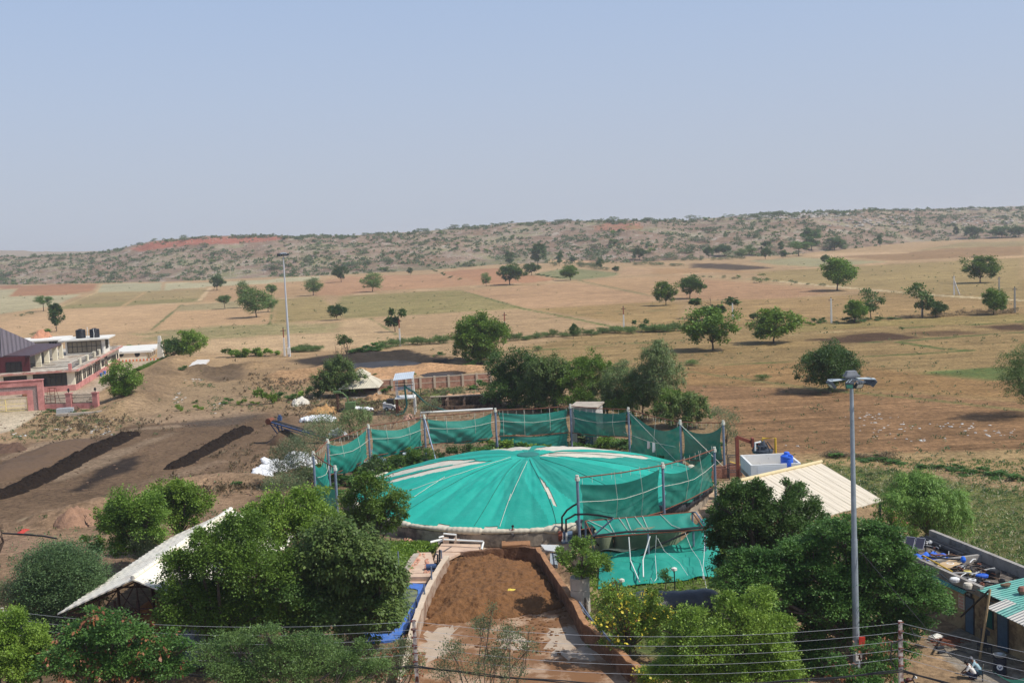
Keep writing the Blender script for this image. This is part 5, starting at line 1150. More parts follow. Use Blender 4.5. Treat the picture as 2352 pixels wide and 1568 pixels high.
for(k,x,y,dx_,dy_,n)in(('4',700,900,330,80,220),('5',700,760,300,50,200),('5',1600,700,300,40,200),('5',200,520,200,60,140),('5',150,1300,200,120,160),('4',2000,1480,260,40,160)):
 for _ in range(n):
  P=at(k,x+sr.normal()*dx_,y+sr.normal()*dy_)
  if inpoly(COURT,P[0],P[1]):continue
  P_.append(P);S_.append(sr.uniform(.4,.9))
scrub('dry_grass','dry straw-coloured grass around the yard',P_,S_,14,.55,'dry',sr)
# ================================================================== gas dome tank
DC=np.array([1.0,0,0.]);_pts=[at('D',*q_,.9)[:2]for q_ in((895,1205),(990,1222),(1080,1227),(1169,1228),(1591,1159),(1626,1121))]
_A=np.array([[2*p[0],2*p[1],1]for p in _pts]);_b=np.array([p@p for p in _pts]);_s=np.linalg.lstsq(_A,_b,rcond=None)[0]
DC=np.array([_s[0],_s[1],0.]);DR=math.sqrt(_s[2]+_s[0]**2+_s[1]**2)
WH=.95;ZA=atY('D',1203,1046,DC[1])[2]
dm=T('gas_dome','large round gas dome covered with green shade net and cream membrane','gas dome',DC)
def ang(k,x,y,z=1.2):P=at(k,x,y,z)-DC;return math.degrees(math.atan2(P[1],P[0]))%360
WALLC=mat('wall_concrete',lin(168,154,136),.9,.2,.8,bump=.3,col2=lin(92,84,76),thr=(.45,.62))
def ring(mm,r0,r1,z0,z1,n=120):
 P=[]
 for k in range(n):
  a=2*math.pi*k/n;c,s_=math.cos(a),math.sin(a)
  P+=[(DC[0]+r*c,DC[1]+r*s_,z)for r,z in((r1,z0),(r1,z1),(r0,z1),(r0,z0))]
 return mm.add(P,[(k*4+j,((k+1)%n)*4+j,((k+1)%n)*4+(j+1)%4,k*4+(j+1)%4)for k in range(n)for j in range(4)])
ring(MB(),DR-.35,DR,-.1,WH).build('tank_wall',WALLC,dm)
th1=ang('5',1180,1393);th2=ang('5',1192,1442);thr_=ang('6',1400,782)
def prof(q_): # q_ = r / R
 return 1.15+(ZA-1.15)*(1-q_**1.9)
SEAMS=28
def domeP(r,a,lift=0.):
 w_=abs(math.sin(a*SEAMS/2));q_=r/DR
 n=float(fbm(np.array([DC[0]+r*math.cos(a)*.35]),np.array([r*math.sin(a)*.35]),61)[0])-.47
 z=prof(q_)+.22*(w_-.6)*q_*min(1,(1-q_)*6+.2)+n*.35*q_*(1-q_)*2+.05*math.sin(a*61+5*math.sin(q_*6))*q_*(1-q_)*1.6+.018*math.sin(a*113+9*q_)*q_*(1-q_)*3
 return np.array([DC[0]+r*math.cos(a),DC[1]+r*math.sin(a),z+lift])
MEMB=mat('cream_membrane',lin(206,198,180),.6,.06,.5,col2=lin(176,168,152),thr=(.5,.75),bump=.25,bscale=2)
NU,NV=240,40
MB().grid(lambda u,v:domeP(DR*.985*max(v,.002),u*2*math.pi),NU,NV).build('membrane',MEMB,dm,smooth=True)
# shade net gores: where a gore is pulled aside the cream membrane shows
def hitdome(k,x,y):
 """first point of the dome surface on the line of sight"""
 d=ray(k,x,y);f=lambda t:(CAM+d*t)[2]-prof(min(1.,float(np.hypot(*(CAM+d*t-DC)[:2]))/DR))
 t0=(DC[1]-DR)/d[1];ts=np.linspace(t0,(DC[1]+DR)/d[1],160);a=ts[0]
 for b in ts[1:]:
  if f(b)<0:
   for _ in range(30):
    m=(a+b)/2
    if f(m)<0:b=m
    else:a=m
   return CAM+d*a
  a=b
 return None
lensD=[]
for(x,y)in((238,925),(268,960),(305,1000),(345,1060),(375,1110),(400,1170),(414,1240),(385,1205),(340,1135),(305,1075),(282,1010),(262,960)):
 lensD.append(hitdome('6',x,y)[:2]-DC[:2])
lensD=np.array(lensD)
GORES=[]
for k_,pl_ in(('5',((1170,1398),(1250,1368),(1330,1345),(1500,1303),(1650,1268),(1800,1245),(1960,1236),(2040,1241),(1900,1264),(1700,1300),(1500,1342),(1380,1372),(1250,1402),(1180,1412))),
('5',((1185,1442),(1350,1390),(1500,1352),(1750,1294),(1950,1260),(2190,1249),(2000,1284),(1700,1342),(1500,1390),(1300,1445),(1200,1462))),
('6',((235,748),(330,722),(430,706),(700,706),(1000,722),(1200,742),(1395,784),(1200,770),(900,764),(600,759),(400,757)))):
 g=[hitdome(k_,*q_)for q_ in pl_];GORES.append([p[:2]-DC[:2]for p in g if p is not None])
def cream(a,q_):
 d=math.degrees(a)%360;e=2.2*math.sin(q_*9)+1.5*math.sin(q_*23)
 x_,y_=q_*DR*math.cos(a),q_*DR*math.sin(a)
 if thr_+6<d<78+e*.5 and q_>.18:return True
 if 86<d<120 and q_>.2:return True
 for g in GORES:
  if inpoly(g,x_,y_):return True
 if q_>.955 and 205<d<300 and math.sin(d*.37)+.6*math.sin(d*.91)>.7:return True
 return inpoly(lensD,q_*DR*math.cos(a),q_*DR*math.sin(a))
TEAL=(.010,.350,.265)
TM=[netmat('shade_net_%s'%n_,tuple(c*k for c in TEAL),.02,.05,.07)for n_,k in(('a',1.05),('b',.86),('c',.72),('d',1.15))]
gr_=np.random.default_rng(3);shade=[int(gr_.choice([0,0,1,3,2]))for _ in range(SEAMS)]
nu,nv=560,110;vs=[];idx={};fs=[];fm=[]
def vid(i,j):
 k=(i%nu,j)
 if k not in idx:idx[k]=len(vs);vs.append(domeP(DR*.98*max(j/nv,.004),2*math.pi*i/nu,.07))
 return idx[k]
for i in range(nu):
 for j in range(nv):
  a=2*math.pi*(i+.5)/nu;q_=.98*(j+.5)/nv
  if cream(a,q_):continue
  fs.append((vid(i,j),vid(i+1,j),vid(i+1,j+1),vid(i,j+1)));d=math.degrees(a)%360
  fm.append(2 if(th2+2<d<th2+11)else shade[int(d/360*SEAMS+.35*math.sin(q_*5))%SEAMS])
o=npmesh('shade_net',np.array(vs)-DC,np.array(fs),TM,True,fm);link('shade_net',o,dm)
ROPE=mat('rope',lin(206,204,190),.8,.15,4);DSEAM=mat('seam',(.01,.10,.08),.8,.2)
def over(k,p0,p1,n=14,lift=.13):
 out=[]
 for i in range(n+1):
  x,y=p0[0]+(p1[0]-p0[0])*i/n,p0[1]+(p1[1]-p0[1])*i/n;P=hitdome(k,x,y)
  if P is None:continue
  q_=np.linalg.norm((P-DC)[:2])/DR
  P[2]=domeP(min(1,q_)*DR,math.atan2(P[1]-DC[1],P[0]-DC[0]),lift)[2];out.append(P)
 return out
m_=MB()
for k,a,b in(('6',(140,800),(-25,1165)),('b',(1925,150),(1840,400)),('b',(1425,20),(1195,168)),('5',(2340,1222),(1400,1530))):m_.tube(over(k,a,b),.022,4)
m_.build('rope',ROPE,dm)
m_=MB()
for d in np.array([219,247,271,301,341,366]):m_.tube([domeP(DR*q_,rad(d+6*math.sin(q_*2)),.09)for q_ in np.linspace(.12,.96,16)],.028,4)
m_.build('seam',DSEAM,dm)
MB().lathe([(1.15,-.12),(1.1,.12),(.5,.2),(.05,.22)],np.array([DC[0],DC[1],ZA+.02]),20).build('cap',netmat('cap_net',(.010,.17,.14),0,.05),dm)
# bulging tied rim of the membrane: cream in front, black sheet at right
def rim(a0,a1,n,M_,nm,seed,R=.42):
 r=np.random.default_rng(seed);bl=[];
 while sum(bl)<1:bl.append(r.uniform(.8,3.2)/((a1-a0)/360*2*math.pi*DR))
 cut=np.cumsum([0]+bl);P=[];ns=n;sg=10
 for i in range(ns+1):
  u=i/ns;j=min(np.searchsorted(cut,u,'right')-1,len(bl)-1);f=(u-cut[j])/bl[j];k=.80+.26*max(0,math.sin(math.pi*min(1,f)))**.6+.05*math.sin(i*1.3);k*=.7+.5*_h(np.array([j]),np.array([seed]),5)[0];k*=.8+.5*float(vnoise(np.array([i/17.]),np.array([seed*3.]),8)[0])
  a=rad(a0+(a1-a0)*u)
  for q_ in range(sg):b=2*math.pi*q_/sg;rr=DR-.2+R*k*1.15*math.cos(b);P.append((DC[0]+rr*math.cos(a),DC[1]+rr*math.sin(a),WH+.22+R*k*math.sin(b)))
 m_=MB();m_.add(P,[(i*sg+q_,i*sg+(q_+1)%sg,(i+1)*sg+(q_+1)%sg,(i+1)*sg+q_)for i in range(ns)for q_ in range(sg)]);m_.build(nm,M_,dm,smooth=True)
rim(150,288,420,mat('cream_bag',lin(202,192,170),.7,.1,1.,bump=.3),'membrane_rim',2,.29)
rim(282,345,200,mat('black_sheet',(.045,.045,.05),.5,.25,1.),'black_rim',5,.5)
rim(346,375,80,mat('cream_bag',lin(202,192,170)),'membrane_rim',6)
# apron and step stones
P=at('b',1245,478);tag(MB().box(P+np.array([0,0,.25]),(.9,.6,.5)).box(P+np.array([0,0,.53]),(.7,.5,.06)).build('concrete_block',CONC,None,P),'grey block with a red side beside the dome wall','block')
# ================================================================== net enclosure round the dome
GALV=mat('blue_grey_post',lin(126,138,158),.55,.18,3,.3,col2=lin(110,90,78),thr=(.62,.75));RUST=mat('rust',lin(120,74,56),.85,.3,6)
NETM=netmat('green_net',(.006,.235,.175),.04,.25,.12);NETD=netmat('dark_green_net',(.006,.175,.125),.07,.30,.12);NETL=netmat('sunlit_green_net',(.010,.280,.215),.05,.35,.12)  # NETL: lighter green paints sunlight into the leftmost net
PT={'pl':(('5',525,1170),5.6),'p0':(('5',725,1300),5.6),'p1':(('5',655,1055),5.6),'p2':(('5',1030,920),5.6),'p3':(('5',1543,830),5.6),'p4':(('5',2197,770),5.6),
'p5':(('6',535,275),5.6),'p6':(('6',1068,305),5.6),'p7':(('6',1545,420),5.6),'p8':(('6',1940,425),5.6),'p9':(('6',1858,670),5.5),'p10':(('6',1383,815),6.0),'p11':(('6',598,930),6.3)}
PLAB={'pl':'leftmost post of the net ring','p0':'front left post carrying the dark low net','p1':'left post where the light small net meets a braced net','p2':'post between the second and third hanging nets from left',
'p3':'post with a long raking brace, third from left at the back','p4':'post where the tall double net begins','p5':'tallest-looking back post beside the ladder','p6':'back post right of the blue door','p7':'back post beside the hanging laundry',
'p8':'rightmost back post by the white tank house','p9':'right end post of the front nets, beside the paved path','p10':'middle post of the two front nets','p11':'left end post of the front nets with black hoses'}
TOP={}
for k,(q_,h)in PT.items():
 tp=at(*q_,h);TOP[k]=tp;b=up(tp,0);t=T('net_post','blue-grey steel pole, '+PLAB[k],'post',b,'posts of the net enclosure')
 MB().tube([b+[0,0,-.2],tp],.12,8).build('pole',GALV,t)
 MB().tube([tp-[0,0,.35],tp-[0,0,.1]],.2,7).tube([tp-[0,0,.1],tp+[.0,0,.12]],.14,6).build('rope_lashing',ROPE,t)
 MB().lathe([(.19,-.05),(.19,.5),(.13,.52)],b,8).build('sleeve',DARKS,t)
def net(label,a,b,zl,sag_t=.7,sag_b=.25,inset=.35,M_=None,z_hi=None,lower=None,ties=(.3,.7),belly=.5,mid=True,seed=0,out=.1):
 """sheet of shade net slung between two posts; edges sag, cloth bellies and wrinkles"""
 A,B_=TOP[a],TOP[b];d=U(A,B_);Lh=np.linalg.norm((B_-A)[:2]);nrm=np.array([-d[1],d[0],0]);zt=z_hi or 5.15
 t=T('shade_net',label,'shade net',up((A+B_)/2,0),'green nets round the dome')
 r=np.random.default_rng(seed+100);ph=r.random(8)*6
 def fn(u,v,zt=zt,zl=zl):
  s_=inset+(Lh-2*inset)*u;s_+=(.18*math.sin(v*math.pi))*(1-2*u)*1.3
  za=zt-sag_t*4*u*(1-u)*(1+.25*math.sin(3*u+ph[0]));zb=zl-sag_b*4*u*(1-u)+.12*math.sin(7*u+ph[1])
  z=zb+(za-zb)*v;w_=math.sin(v*math.pi)*math.sin(u*math.pi)
  bel=belly*w_+.06*math.sin(16*u+7*v+ph[2])*(1-v)+.05*math.sin(26*u-12*v+ph[3])*(1-v)**2*1.5+.05*math.sin(9*v+30*(u-.5)*(1-v)+ph[4])+.05*math.sin(40*u*(1.2-v)+ph[5])*(1-v)
  P=A+d*s_+nrm*(out+bel*(1 if nrm@(DC-A)<0 else-1)*-1);P[2]=z+.0;return P
 MB().grid(fn,56,28).build('net_sheet',M_ or NETM,t,smooth=True)
 if lower is not None:MB().grid(lambda u,v:fn(u,v,zl+.12,lower),44,18).build('lower_sheet',M_ or NETM,t,smooth=True)
 # rails and ropes
 MB().tube([A-[0,0,.12],(A+B_)/2-[0,0,.12+.012*Lh],B_-[0,0,.12]],.055,6).build('top_rail',RUST,t)
 zz=zl-.12;MB().tube([up(A,zz+.1),up((A+B_)/2,zz-.02),up(B_,zz+.1)],.05,5).build('lower_rail',RUST,t)
 m_=MB();zm=(zt+zl)/2+.1;sd_=nrm*(.25 if nrm@(CAM-A)>0 else-.25)
 if mid:m_.tube([up(A,zm+.35),A+d*Lh*.25+sd_+Zv*(zm+.1-A[2]),A+d*Lh*.5+sd_*1.5+Zv*(zm-.05-A[2]),A+d*Lh*.75+sd_+Zv*(zm+.1-A[2]),up(B_,zm+.35)],.022,4)
 for u in ties:q_=A+d*Lh*u;m_.tube([q_-[0,0,.15],q_+sd_*1.4+Zv*(zl+(zt-zl)*.5-A[2]),q_+Zv*(zl-.1-A[2])],.02,4)
 for k in range(9):q_=A+d*Lh*(k+.5)/9;m_.tube([q_-[0,0,.1+.01*Lh],q_-[0,0,.75]],.014,3)
 m_.build('rope',ROPE,t);return t
net('narrow net tinted as sunlit at the left end, beside the braced post','pl','p1',.6,1.0,.2,.25,NETL,ties=(),seed=1,belly=.2,z_hi=4.6)
net('dark low net hanging to the ground at the front left','pl','p0',.2,.3,.0,.2,NETD,z_hi=3.3,ties=(),mid=False,seed=2,belly=.15)
net('leftmost of the sagging nets on the back of the ring','p1','p2',1.9,.75,.5,seed=3)
net('second sagging net from the left, with the deepest fold','p2','p3',2.1,.65,.5,seed=4)
net('third sagging net from the left, before the brick trough','p3','p4',2.2,.75,.35,seed=5)
net('double net with a second sheet below it, left of the ladder','p4','p5',2.35,.35,.1,.3,NETM,lower=.15,ties=(.1,.38,.72),seed=6,belly=.3)
net('net above the blue door at the back of the ring','p5','p6',2.3,.4,.25,.25,NETD,ties=(.75,),seed=7,belly=.25)
net('deeply sagging dark net with laundry in front of it','p6','p7',.5,1.1,.1,.15,NETD,ties=(.55,),mid=False,seed=8,belly=.2)
net('dark net at the right end of the back row','p7','p8',1.5,1.2,.9,.15,NETD,ties=(),mid=False,seed=9,belly=.2)
net('wide front net hanging before the green dome','p11','p10',1.9,.5,.25,.3,NETD,ties=(.42,.72),seed=10,belly=.35,z_hi=5.6)
net('right front net rising to the paved path','p10','p9',2.0,.6,.3,.3,NETD,ties=(.4,.68),seed=11,belly=.35,z_hi=5.2)
def pipe(name,pts,r,M_,label,cat,seg=6):return tag(MB().tube(pts,r,seg).build(name,M_,None,pts[0]),label,cat)
pipe('raking_brace',[TOP['p1']-[0,0,.4],up(DC+(at('5',830,1410)-DC),.1)],.08,GALV,'pale raking brace of the left post, ending by the dome rim','brace')
pipe('raking_brace',[TOP['p3']-[0,0,.2],at('5',1655,1252,.6)],.09,GALV,'long raking brace leaning from the third back post to the dome','brace')
pipe('raking_brace',[up(TOP['p4'],3.2),at('5',2228,1160,.6)],.08,GALV,'short raking brace at the post left of the double net','brace')
pipe('raking_brace',[up(TOP['p2'],2.4),at('5',1090,1335,.1)],.08,GALV,'short raking brace below the second net from left','brace')
for a,b,lab in(('p6','p7','tight grey cable crossing the net with laundry'),('p7','p8','grey cable crossing the rightmost dark net')):
 A,B_=TOP[a],TOP[b];pipe('stay_cable',[A-[0,0,.3]+U(A,CAM)*.4,up(B_,.8)+U(B_,CAM)*.5],.03,ROPE,lab,'cable',4)
A,B_=TOP['p6'],TOP['p7'];d=U(A,B_);L6=np.linalg.norm((B_-A)[:2]);f_=np.array([d[1],-d[0],0])
q0,q1=up(A,2.9)+f_*.7,up(B_,2.9)+f_*.7
pipe('clothes_line',[q0,(q0+q1)/2-[0,0,.25],q1],.02,ROPE,'thin washing line strung before the dark back net','rope',4)
for s_,w_,hh_,lab,cc in((.50,.55,.75,'grey towel, left one on the washing line',(206,202,196)),(.60,.6,.95,'white towel, right one on the washing line',(232,230,226))):
 c=q0+(q1-q0)*s_-[0,0,.22];n_=f_*.06
 tag(MB().grid(lambda u,v:c+d*(u-.5)*w_+Zv*(-(abs(v-.5)*2)*hh_*(1+.15*math.sin(5*u)))+n_*(2*v-1+.5*math.sin(9*u)),10,12).build('towel',mat('towel_%d'%cc[0],lin(*cc),.9,.06),None,c),lab,'towel')
 # ladder
l0=at('6',503,672,.4);l1=up(l0,hgt(l0,'6',515,400));m_=MB();dx=np.array([.28,0,0]);l1=l1+[.2,.9,0]
for sg in(-1,1):m_.tube([l0+dx*sg,l1+dx*sg],.04,5)
for k in range(1,13):q_=l0+(l1-l0)*k/13;m_.tube([q_-dx,q_+dx],.03,4)
tag(m_.build('bamboo_ladder',mat('bamboo',lin(176,150,112),.8,.2,5),None,l0),'pale wooden ladder leaning on the double net at the back','ladder')
# block room with blue door behind the net
b0=at('C',700,1235);b1=at('C',1000,1238);d=U(b0,b1);s_=np.array([-d[1],d[0],0]);Lr=np.linalg.norm(b1-b0);t=T('block_room','grey block room with a blue steel door behind the back net','building',(b0+b1)/2);sh=s_*1.2
zr2=hgt(b0+sh,'C',720,745);BLK=mat('grey_block_wall',lin(176,172,166),.95,.2,1.5,bump=.6,bscale=7)
da,db=Lr*.22,Lr*.86;zd=hgt(b0+sh,'C',800,1020)
MB().fr(b0+sh,d,s_,0,da,0,4,0,zr2).fr(b0+sh,d,s_,db,Lr,0,4,0,zr2).fr(b0+sh,d,s_,da,db,0,4,zd,zr2).fr(b0+sh,d,s_,da,db,3.7,4,0,zd).build('wall',BLK,t)
MB().fr(b0+sh,d,s_,-.2,Lr+.2,-.2,4.2,zr2,zr2+.2).build('roof_slab',CONC,t)
MB().fr(b0+sh,d,s_,(da+db)/2,db-.02,.1,.18,.05,zd-.05).build('door',mat('blue_door',lin(70,98,122),.5,.15),t)
MB().fr(b0+sh,d,s_,da-.3,db+.3,-1.,-.02,-.05,.12).build('step',CONC,t)
# twin floodlight on a thin pole behind
P=at('C',552,745);z1=hgt(P,'C',550,605);t=T('floodlight_post','thin pole with two white floodlights before the dark trees','light',P);MB().tube([P,up(P,z1)],.06,5).build('pole',DARKS,t)
for sx in(-.45,.45):MB().box(up(P,z1+.3)+np.array([sx,0,0]),(.75,.25,.95)).box(up(P,z1+.3)+np.array([sx,.2,0]),(.5,.2,.6)).build('floodlight',WHITEW,t)
# ------------------------------------------------------------------ trees and shrubs round the ring
rr_=np.random.default_rng(202)
for i in range(64):
 a=rad(rr_.uniform(38,166));R_=DR+rr_.uniform(2.5,12)if i%3 else DR+rr_.uniform(.9,3);P=DC+np.array([R_*math.cos(a),R_*math.sin(a),-.1])
 place(str(rr_.choice(['weed','bush3','weed','greenbush','bush'])),'ring_shrub','leafy shrub in the green belt round the back of the net ring','shrub',P,rr_.uniform(1.2,2.9),rr_.uniform(2,4.2),'shrubs round the net ring')
for i,(x,y,lob,st)in enumerate(((1145,940,[(1140,895,22),(1160,915,24),(1130,915,18)],'dark'),(1230,945,[(1225,885,24),(1245,910,26),(1215,930,18),(1255,935,18)],'dark'),(1320,950,[(1310,870,22),(1330,920,24),(1300,935,20),(1345,930,18)],'neem'),(1395,960,[(1385,900,22),(1400,930,22),(1375,935,18)],'mango'),(1450,970,[(1430,935,20),(1455,925,20),(1440,955,18),(1470,950,18)],'neem'),(1545,980,[(1530,920,18),(1555,915,18),(1540,955,20),(1515,945,16)],'neem'))):
 pxtree('belt_tree','low %s tree filling the green belt behind the nets, %s of six in the row'%(('dark','dark','bright','yellowish','bright','bright')[i],('leftmost','second','third','fourth','fifth','rightmost')[i]),'tree',(x,y),lob,st,160+i,1.3,4.0,.15)
pxtree('dense_tree','dense dark green tree behind the nets, leftmost of the group','tree',(1185,935),[(1155,842,26),(1190,838,28),(1150,872,28),(1200,868,34),(1170,900,32),(1215,900,30),(1135,850,16),(1232,852,26),(1180,925,26)],'dark',51,1.3,4.2,.25)
pxtree('dense_tree','dark green tree with yellowish leaves in the middle of the group','tree',(1275,945),[(1245,850,26),(1275,852,28),(1255,885,32),(1290,885,32),(1270,918,28),(1305,860,20),(1240,905,26)],'mango',52,1.3,4.0,.25)
pxtree('dense_tree','brighter green tree right of the yellowish one behind the nets','tree',(1360,945),[(1335,846,24),(1362,838,22),(1388,848,18),(1340,876,30),(1372,872,28),(1320,902,28),(1360,905,28),(1390,895,20)],'neem',53,1.3,4.0,.22)
pxtree('gum_tree','slim thin-leaved gum tree left of the tallest one','tree',(1425,960),[(1425,848,20),(1412,876,24),(1442,872,24),(1420,908,26),(1447,902,24),(1402,902,20),(1432,930,20)],'euc',54,1.4,3.8,.12,bark=PALEBARK,fork=.6)
pxtree('gum_tree','tallest gum tree with a white trunk and hanging foliage','tree',(1518,968),[(1515,795,15),(1500,815,20),(1528,812,20),(1490,845,22),(1520,840,24),(1545,850,20),(1500,875,26),(1535,880,24),(1555,880,14),(1480,880,18),(1515,900,20)],'euc',55,1.7,4.0,.16,bark=PALEBARK,fork=.7)
pxtree('gum_tree','darker gum tree between the slim and the tallest one','tree',(1475,965),[(1470,862,22),(1458,892,26),(1488,898,26),(1470,925,26),(1495,930,20)],'mango',56,1.2,3.8,.12)
pxtree('thin_shrub','bushy green thicket right of the tallest gum tree','shrub',(1580,985),[(1560,922,22),(1585,918,22),(1608,932,22),(1565,948,26),(1598,953,26),(1540,936,20),(1625,952,18),(1580,970,20),(1535,960,22),(1510,955,20),(1555,975,20)],'mango',57,1.2,3.8,.08)
pxtree('thin_shrub','thin see-through shrub before the ploughed field at the right end of the nets','shrub',(1668,1045),[(1645,950,14),(1665,955,16),(1685,965,14),(1660,985,16),(1680,990,12),(1690,1010,14),(1650,1000,12)],'olive',58,1.0,3.8,.06)
for i,(b,lob,st,lab,dn)in enumerate((((640,1120),[(650,1050,22),(675,1030,24),(700,1050,22),(665,1075,24),(700,1085,20),(640,1085,18)],'olive','thin olive-brown shrub over the white sacks left of the nets',.6),
((720,1060),[(720,990,20),(745,975,22),(735,1010,20),(765,995,18),(700,1015,18)],'olive','thin shrub above the left end of the nets',.6),((800,1010),[(790,965,18),(815,955,20),(840,960,18),(805,985,18),(830,985,14),(770,980,14)],'euc','airy shrub behind the leftmost sagging net',.6),
((900,985),[(885,955,9),(905,960,9),(925,955,8),(940,958,8)],'olive','reddish thin shrub between the loader and the nets',.25),((980,965),[(985,935,10),(1000,930,10),(965,940,8)],'olive','small shrub at the left end of the brick trough',.6),
((880,1100),[(865,1070,16),(890,1075,16),(915,1070,14),(875,1090,12)],'dark','dark leafy shrub under the second sagging net',1.),((950,1085),[(930,1055,14),(955,1050,16),(980,1052,14),(945,1070,12)],'neem','bright shrub under the third post of the ring',.9),
((1050,1062),[(1010,1045,12),(1040,1040,12),(1070,1035,12),(1100,1030,12)],'dark','low dark shrub row between the third net and the dome',.8),((655,1150),[(625,1115,18),(655,1110,20),(690,1120,18),(640,1135,16)],'olive','dry olive shrub at the foot of the white sacks',.6),
((1400,1035),[(1380,1020,12),(1400,1015,12),(1420,1022,10)],'neem','green shrub under the net right of the blue door',.9),((1600,1070),[(1580,1050,10),(1610,1055,12),(1640,1065,10)],'dark','low dark shrub behind the rightmost back nets',.8))):
 pxtree('thin_shrub',lab,'shrub',b,[(x_,y_,r_*1.2)for x_,y_,r_ in lob],st,60+i,dn*2.2,3.6,.05,extra=[('seed_pods','pod',260,.09)]if st=='olive' else None)
 # ================================================================== foreground left
pxtree('neem_tree','broad neem tree over the right side of the long pale shed roof','tree',(520,1545),[(430,1370,62),(500,1285,62),(410,1300,36),(565,1230,50),(480,1390,70),(590,1320,74),(550,1410,80),(400,1420,40),(470,1240,26),(440,1440,55),(530,1470,60),(630,1400,60)],'neem',71,1.25,6.4,.3)
pxtree('mango_tree','dark tree with large drooping leaves beside the blue lined pond','tree',(800,1540),[(770,1250,58),(835,1290,60),(760,1330,75),(850,1380,70),(750,1420,65),(885,1330,42),(880,1420,40),(820,1440,50),(710,1290,50),(895,1395,28)],'mango',72,1.2,7.2,.3)
pxtree('neem_tree','neem tree crown behind the dark drooping tree','tree',(690,1430),[(640,1190,52),(700,1165,46),(600,1225,48),(690,1225,52),(745,1200,38),(580,1190,28),(640,1150,26),(720,1140,22)],'bright',73,1.2,6.2,.26)
pxtree('neem_tree','neem tree overlapping the left edge of the green dome','tree',(862,1325),[(850,1125,36),(812,1155,34),(890,1165,42),(850,1195,42),(912,1150,24),(820,1205,30),(885,1205,30),(835,1105,20),(925,1185,18)],'neem',74,1.2,5.6,.2)
pxtree('small_leaf_tree','dark small-leaved shrub tree between the neem and the drooping tree','tree',(665,1550),[(650,1350,46),(690,1390,52),(640,1430,44),(700,1440,40),(615,1390,36)],'dark',75,1.2,5.4,.16)
pxtree('feathery_tree','feathery grey-green tree along the bottom edge, left of the ramp','tree',(690,1840),[(480,1505,36),(540,1480,32),(865,1540,36),(610,1455,28),(640,1510,44),(720,1495,46),(790,1525,40),(595,1545,42),(690,1560,52),(520,1550,40),(830,1495,24),(770,1570,42),(560,1580,50),(670,1470,22)],'acacia',76,1.1,6.4,.2)
pxtree('pod_tree','green tree hung with brown seed pods before the long shed','tree',(250,1830),[(190,1465,50),(265,1450,44),(345,1510,56),(150,1530,50),(250,1545,66),(390,1540,36),(300,1560,56),(220,1420,24),(320,1450,30),(420,1490,24)],'feather',77,1.1,6.4,.2,extra=[('seed_pods','pod',2200,.14)])
pxtree('neem_tree','bright neem tree in the bottom left corner','tree',(30,1800),[(30,1440,42),(65,1500,52),(10,1530,56),(82,1465,28),(70,1560,48),(-20,1480,50)],'bright',78,1.25,6.4,.22)
pxtree('creeper_mound','dome-shaped dark tree smothered in creeper, left of the pale shed','tree',(140,1445),[(138,1335,84),(100,1375,58),(178,1365,56),(135,1395,80)],'creeper',79,2.2,5.0,.22,shell=.9)
pxtree('neem_tree','round neem tree behind the long shed, left of a taller one','tree',(315,1320),[(295,1182,52),(262,1212,36),(335,1205,50),(305,1238,46),(265,1185,32),(345,1175,36),(285,1265,30),(345,1245,34)],'neem',80,1.2,5.8,.2)
pxtree('neem_tree','neem tree with a peaked top behind the long shed','tree',(410,1275),[(375,1148,38),(398,1122,20),(422,1148,40),(458,1165,32),(402,1180,42),(445,1190,30),(365,1180,34),(420,1210,30)],'bright',81,1.2,5.6,.2)
pxtree('neem_tree','small young neem tree behind the creeper mound','tree',(212,1302),[(205,1243,20),(225,1260,16),(195,1262,14)],'neem',82,1.2,5.2,.1)
pxtree('thin_shrub','pale dry shrub hanging below the round neem behind the shed','shrub',(330,1330),[(320,1250,22),(345,1262,20),(335,1280,20),(310,1280,14)],'olive',83,.7,5.,.06)
pxtree('thin_shrub','brown-leaved shrub at the left edge below the creeper mound','shrub',(20,1470),[(15,1360,22),(35,1375,18),(5,1390,22),(38,1350,12)],'olive',84,1.,5.6,.06)
pxtree('thin_shrub','wispy olive shrub in the middle of the bottom edge, before the ramp','shrub',(1110,1800),[(1040,1500,26),(1110,1440,26),(1170,1465,30),(1140,1520,34),(1215,1490,20),(1020,1545,28),(1090,1550,34),(1180,1550,30),(1130,1400,12),(1215,1450,10)],'olive',85,.55,6.0,.07,twigs=6)
pxtree('pod_tree','low shrub with red-brown pods beside the left power pole','shrub',(910,1700),[(900,1510,26),(930,1490,24),(950,1530,24),(880,1545,30),(935,1555,26),(860,1560,20)],'olive',86,.8,5.6,.07,extra=[('seed_pods','pod',700,.11)])
# long shed
SHEDW=corr('pale_roof_sheet',lin(240,232,214),.55,(.99,-.15),.06,col2=lin(214,202,182),amp=.3)
e0=at('a',488,1006,3.2);ap=at('a',1000,782,5.4);rb=at('a',1745,258,5.4);d=U(ap,rb);s_=np.array([d[1],-d[0],0])
hw_=-((e0-ap)@s_);Ls=np.linalg.norm((rb-ap)[:2]);sh_=T('long_shed','long open shed with a pale corrugated gable roof, half hidden by neem trees','shed',up(ap,0))
def S2(a,b,z):return up(ap+d*a+s_*b,z)
def slope(b0,z0,b1,z1,n=64):
 m_=MB();P=[]
 for side in(0,-.09):
  for i in range(n+1):
   a=Ls*i/n;wv=.05*math.sin(i*1.9)
   P.append(S2(a,b0,z0+side));P.append(S2(a,b1+(.12*math.sin(i*3.1)),z1+side+wv*.3))
 k=2*(n+1);f=[(2*i,2*i+2,2*i+3,2*i+1)for i in range(n)]+[(k+2*i,k+2*i+1,k+2*i+3,k+2*i+2)for i in range(n)]+[(2*i+1,2*i+3,k+2*i+3,k+2*i+1)for i in range(n)]+[(0,1,k+1,k)]
 return m_.add(P,f)
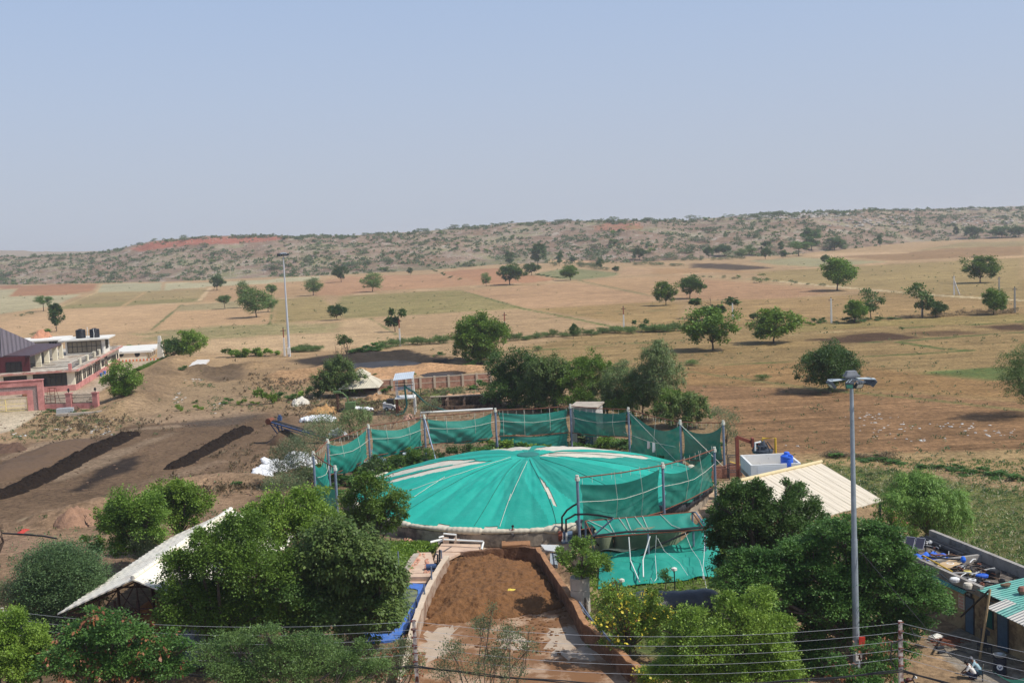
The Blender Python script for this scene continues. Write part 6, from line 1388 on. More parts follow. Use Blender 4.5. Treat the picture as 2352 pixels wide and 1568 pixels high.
slope(0,5.4,-hw_,3.2).build('roof_slope',SHEDW,sh_);slope(0,5.4,hw_,3.2).build('roof_slope',SHEDW,sh_)
m_=MB()
for k in range(24):a=Ls*(k+.5)/24;m_.tube([S2(a-Ls/50,0,5.46),S2(a+Ls/50,0,5.46)],.17,6)
m_.build('ridge_cap',SHEDW,sh_)
for k in range(4):
 a=.5+(Ls-1)*k/3;tr=MB();tr.tube([S2(a,-hw_*.93,3.0),S2(a,0,5.1),S2(a,hw_*.93,3.0)],.06,5).tube([S2(a,-hw_*.93,2.95),S2(a,hw_*.93,2.95)],.07,5).tube([S2(a,-hw_*.5,3.3),S2(a,hw_*.5,3.3)],.05,5)
 for j in range(-3,4):b=hw_*j/4;tr.tube([S2(a,b,2.95),S2(a,b,5.1-2.1*abs(b)/(hw_*.93))],.045,4).tube([S2(a,b,2.95),S2(a,b+hw_/4*(1 if j<0 else-1),5.1-2.1*abs(b+hw_/4*(1 if j<0 else-1))/(hw_*.93))],.04,4)
 tr.build('truss',mat('dark_rust',lin(70,46,38),.9,.3,5),sh_)
 for b in(-hw_*.78,-hw_*.3,0,hw_*.4,hw_*.85):MB().tube([S2(a,b,-.1),S2(a,b,3.0 if abs(b)>hw_*.7 else 3.8)],.1,6).build('column',mat('dark_rust',lin(70,46,38)),sh_)
p0,p1=S2(3,2.0,.45),S2(9,2.6,.45);m_=MB();m_.tube([p0,p1],.42,16);m_.tube([p0-d*.05,p0+d*.25],.5,16);tag(m_.build('culvert_pipe',mat('grey_pipe',lin(142,146,150),.8,.15),None,p0),'grey concrete culvert pipe lying inside the long shed','pipe')
heap('tarpaulin','crumpled grey sheet heap inside the long shed','sheet',None,[S2(-1,1.6,0),S2(2,2.4,0),S2(6,3.2,0)],3,.6,mat('grey_sheet_cloth',lin(126,134,146),.6,.2),31,.3)
heap('earth_mound','orange soil mound lit by sun inside the open shed','mound',None,[S2(4,-2.6,0),S2(8,-2.4,0),S2(14,-2.2,0)],3.4,1.2,mat('orange_soil',lin(186,134,90),.95,.2,2,bump=.5),32,.3)
# red netting and hose, earth
P=at('a',175,420);heap('red_netting','crumpled red netting on the bare soil at left','netting','a',[(135,450),(175,420),(215,410)],.9,.22,mat('red_net',lin(178,66,54),.7,.25,6),33,.9,lump=3)
pipe('black_hose',[at('a',20,437,.08),at('a',200,445,.1),at('a',330,458,.08),at('a',428,476,.06)],.07,BLACKM,'black hose running past the red netting at left','hose')
pipe('wall_coping',[at('a',320,1318,.4),at('a',680,1368,.4)],.12,DARKS,'black pipe behind the pod tree at lower left, left length','pipe');pipe('black_pipe',[at('a',1050,1405,.4),at('a',1400,1432,.4),at('a',1700,1440,.4)],.12,DARKS,'black pipe below the neem tree at lower left, right length','pipe')
# ================================================================== ramp with dung, between two walls
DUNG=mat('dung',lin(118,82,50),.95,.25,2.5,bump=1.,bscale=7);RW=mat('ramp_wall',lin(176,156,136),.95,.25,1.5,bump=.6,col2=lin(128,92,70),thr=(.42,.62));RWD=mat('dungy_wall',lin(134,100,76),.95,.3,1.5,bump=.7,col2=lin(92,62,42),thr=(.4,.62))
HWL=1.2
def wall(name,label,pts,M_,capM,h=HWL,w=.38,cap=True):
 t=T(name,label,'wall',up(pts[0],0));m_=MB();c_=MB();n=len(pts);L_,R_=[],[]
 for i,p in enumerate(pts):
  dd=U(pts[max(i-1,0)],pts[min(i+1,n-1)]);s2=np.array([dd[1],-dd[0],0])*w/2;L_.append(p-s2);R_.append(p+s2)
 for i in range(n-1):
  m_.hexa([up(L_[i],-.1),up(R_[i],-.1),up(R_[i+1],-.1),up(L_[i+1],-.1),up(L_[i],pts[i][2]),up(R_[i],pts[i][2]),up(R_[i+1],pts[i+1][2]),up(L_[i+1],pts[i+1][2])])
  if cap:e=.05;c_.hexa([up(L_[i],pts[i][2]+.003),up(R_[i],pts[i][2]+.003),up(R_[i+1],pts[i+1][2]+.003),up(L_[i+1],pts[i+1][2]+.003),up(L_[i],pts[i][2]+.09),up(R_[i],pts[i][2]+.09),up(R_[i+1],pts[i+1][2]+.09),up(L_[i+1],pts[i+1][2]+.09)])
 m_.build('masonry',M_,t)
 if cap:c_.build('coping',capM,t)
 return t
def dens(pts,n=6,jz=.0,seed=0):
 r=np.random.default_rng(seed);out=[]
 for i in range(len(pts)-1):
  for k in range(n):out.append(pts[i]+(pts[i+1]-pts[i])*k/n+np.array([r.normal()*.02,0,r.normal()*jz]))
 return out+[pts[-1]]
lw=[at('b',*q_,HWL)for q_ in((1440,615),(1390,690),(1300,850),(1235,1000),(1195,1120),(1140,1330),(1090,1560))]
rw=[at('c',*q_,HWL)for q_ in((192,548),(285,690),(400,855),(470,960),(545,1110),(650,1190),(800,1320),(950,1450),(1120,1600))]
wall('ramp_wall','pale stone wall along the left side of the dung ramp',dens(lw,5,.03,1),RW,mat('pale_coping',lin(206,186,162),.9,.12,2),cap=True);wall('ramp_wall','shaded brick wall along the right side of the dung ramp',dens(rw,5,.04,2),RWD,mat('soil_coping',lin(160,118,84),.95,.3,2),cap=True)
bw_=[at('b',1560,575,HWL-.1),at('b',1720,565,HWL-.1),at('b',1865,545,HWL-.1),at('c',60,536,HWL),at('c',192,548,HWL)]
wall('ramp_wall','dung-stained end wall at the top of the ramp',dens(bw_,3,.03,3),RWD,RWD,cap=False)
P=at('b',1865,640);MBx=MB().box(P+np.array([.1,.3,.65]),(.3,1.4,1.3)).box(at('c',130,640)+np.array([0,.4,.65]),(.3,1.4,1.3)).box((P+at('c',130,640))/2+np.array([0,.3,1.25]),(2.2,1.2,.14)).box(at('b',1780,655)+np.array([0,.3,.35]),(2.4,.5,.7));tag(MBx.build('dung_chute',mat('chute',lin(150,108,74),.95,.25,2,col2=lin(96,64,42)),None,P),'dung-caked inlet chute in the end wall of the ramp','chute')
g1=np.array([at('b',1420,690)[:2],at('b',1560,640)[:2],at('b',1900,655)[:2],at('c',190,700)[:2],at('c',270,820)[:2],at('c',350,985)[:2],at('c',150,1040)[:2],at('b',1800,1075)[:2],at('b',1560,1100)[:2],at('b',1290,1120)[:2],at('b',1310,980)[:2]])
lo,hi=g1.min(0)-.5,g1.max(0)+.5;nx_,ny_=150,150
XX,YY=np.meshgrid(np.linspace(lo[0],hi[0],nx_),np.linspace(lo[1],hi[1],ny_));xf,yf=XX.ravel(),YY.ravel();dd_=np.full(len(xf),1e9);ins=np.zeros(len(xf),bool)
for i in range(len(g1)):
 a,b=g1[i],g1[(i+1)%len(g1)];e=b-a;t_=np.clip(((xf-a[0])*e[0]+(yf-a[1])*e[1])/(e@e),0,1);dd_=np.minimum(dd_,np.hypot(xf-a[0]-t_*e[0],yf-a[1]-t_*e[1]));c=(a[1]>yf)!=(b[1]>yf);ins^=c&(xf<(b[0]-a[0])*(yf-a[1])/(b[1]-a[1]+1e-12)+a[0])
sdd=np.where(ins,dd_,-dd_)+(fbm(xf*1.2,yf*1.2,5)-.47)*1.6;zz=np.clip(sdd/2.2+.12,0,1)**.7*.75*(.7+.8*fbm(xf*.5,yf*.5,9))+(fbm(xf*2.6,yf*2.6,13)-.45)*.42*np.clip(sdd+.3,0,1);zz=np.where(sdd>-.3,zz+.02,-.3)
ii=(np.arange(ny_-1)[:,None]*nx_+np.arange(nx_-1)[None,:]).ravel();c0=np.array([xf.mean(),yf.mean(),0]);fq=np.stack([ii,ii+1,ii+nx_+1,ii+nx_],1);keep=(zz[fq]>-.2).any(1)
tag(link('dung_heap',npmesh('dung_heap',np.stack([xf,yf,zz],1)-c0,fq[keep],DUNG,True),None,c0),'wide heap of loose brown dung filling the walled ramp','dung heap')
yl_=np.linspace(min(lw[0][1],rw[0][1])+.3,38,40);lq=sorted([*lw,lw[-1]+(lw[-1]-lw[-2])*3],key=lambda p:p[1]);rq=sorted([*rw,rw[-1]+(rw[-1]-rw[-2])*3],key=lambda p:p[1])
SLAB=mat('slab',lin(176,148,122),.95,.15,.6,col2=lin(128,92,62),thr=(.40,.53),bump=.3,coord='Object')
fl_=[(float(np.interp(y,[p[1]for p in q_],[p[0]for p in q_])),y,.02)for y in yl_ for q_ in(lq,rq)];o=MB().add(fl_,[(2*i,2*i+2,2*i+3,2*i+1)for i in range(len(yl_)-1)]).build('ramp_floor',SLAB,None,up(lw[3],.02));tag(o,kind='structure')
def patch(k,pts,z,M_,seed,jag=.25,n=7):
 r=np.random.default_rng(seed);P=[]
 for i in range(len(pts)):
  a,b=at(k,*pts[i]),at(k,*pts[(i+1)%len(pts)])
  for j in range(n):q_=a+(b-a)*j/n+np.append(r.normal(size=2)*jag,0);P.append(up(q_,z))
 c_=sum(P)/len(P);P.sort(key=lambda p:math.atan2(p[1]-c_[1],p[0]-c_[0]))
 return tag(MB().add(P+[sum(P)/len(P)],[(i,(i+1)%len(P),len(P))for i in range(len(P))]).build('ramp_floor',M_,None,P[0]),kind='structure')
patch('c',[(340,1150),(470,1160),(540,1210),(620,1330),(640,1420),(420,1380),(290,1330),(250,1210)],.028,mat('clean_concrete',lin(176,158,138),.9,.14,1.2,col2=lin(150,118,90),thr=(.55,.7)),4)
patch('c',[(-100,1190),(60,1180),(170,1290),(60,1310),(-120,1290)],.028,mat('clean_concrete',lin(186,172,154)),5)
patch('b',[(1340,1170),(1500,1140),(1480,1300),(1290,1420),(1240,1300)],.028,mat('clean_concrete',lin(186,172,154)),6)
P=at('c',5,890,.55);o=bag(P,.75,sr).build('yellow_sack',mat('yellow_cloth',lin(222,196,84),.7,.1),None,P);tag(o,'small yellow sack lying on the dung heap','sack')
P_,S_=[],[]
for _ in range(420):P_.append(at('c',sr.uniform(-280,420),sr.uniform(880,1350)));S_.append(sr.uniform(.04,.16))
stones('dung_clods','loose dung clods in front of the heap',P_,S_,DUNG,sr,.6)
# pit with blue liner, slabs, pipes, pumps, small posts left of the ramp
LINER=mat('blue_liner',lin(78,120,196),.35,.15,1.5,col2=lin(150,156,160),thr=(.58,.72),bump=.4)
ow=[(850,812),(1100,812),(1205,815),(1300,822),(1285,880),(1235,960),(1160,1100),(1120,1180),(1050,1240),(960,1250),(800,1250),(780,1000)];iw=[(860,850),(1100,850),(1190,852),(1222,862),(1222,900),(1195,960),(1140,1040),(1090,1110),(1020,1190),(960,1195),(840,1190),(820,1000)]
n=len(ow);P=[at('b',*q_,.14)for q_ in ow]+[at('b',*q_,.10)for q_ in iw];P2=[p-[0,0,.7]for p in P[n:]];P3=[up(p,-.1)for p in P[:n]]
lp=T('lined_pond','blue sheet lined pond with green algae, left of the dung ramp','pond',up(P[0],0));MB().add(P+P2+P3,[(i,(i+1)%n,n+(i+1)%n,n+i)for i in range(n)]+[(n+i,n+(i+1)%n,2*n+(i+1)%n,2*n+i)for i in range(n)]+[(3*n+i,3*n+(i+1)%n,(i+1)%n,i)for i in range(n)]).build('liner',LINER,lp)
MB().add([up(p,.03)for p in P[n:]],[tuple(range(n))]).build('algae_water',mat('algae_water',lin(30,32,30),.12,.3,.5,col2=lin(122,124,44),thr=(.47,.53),spec=.6),lp)
PAV=mat('pink_paving',lin(204,176,152),.9,.14,1.,col2=lin(180,150,130),thr=(.5,.7),bump=.2)
def slab(k,pts,z,t_,label,M_=None,nm='paving_slab'):P=[at(k,*q_,z)for q_ in pts];return tag(MB().plate(P,t_).build(nm,M_ or PAV,None,P[0]),label,'slab')
slab('b',[(1110,735),(1325,735),(1345,665),(1320,580),(1240,582),(1165,660)],.12,.2,'long pink slab deck in the garden left of the ramp wall');slab('b',[(1360,572),(1600,578),(1690,560),(1695,520),(1400,515)],.2,.3,'pale slab in front of the dome under the white pipe')
slab('b',[(1345,640),(1440,635),(1550,578),(1365,576)],.14,.2,'pale slab stepping up to the ramp wall');slab('b',[(1050,810),(1300,812),(1320,770),(1080,770)],.1,.2,'cracked pale slab between the lined pond and low kerb')
slab('b',[(1065,768),(1325,764),(1325,738),(1065,738)],.45,.5,'low pink kerb wall across the garden path',nm='kerb')
slab('b',[(1105,730),(1150,640),(1190,590),(1235,584),(1180,660),(1140,732)],.3,.3,'row of tilted grey slabs beside the grass',CONC);
P_,S_=[],[]
for _ in range(150):s_=sr.random();P_.append(at('b',1150+80*s_+sr.normal()*14,700-110*s_+sr.normal()*10,.12));S_.append(sr.uniform(.05,.14))
for _ in range(70):P_.append(at('b',1290+sr.normal()*12,680+sr.normal()*30,.12));S_.append(sr.uniform(.05,.12))
for _ in range(60):P_.append(at('b',1145+sr.normal()*14,490+sr.normal()*6,.1));S_.append(sr.uniform(.06,.14))
for _ in range(120):P_.append(at('b',1020+sr.normal()*50,1440+sr.normal()*25));S_.append(sr.uniform(.06,.16))
stones('broken_bricks','broken pink bricks by the slab deck',P_,S_,mat('pink_brick',lin(192,140,118),.95,.25,3),sr,.7)
wp_=T('white_piping','white plastic pipe loop in front of the dome wall','pipe',at('b',1410,500));z=.75
MB().tube([at('b',1320,515,.3),at('b',1322,502,z),at('b',1385,488,z),at('b',1420,485,z),at('b',1560,492,z),at('b',1715,500,z),at('b',1716,503,z-.1),at('b',1703,560,.25)],.09,7).tube([at('b',1408,490,z),at('b',1380,505,z),at('b',1378,520,.2)],.07,6).tube([at('b',1412,486,z),at('b',1412,460,z+.55),at('b',1380,470,z+.5)],.08,6).tube([at('b',1510,490,z),at('b',1508,448,z+.9),at('b',1415,440,z+1.0)],.08,6).build('pipe_run',WPIPE,wp_)
for x in(1435,1518):P=at('b',x,524);MB().box(P+np.array([0,.1,.3]),(.5,.4,.62)).build('support_block',PAV,wp_)
pt_=[((1080,735),575,'blue-grey thin post, leftmost by the slab deck'),((1402,640),565,'blue-grey thin post at the top of the left ramp wall'),((1327,792),685,'blue-grey thin post on the ramp wall beside the pump'),((1272,900),818,'blue-grey thin post on the ramp wall above the lined pond'),((1212,1015),930,'blue-grey thin post halfway along the lined pond'),((1165,1228),1045,'blue-grey thin post beside the left power pole'),((1652,490),345,'black thin post with a wire before the dome')]
for(q_,tp,lab)in pt_:
 zb=1.2 if 'ramp wall' in lab and 'top' not in lab else 0;P=at('b',*q_,zb);t=T('thin_post',lab,'post',P,'thin posts of the garden');MB().tube([P-[0,0,.1],up(P,hgt(P,'b',q_[0],tp))],.055,6).build('pole',BLACKM if 'black' in lab else GALV,t);MB().lathe([(.09,0),(.09,.06),(.06,.1)],P,8).build('foot',DARKS,t)
P=at('b',1330,722);t=T('water_pump','blue-grey motor pump beside the left ramp wall','pump',P);MB().tube([P+[-.45,0,.35],P+[.35,0,.35]],.24,12).box(P+np.array([0,0,.08]),(.9,.5,.14)).build('motor',BLUE,t);MB().tube([P+[.45,0,.35],P+[.5,0,1.3],P+[.3,0,1.35]],.08,6).tube([P+[.6,.3,.2],P+[.65,.3,1.6]],.08,6).build('pipe',DARKS,t)
# standing person by the dome
SKIN=mat('skin',lin(120,82,62),.6,.08);
def fig(name,label,J,Rr,edges,hair,clothes,P,hairc=(.01,.01,.01)):
 """body grown over a skeleton with a skin modifier; clothes are separate closed shells over it"""
 def skin(nm,js,es,rs,M_,parent):
  me=bpy.data.meshes.new(nm);ks=list(js);me.from_pydata([tuple(J[k])for k in ks],[(ks.index(a),ks.index(b))for a,b in es],[]);me.update()
  o=link(nm,me,parent);o.modifiers.new('s','SKIN');sv=me.skin_vertices[0].data
  for i,k in enumerate(ks):sv[i].radius=rs[k]if isinstance(rs[k],tuple)else(rs[k],rs[k])
  sv[0].use_root=True;sb=o.modifiers.new('u','SUBSURF');sb.levels=2;sb.render_levels=2;me.materials.append(M_);return o
 root=T(name,label,'person',P);body=skin('body',list(Rr),edges,Rr,SKIN,root)
 for(nm,es,rs,M_)in clothes:
  js=[]
  for e in es:
   for q_ in e:
    if q_ not in js:js.append(q_)
  skin(nm,js,es,rs,M_,body and root)
 h=J['head'];MB().lathe([(.02,.145),(.07,.13),(.105,.07),(.108,.01),(.09,-.03)][::-1],np.array(P)+np.array(h)+np.array(hair),12).build('hair',mat('hair_%s'%name if hairc[0]>.02 else 'hair',hairc,.7,.2),root,smooth=True)
 f_=np.array(J['face'])-np.array(h);f_=f_/np.linalg.norm(f_);s2=np.cross(f_,Zv);s2/=np.linalg.norm(s2)+1e-9;m_=MB();hp0=np.array(P)+np.array(h)
 m_.tube([hp0+f_*.09+Zv*.0,hp0+f_*.125-Zv*.025],[.012,.018],5)
 for sg in(-1,1):m_.box(hp0+f_*.1+s2*.035*sg+Zv*.02,(.02,.02,.012));m_.tube([hp0+s2*.1*sg-Zv*.02,hp0+s2*.105*sg+Zv*.03],.018,5)
 m_.box(hp0+f_*.092-Zv*.055,(.035,.02,.01));m_.build('face_features',mat('dark_skin',lin(84,54,42),.6,.05),root);return root
def hand(J,E,R_,w,tag_,d,side):
 """palm and five bent fingers as thin chains"""
 d=np.array(d,float);d/=np.linalg.norm(d);s2=np.array(side,float);J['palm'+tag_]=tuple(np.array(J[w])+d*.05);R_['palm'+tag_]=(.036,.02);E.append((w,'palm'+tag_))
 for i,(o_,l_)in enumerate(((-.03,.07),(-.01,.085),(.01,.08),(.03,.062))):
  a,b,c='f%d%sa'%(i,tag_),'f%d%sb'%(i,tag_),'f%d%sc'%(i,tag_);q_=np.array(J['palm'+tag_]);n_=np.cross(d,s2)
  J[a]=tuple(q_+d*.03+s2*o_);J[b]=tuple(q_+d*(.03+l_*.55)+s2*o_*1.1+n_*.012);J[c]=tuple(q_+d*(.03+l_)+s2*o_*1.1+n_*.035)
  for k in(a,b,c):R_[k]=.0095
  E+=[('palm'+tag_,a),(a,b),(b,c)]
 q_=np.array(J[w]);J['t'+tag_]=tuple(q_+d*.045-s2*.05);J['u'+tag_]=tuple(q_+d*.085-s2*.058);R_['t'+tag_]=.011;R_['u'+tag_]=.009;E+=[(w,'t'+tag_),('t'+tag_,'u'+tag_)]
J={'pelvis':(0,0,.92),'waist':(0,.0,1.05),'chest':(0,0,1.28),'neck':(0,0,1.45),'head':(0,.01,1.6),'face':(0,.12,1.6),'top':(0,0,1.68)};R_={'pelvis':(.15,.11),'waist':(.135,.10),'chest':(.16,.11),'neck':.055,'head':(.085,.1),'top':.07}
E_=[('pelvis','waist'),('waist','chest'),('chest','neck'),('neck','head'),('head','top')]
for t_,sg in(('L',-1),('R',1)):
 J.update({'sh'+t_:(.19*sg,0,1.38),'el'+t_:(.25*sg,.03,1.1),'wr'+t_:(.23*sg,.1,.87),'hip'+t_:(.09*sg,0,.86),'kn'+t_:(.1*sg,.02,.48),'an'+t_:(.1*sg,-.01,.08),'to'+t_:(.12*sg,.14,.035)})
 R_.update({'sh'+t_:.06,'el'+t_:.042,'wr'+t_:.03,'hip'+t_:.085,'kn'+t_:.058,'an'+t_:.04,'to'+t_:.035});E_+=[('chest','sh'+t_),('sh'+t_,'el'+t_),('el'+t_,'wr'+t_),('pelvis','hip'+t_),('hip'+t_,'kn'+t_),('kn'+t_,'an'+t_),('an'+t_,'to'+t_)];hand(J,E_,R_,'wr'+t_,t_,(0,.15,-1),(0,1.,0))
def shell(names,k,over_=()):return{n_:(tuple(c+k for c in R_[n_])if isinstance(R_[n_],tuple)else R_[n_]+k)for n_ in names}
P=at('c',12,524);P=P+[0,-.15,0]
shirt_e=[('pelvis','waist'),('waist','chest'),('chest','shL'),('shL','elL'),('chest','shR'),('shR','elR')];pants_e=[('pelvis','hipL'),('hipL','knL'),('knL','anL'),('pelvis','hipR'),('hipR','knR'),('knR','anR')]
fig('person','person in a white shirt and dark trousers standing before the dome wall',J,R_,E_,(0,0,.0),[('shirt',shirt_e,shell(('pelvis','waist','chest','shL','elL','shR','elR'),.02),mat('white_shirt',lin(222,218,210),.85,.08)),('trousers',pants_e,shell(('pelvis','hipL','knL','anL','hipR','knR','anR'),.022),mat('dark_trousers',lin(64,58,56),.9,.15))],P)
# ================================================================== low net frame, fabric tanks, black bag right of the ramp
fr_=T('net_canopy','teal shade net canopy stretched over a pipe frame before the dome, torn in the middle','canopy',at('F',1000,480))
BL,BR,FR,FL=at('F',410,243,3.1),at('F',1652,138,3.1),at('F',1795,338,2.6),at('F',500,432,2.6)
def can(u,v):
 v0=(BL+(BR-BL)*u)*(1-v)+(FL+(FR-FL)*u)*v;w_=math.sin(v*math.pi);e=(abs(2*u-1))**3
 q_=v0+(BR-BL)/np.linalg.norm(BR-BL)*(-.55*w_*(1 if u>.5 else-1)*e);q_[2]-=.22*w_*(1-e)+.05*math.sin(u*34+v*3)*w_+.1*math.sin(u*math.pi*7)**2*v;return q_
cm_=MB();nu,nv=80,24;P=[can(i/nu,j/nv)for j in range(nv+1)for i in range(nu+1)];fs=[]
for j in range(nv):
 for i in range(nu):
  u,v=(i+.5)/nu,(j+.5)/nv;c=.5+.1*math.sin((u-.36)*12)
  if .36<u<.62 and abs(v-(.52+.12*(u-.5)**2*20-(u-.49)*.5))<.055*math.sin((u-.36)/.26*math.pi):continue
  fs.append((j*(nu+1)+i,j*(nu+1)+i+1,(j+1)*(nu+1)+i+1,(j+1)*(nu+1)+i))
TEALN=netmat('teal_net',(.010,.300,.228),.08,.25,.1);cm_.add(P,fs);cm_.build('net_sheet',TEALN,fr_,smooth=True)
m_=MB()
for u0,u1 in((.03,.22),(.31,.37),(.46,.52),(.70,.83)):m_.tube([can(u0,0)+[0,0,.06],can((u0+u1)/2,.5)+[0,0,.06],can(u1,1)+[0,0,.06]],.035,4)
for u0 in(.2,.375,.53):m_.tube([can(u0,0)+[0,0,.05],can(u0,.5)+[0,0,.06],can(u0+.01,1)+[0,0,.05]],.03,4)
m_.build('rope',ROPE,fr_);bar=MB();bar.tube([FL+(FL-FR)*.02,FR+(FR-FL)*.02],.07,6).tube([BL,BR],.06,6).tube([BR,FR],.06,6).tube([BL,FL],.06,6);bar.build('frame_rail',RUST,fr_)
for q_ in(BL,BL+(BR-BL)*.06,FL+(FR-FL)*.49,FR,BR,FR+(BR-FR)*.4-(FR-FL)*.06):MB().tube([up(q_,-.1),q_],.08,6).build('post',GALV,fr_)
MB().tube([BR,BR+(FR-BR)*.3+[.0,0,.4],FR+[0,0,.4]],.06,5).tube([FL+[0,0,.1],at('F',735,210,4.2)],.07,5).build('brace',GALV,fr_)
pipe('black_hose',[FL+[-.2,0,.1],FL+(FR-FL)*.3+[0,0,.25],FL+(FR-FL)*.7+[0,0,.12],FR+[0,0,.2],FR+(FR-FL)*.12+[0,.2,.05],FR+(FR-FL)*.3],.09,BLACKM,'thick black hose lying along the front rail of the canopy','hose',7)
pipe('black_hose',[at('F',575,540,.2),FL+[0,0,-.1],FL+[.15,0,.05]],.08,BLACKM,'short black hose dropping at the left front corner of the canopy','hose',7)
pipe('black_hose',[FR+[-1,.0,-.05],FL+(FR-FL)*.55+[0,.1,-1.1],FL+(FR-FL)*.35+[0,.3,-2.2]],.08,BLACKM,'straight black hose slanting down under the canopy rail','hose',7)
def arch(pts,lab):return pipe('black_hose',pts,.085,BLACKM,lab,'hose',7)
h0=at('F',140,385,.9);h1=at('F',188,385,.9);zt=TOP['p11']
def arc3(a,b,hgt_,n=14):return[a+(b-a)*(.5-.5*math.cos(math.pi*i/n))+Zv*hgt_*math.sin(math.pi*i/n)for i in range(n+1)]
q_=up(zt,4.1);arch([h0+[0,0,0],h0+[.05,0,1.4],h0+(q_-h0)*.35+[0,0,1.1],h0+(q_-h0)*.7+[0,0,.55],q_],'black hose rising steeply from the blower to the front post')
e=at('F',735,206,3.3);p2_=up(zt,3.05)+[0,-.1,0];arch([h1,h1+[.03,0,1.2],h1+(p2_-h1)*.4+[0,0,.8],p2_+[-.3,0,.15],p2_+(e-p2_)*.25+[0,0,.2],p2_+(e-p2_)*.6+[0,0,.15],e],'black hose arching from the blower over the canopy edge')
P=at('F',160,490);bl=T('blower','blue-grey gas blower with a red-brown casing below the black hoses','blower',P);MB().tube([P+[-.1,0,.75],P+[.75,0,.8]],.42,14).box(P+np.array([.3,0,.2]),(1.,.6,.4)).build('motor',mat('blower_blue',lin(120,142,170),.5,.15,3),bl)
MB().tube([P+[-.45,0,.75],P+[-.1,0,.75]],.62,14).build('casing',mat('red_oxide',lin(138,74,58),.7,.2),bl);MB().tube([up(h0,.2),h0+[0,0,.1]],.09,7).tube([up(h1,.2),h1+[0,0,.1]],.09,7).build('white_stub',WPIPE,bl)
# fabric tanks under the canopy
FAB=mat('olive_fabric',lin(132,138,112),.7,.14,.6,bump=.4,bscale=2,col2=lin(104,112,90),thr=(.45,.65));FABC=mat('cream_lining',lin(214,194,150),.7,.1,.8,bump=.3)
def fabtank(name,label,c,R,H,ry=1.):
 t=T(name,label,'tank',c);pr=[(R*.98,0),(R*1.03,H*.15),(R*1.0,H*.4),(R*1.03,H*.7),(R,H*.96),(R*.95,H),(R*.93,H*.97),(R*.5,H*.93),(.02,H*.9)]
 MB().lathe(pr,c,48,1,ry).build('fabric_wall',FAB,t,smooth=True);return t
c1=at('F',1170,640);R1=395*.19773/ppm(c1);c1=c1+[0,R1*.75,0];t=fabtank('fabric_tank','large olive fabric tank with a cream arched opening under the canopy',c1,R1,2.0,.75)
m_=MB();k=24;P=[]
for i in range(k+1):
 a=rad(-100+(i-k/2)*3.1);w_=math.sin(math.pi*i/k)**.5
 for rr,z in((1.07,.02),(1.09,.85*w_+.02)):P.append((c1[0]+.9+R1*rr*math.cos(a+.12),c1[1]+R1*.75*rr*math.sin(a+.12),z))
m_.add(P,[(2*i,2*i+2,2*i+3,2*i+1)for i in range(k)]);m_.build('cream_lining',FABC,t,smooth=True)
c2=at('F',640,620);R2=110*.19773/ppm(c2);t=fabtank('fabric_tank','small round olive fabric tank left of the large one',c2+[0,R2,0],R2,1.7)
# big green sheet and cream gas bag beneath
def sheet(u,v):
 TLp,TRp,BRp,BLp=at('F',590,655),at('F',1860,560),at('F',2190,880),at('F',560,1045)
 b=(TLp*(1-u)+TRp*u)*(1-v)+(BLp*(1-u)+BRp*u)*v
 pk=math.exp(-(((u-.97)/.16)**2+((v-.0)/.30)**2));hump=math.sin(math.pi*min(1,max(0,u*.95+.05)))**.6*math.sin(math.pi*min(1,.12+v*.88))**.7
 z=.75*hump+2.3*pk+.10*math.sin(18*u+9*v+2*math.sin(5*v))*(1-pk)+.08*math.sin(30*v-14*u)+.5*float(fbm(np.array([u*4.]),np.array([v*4.]),77)[0]-.45)+.06*math.sin(math.atan2(v,.97-u+.01)*40)*pk
 return up(b,max(z,.05)+.06)
sh2=T('green_tarpaulin','big wrinkled green sheet over a low gas bag, pulled up to the canopy corner','tarpaulin',at('F',1300,850));MB().grid(sheet,130,70).build('net_sheet',netmat('teal_sheet',(.008,.300,.225),.02,.08,.12),sh2,smooth=True)
MB().grid(lambda u,v:(lambda s_:up(s_+U(s_,CAM)*(-1.9*(1-v)*math.sin(math.pi*(u*.9+.08))**.7),.35*v+.55*v*(1-v)+.12+(s_[2]-.3)*v))(sheet(u*.44,.06)),40,10).build('cream_bag',mat('cream_bag',lin(202,192,170)),sh2,smooth=True)
m_=MB()
for pts,r_ in((((915,425,2.6),(935,700,.9),(1040,950,.4)),.05),(((1162,415,2.6),(1080,690,1.0),(1085,890,.9)),.05),(((1235,405,2.6),(1222,640,1.1),(1240,900,.8),(1200,960,.7),(1170,900,1.)),.02),(((1570,375,2.6),(1640,560,1.6),(1740,700,1.3),(1790,880,1.),(1820,1030,.3)),.015),(((1800,345,2.7),(1790,650,1.5),(1775,790,1.),(1780,920,.8)),.02),(((1250,440,2.4),(1330,590,1.5),(1500,720,1.1),(1600,870,.9)),.015)):m_.tube([at('F',*p)for p in pts],r_,5)
tag(m_.build('hanging_straps',mat('white_strap',lin(226,226,220),.7,.06),None,at('F',1100,800)),'white straps and cords hanging from the canopy rail onto the green sheet','straps')
b0,b1=at('F',900,1235,.75),at('F',2000,1195,.75);d=U(b0,b1);s_=np.array([-d[1],d[0],0]);Lb=np.linalg.norm(b1-b0)
def bagf(u,v):
 e=min(1,min(u,1-u)*Lb/.9);k=max(0,1-(1-e)**2)**.5;a=v*2*math.pi;w_=1+.03*math.sin(u*40+3*v)+.05*math.sin(u*9)
 return b0+d*Lb*u+s_*1.15*k*w_*math.cos(a)+Zv*(.85*k*w_*math.sin(a)+.1)
tag(MB().grid(bagf,70,28).build('gas_bag',mat('black_bag',(.05,.055,.065),.38,.25,1.,bump=.3,col2=(.10,.095,.09),thr=(.5,.75)),None,b0,smooth=True),'long black gas bag lying below the big green sheet','gas bag')
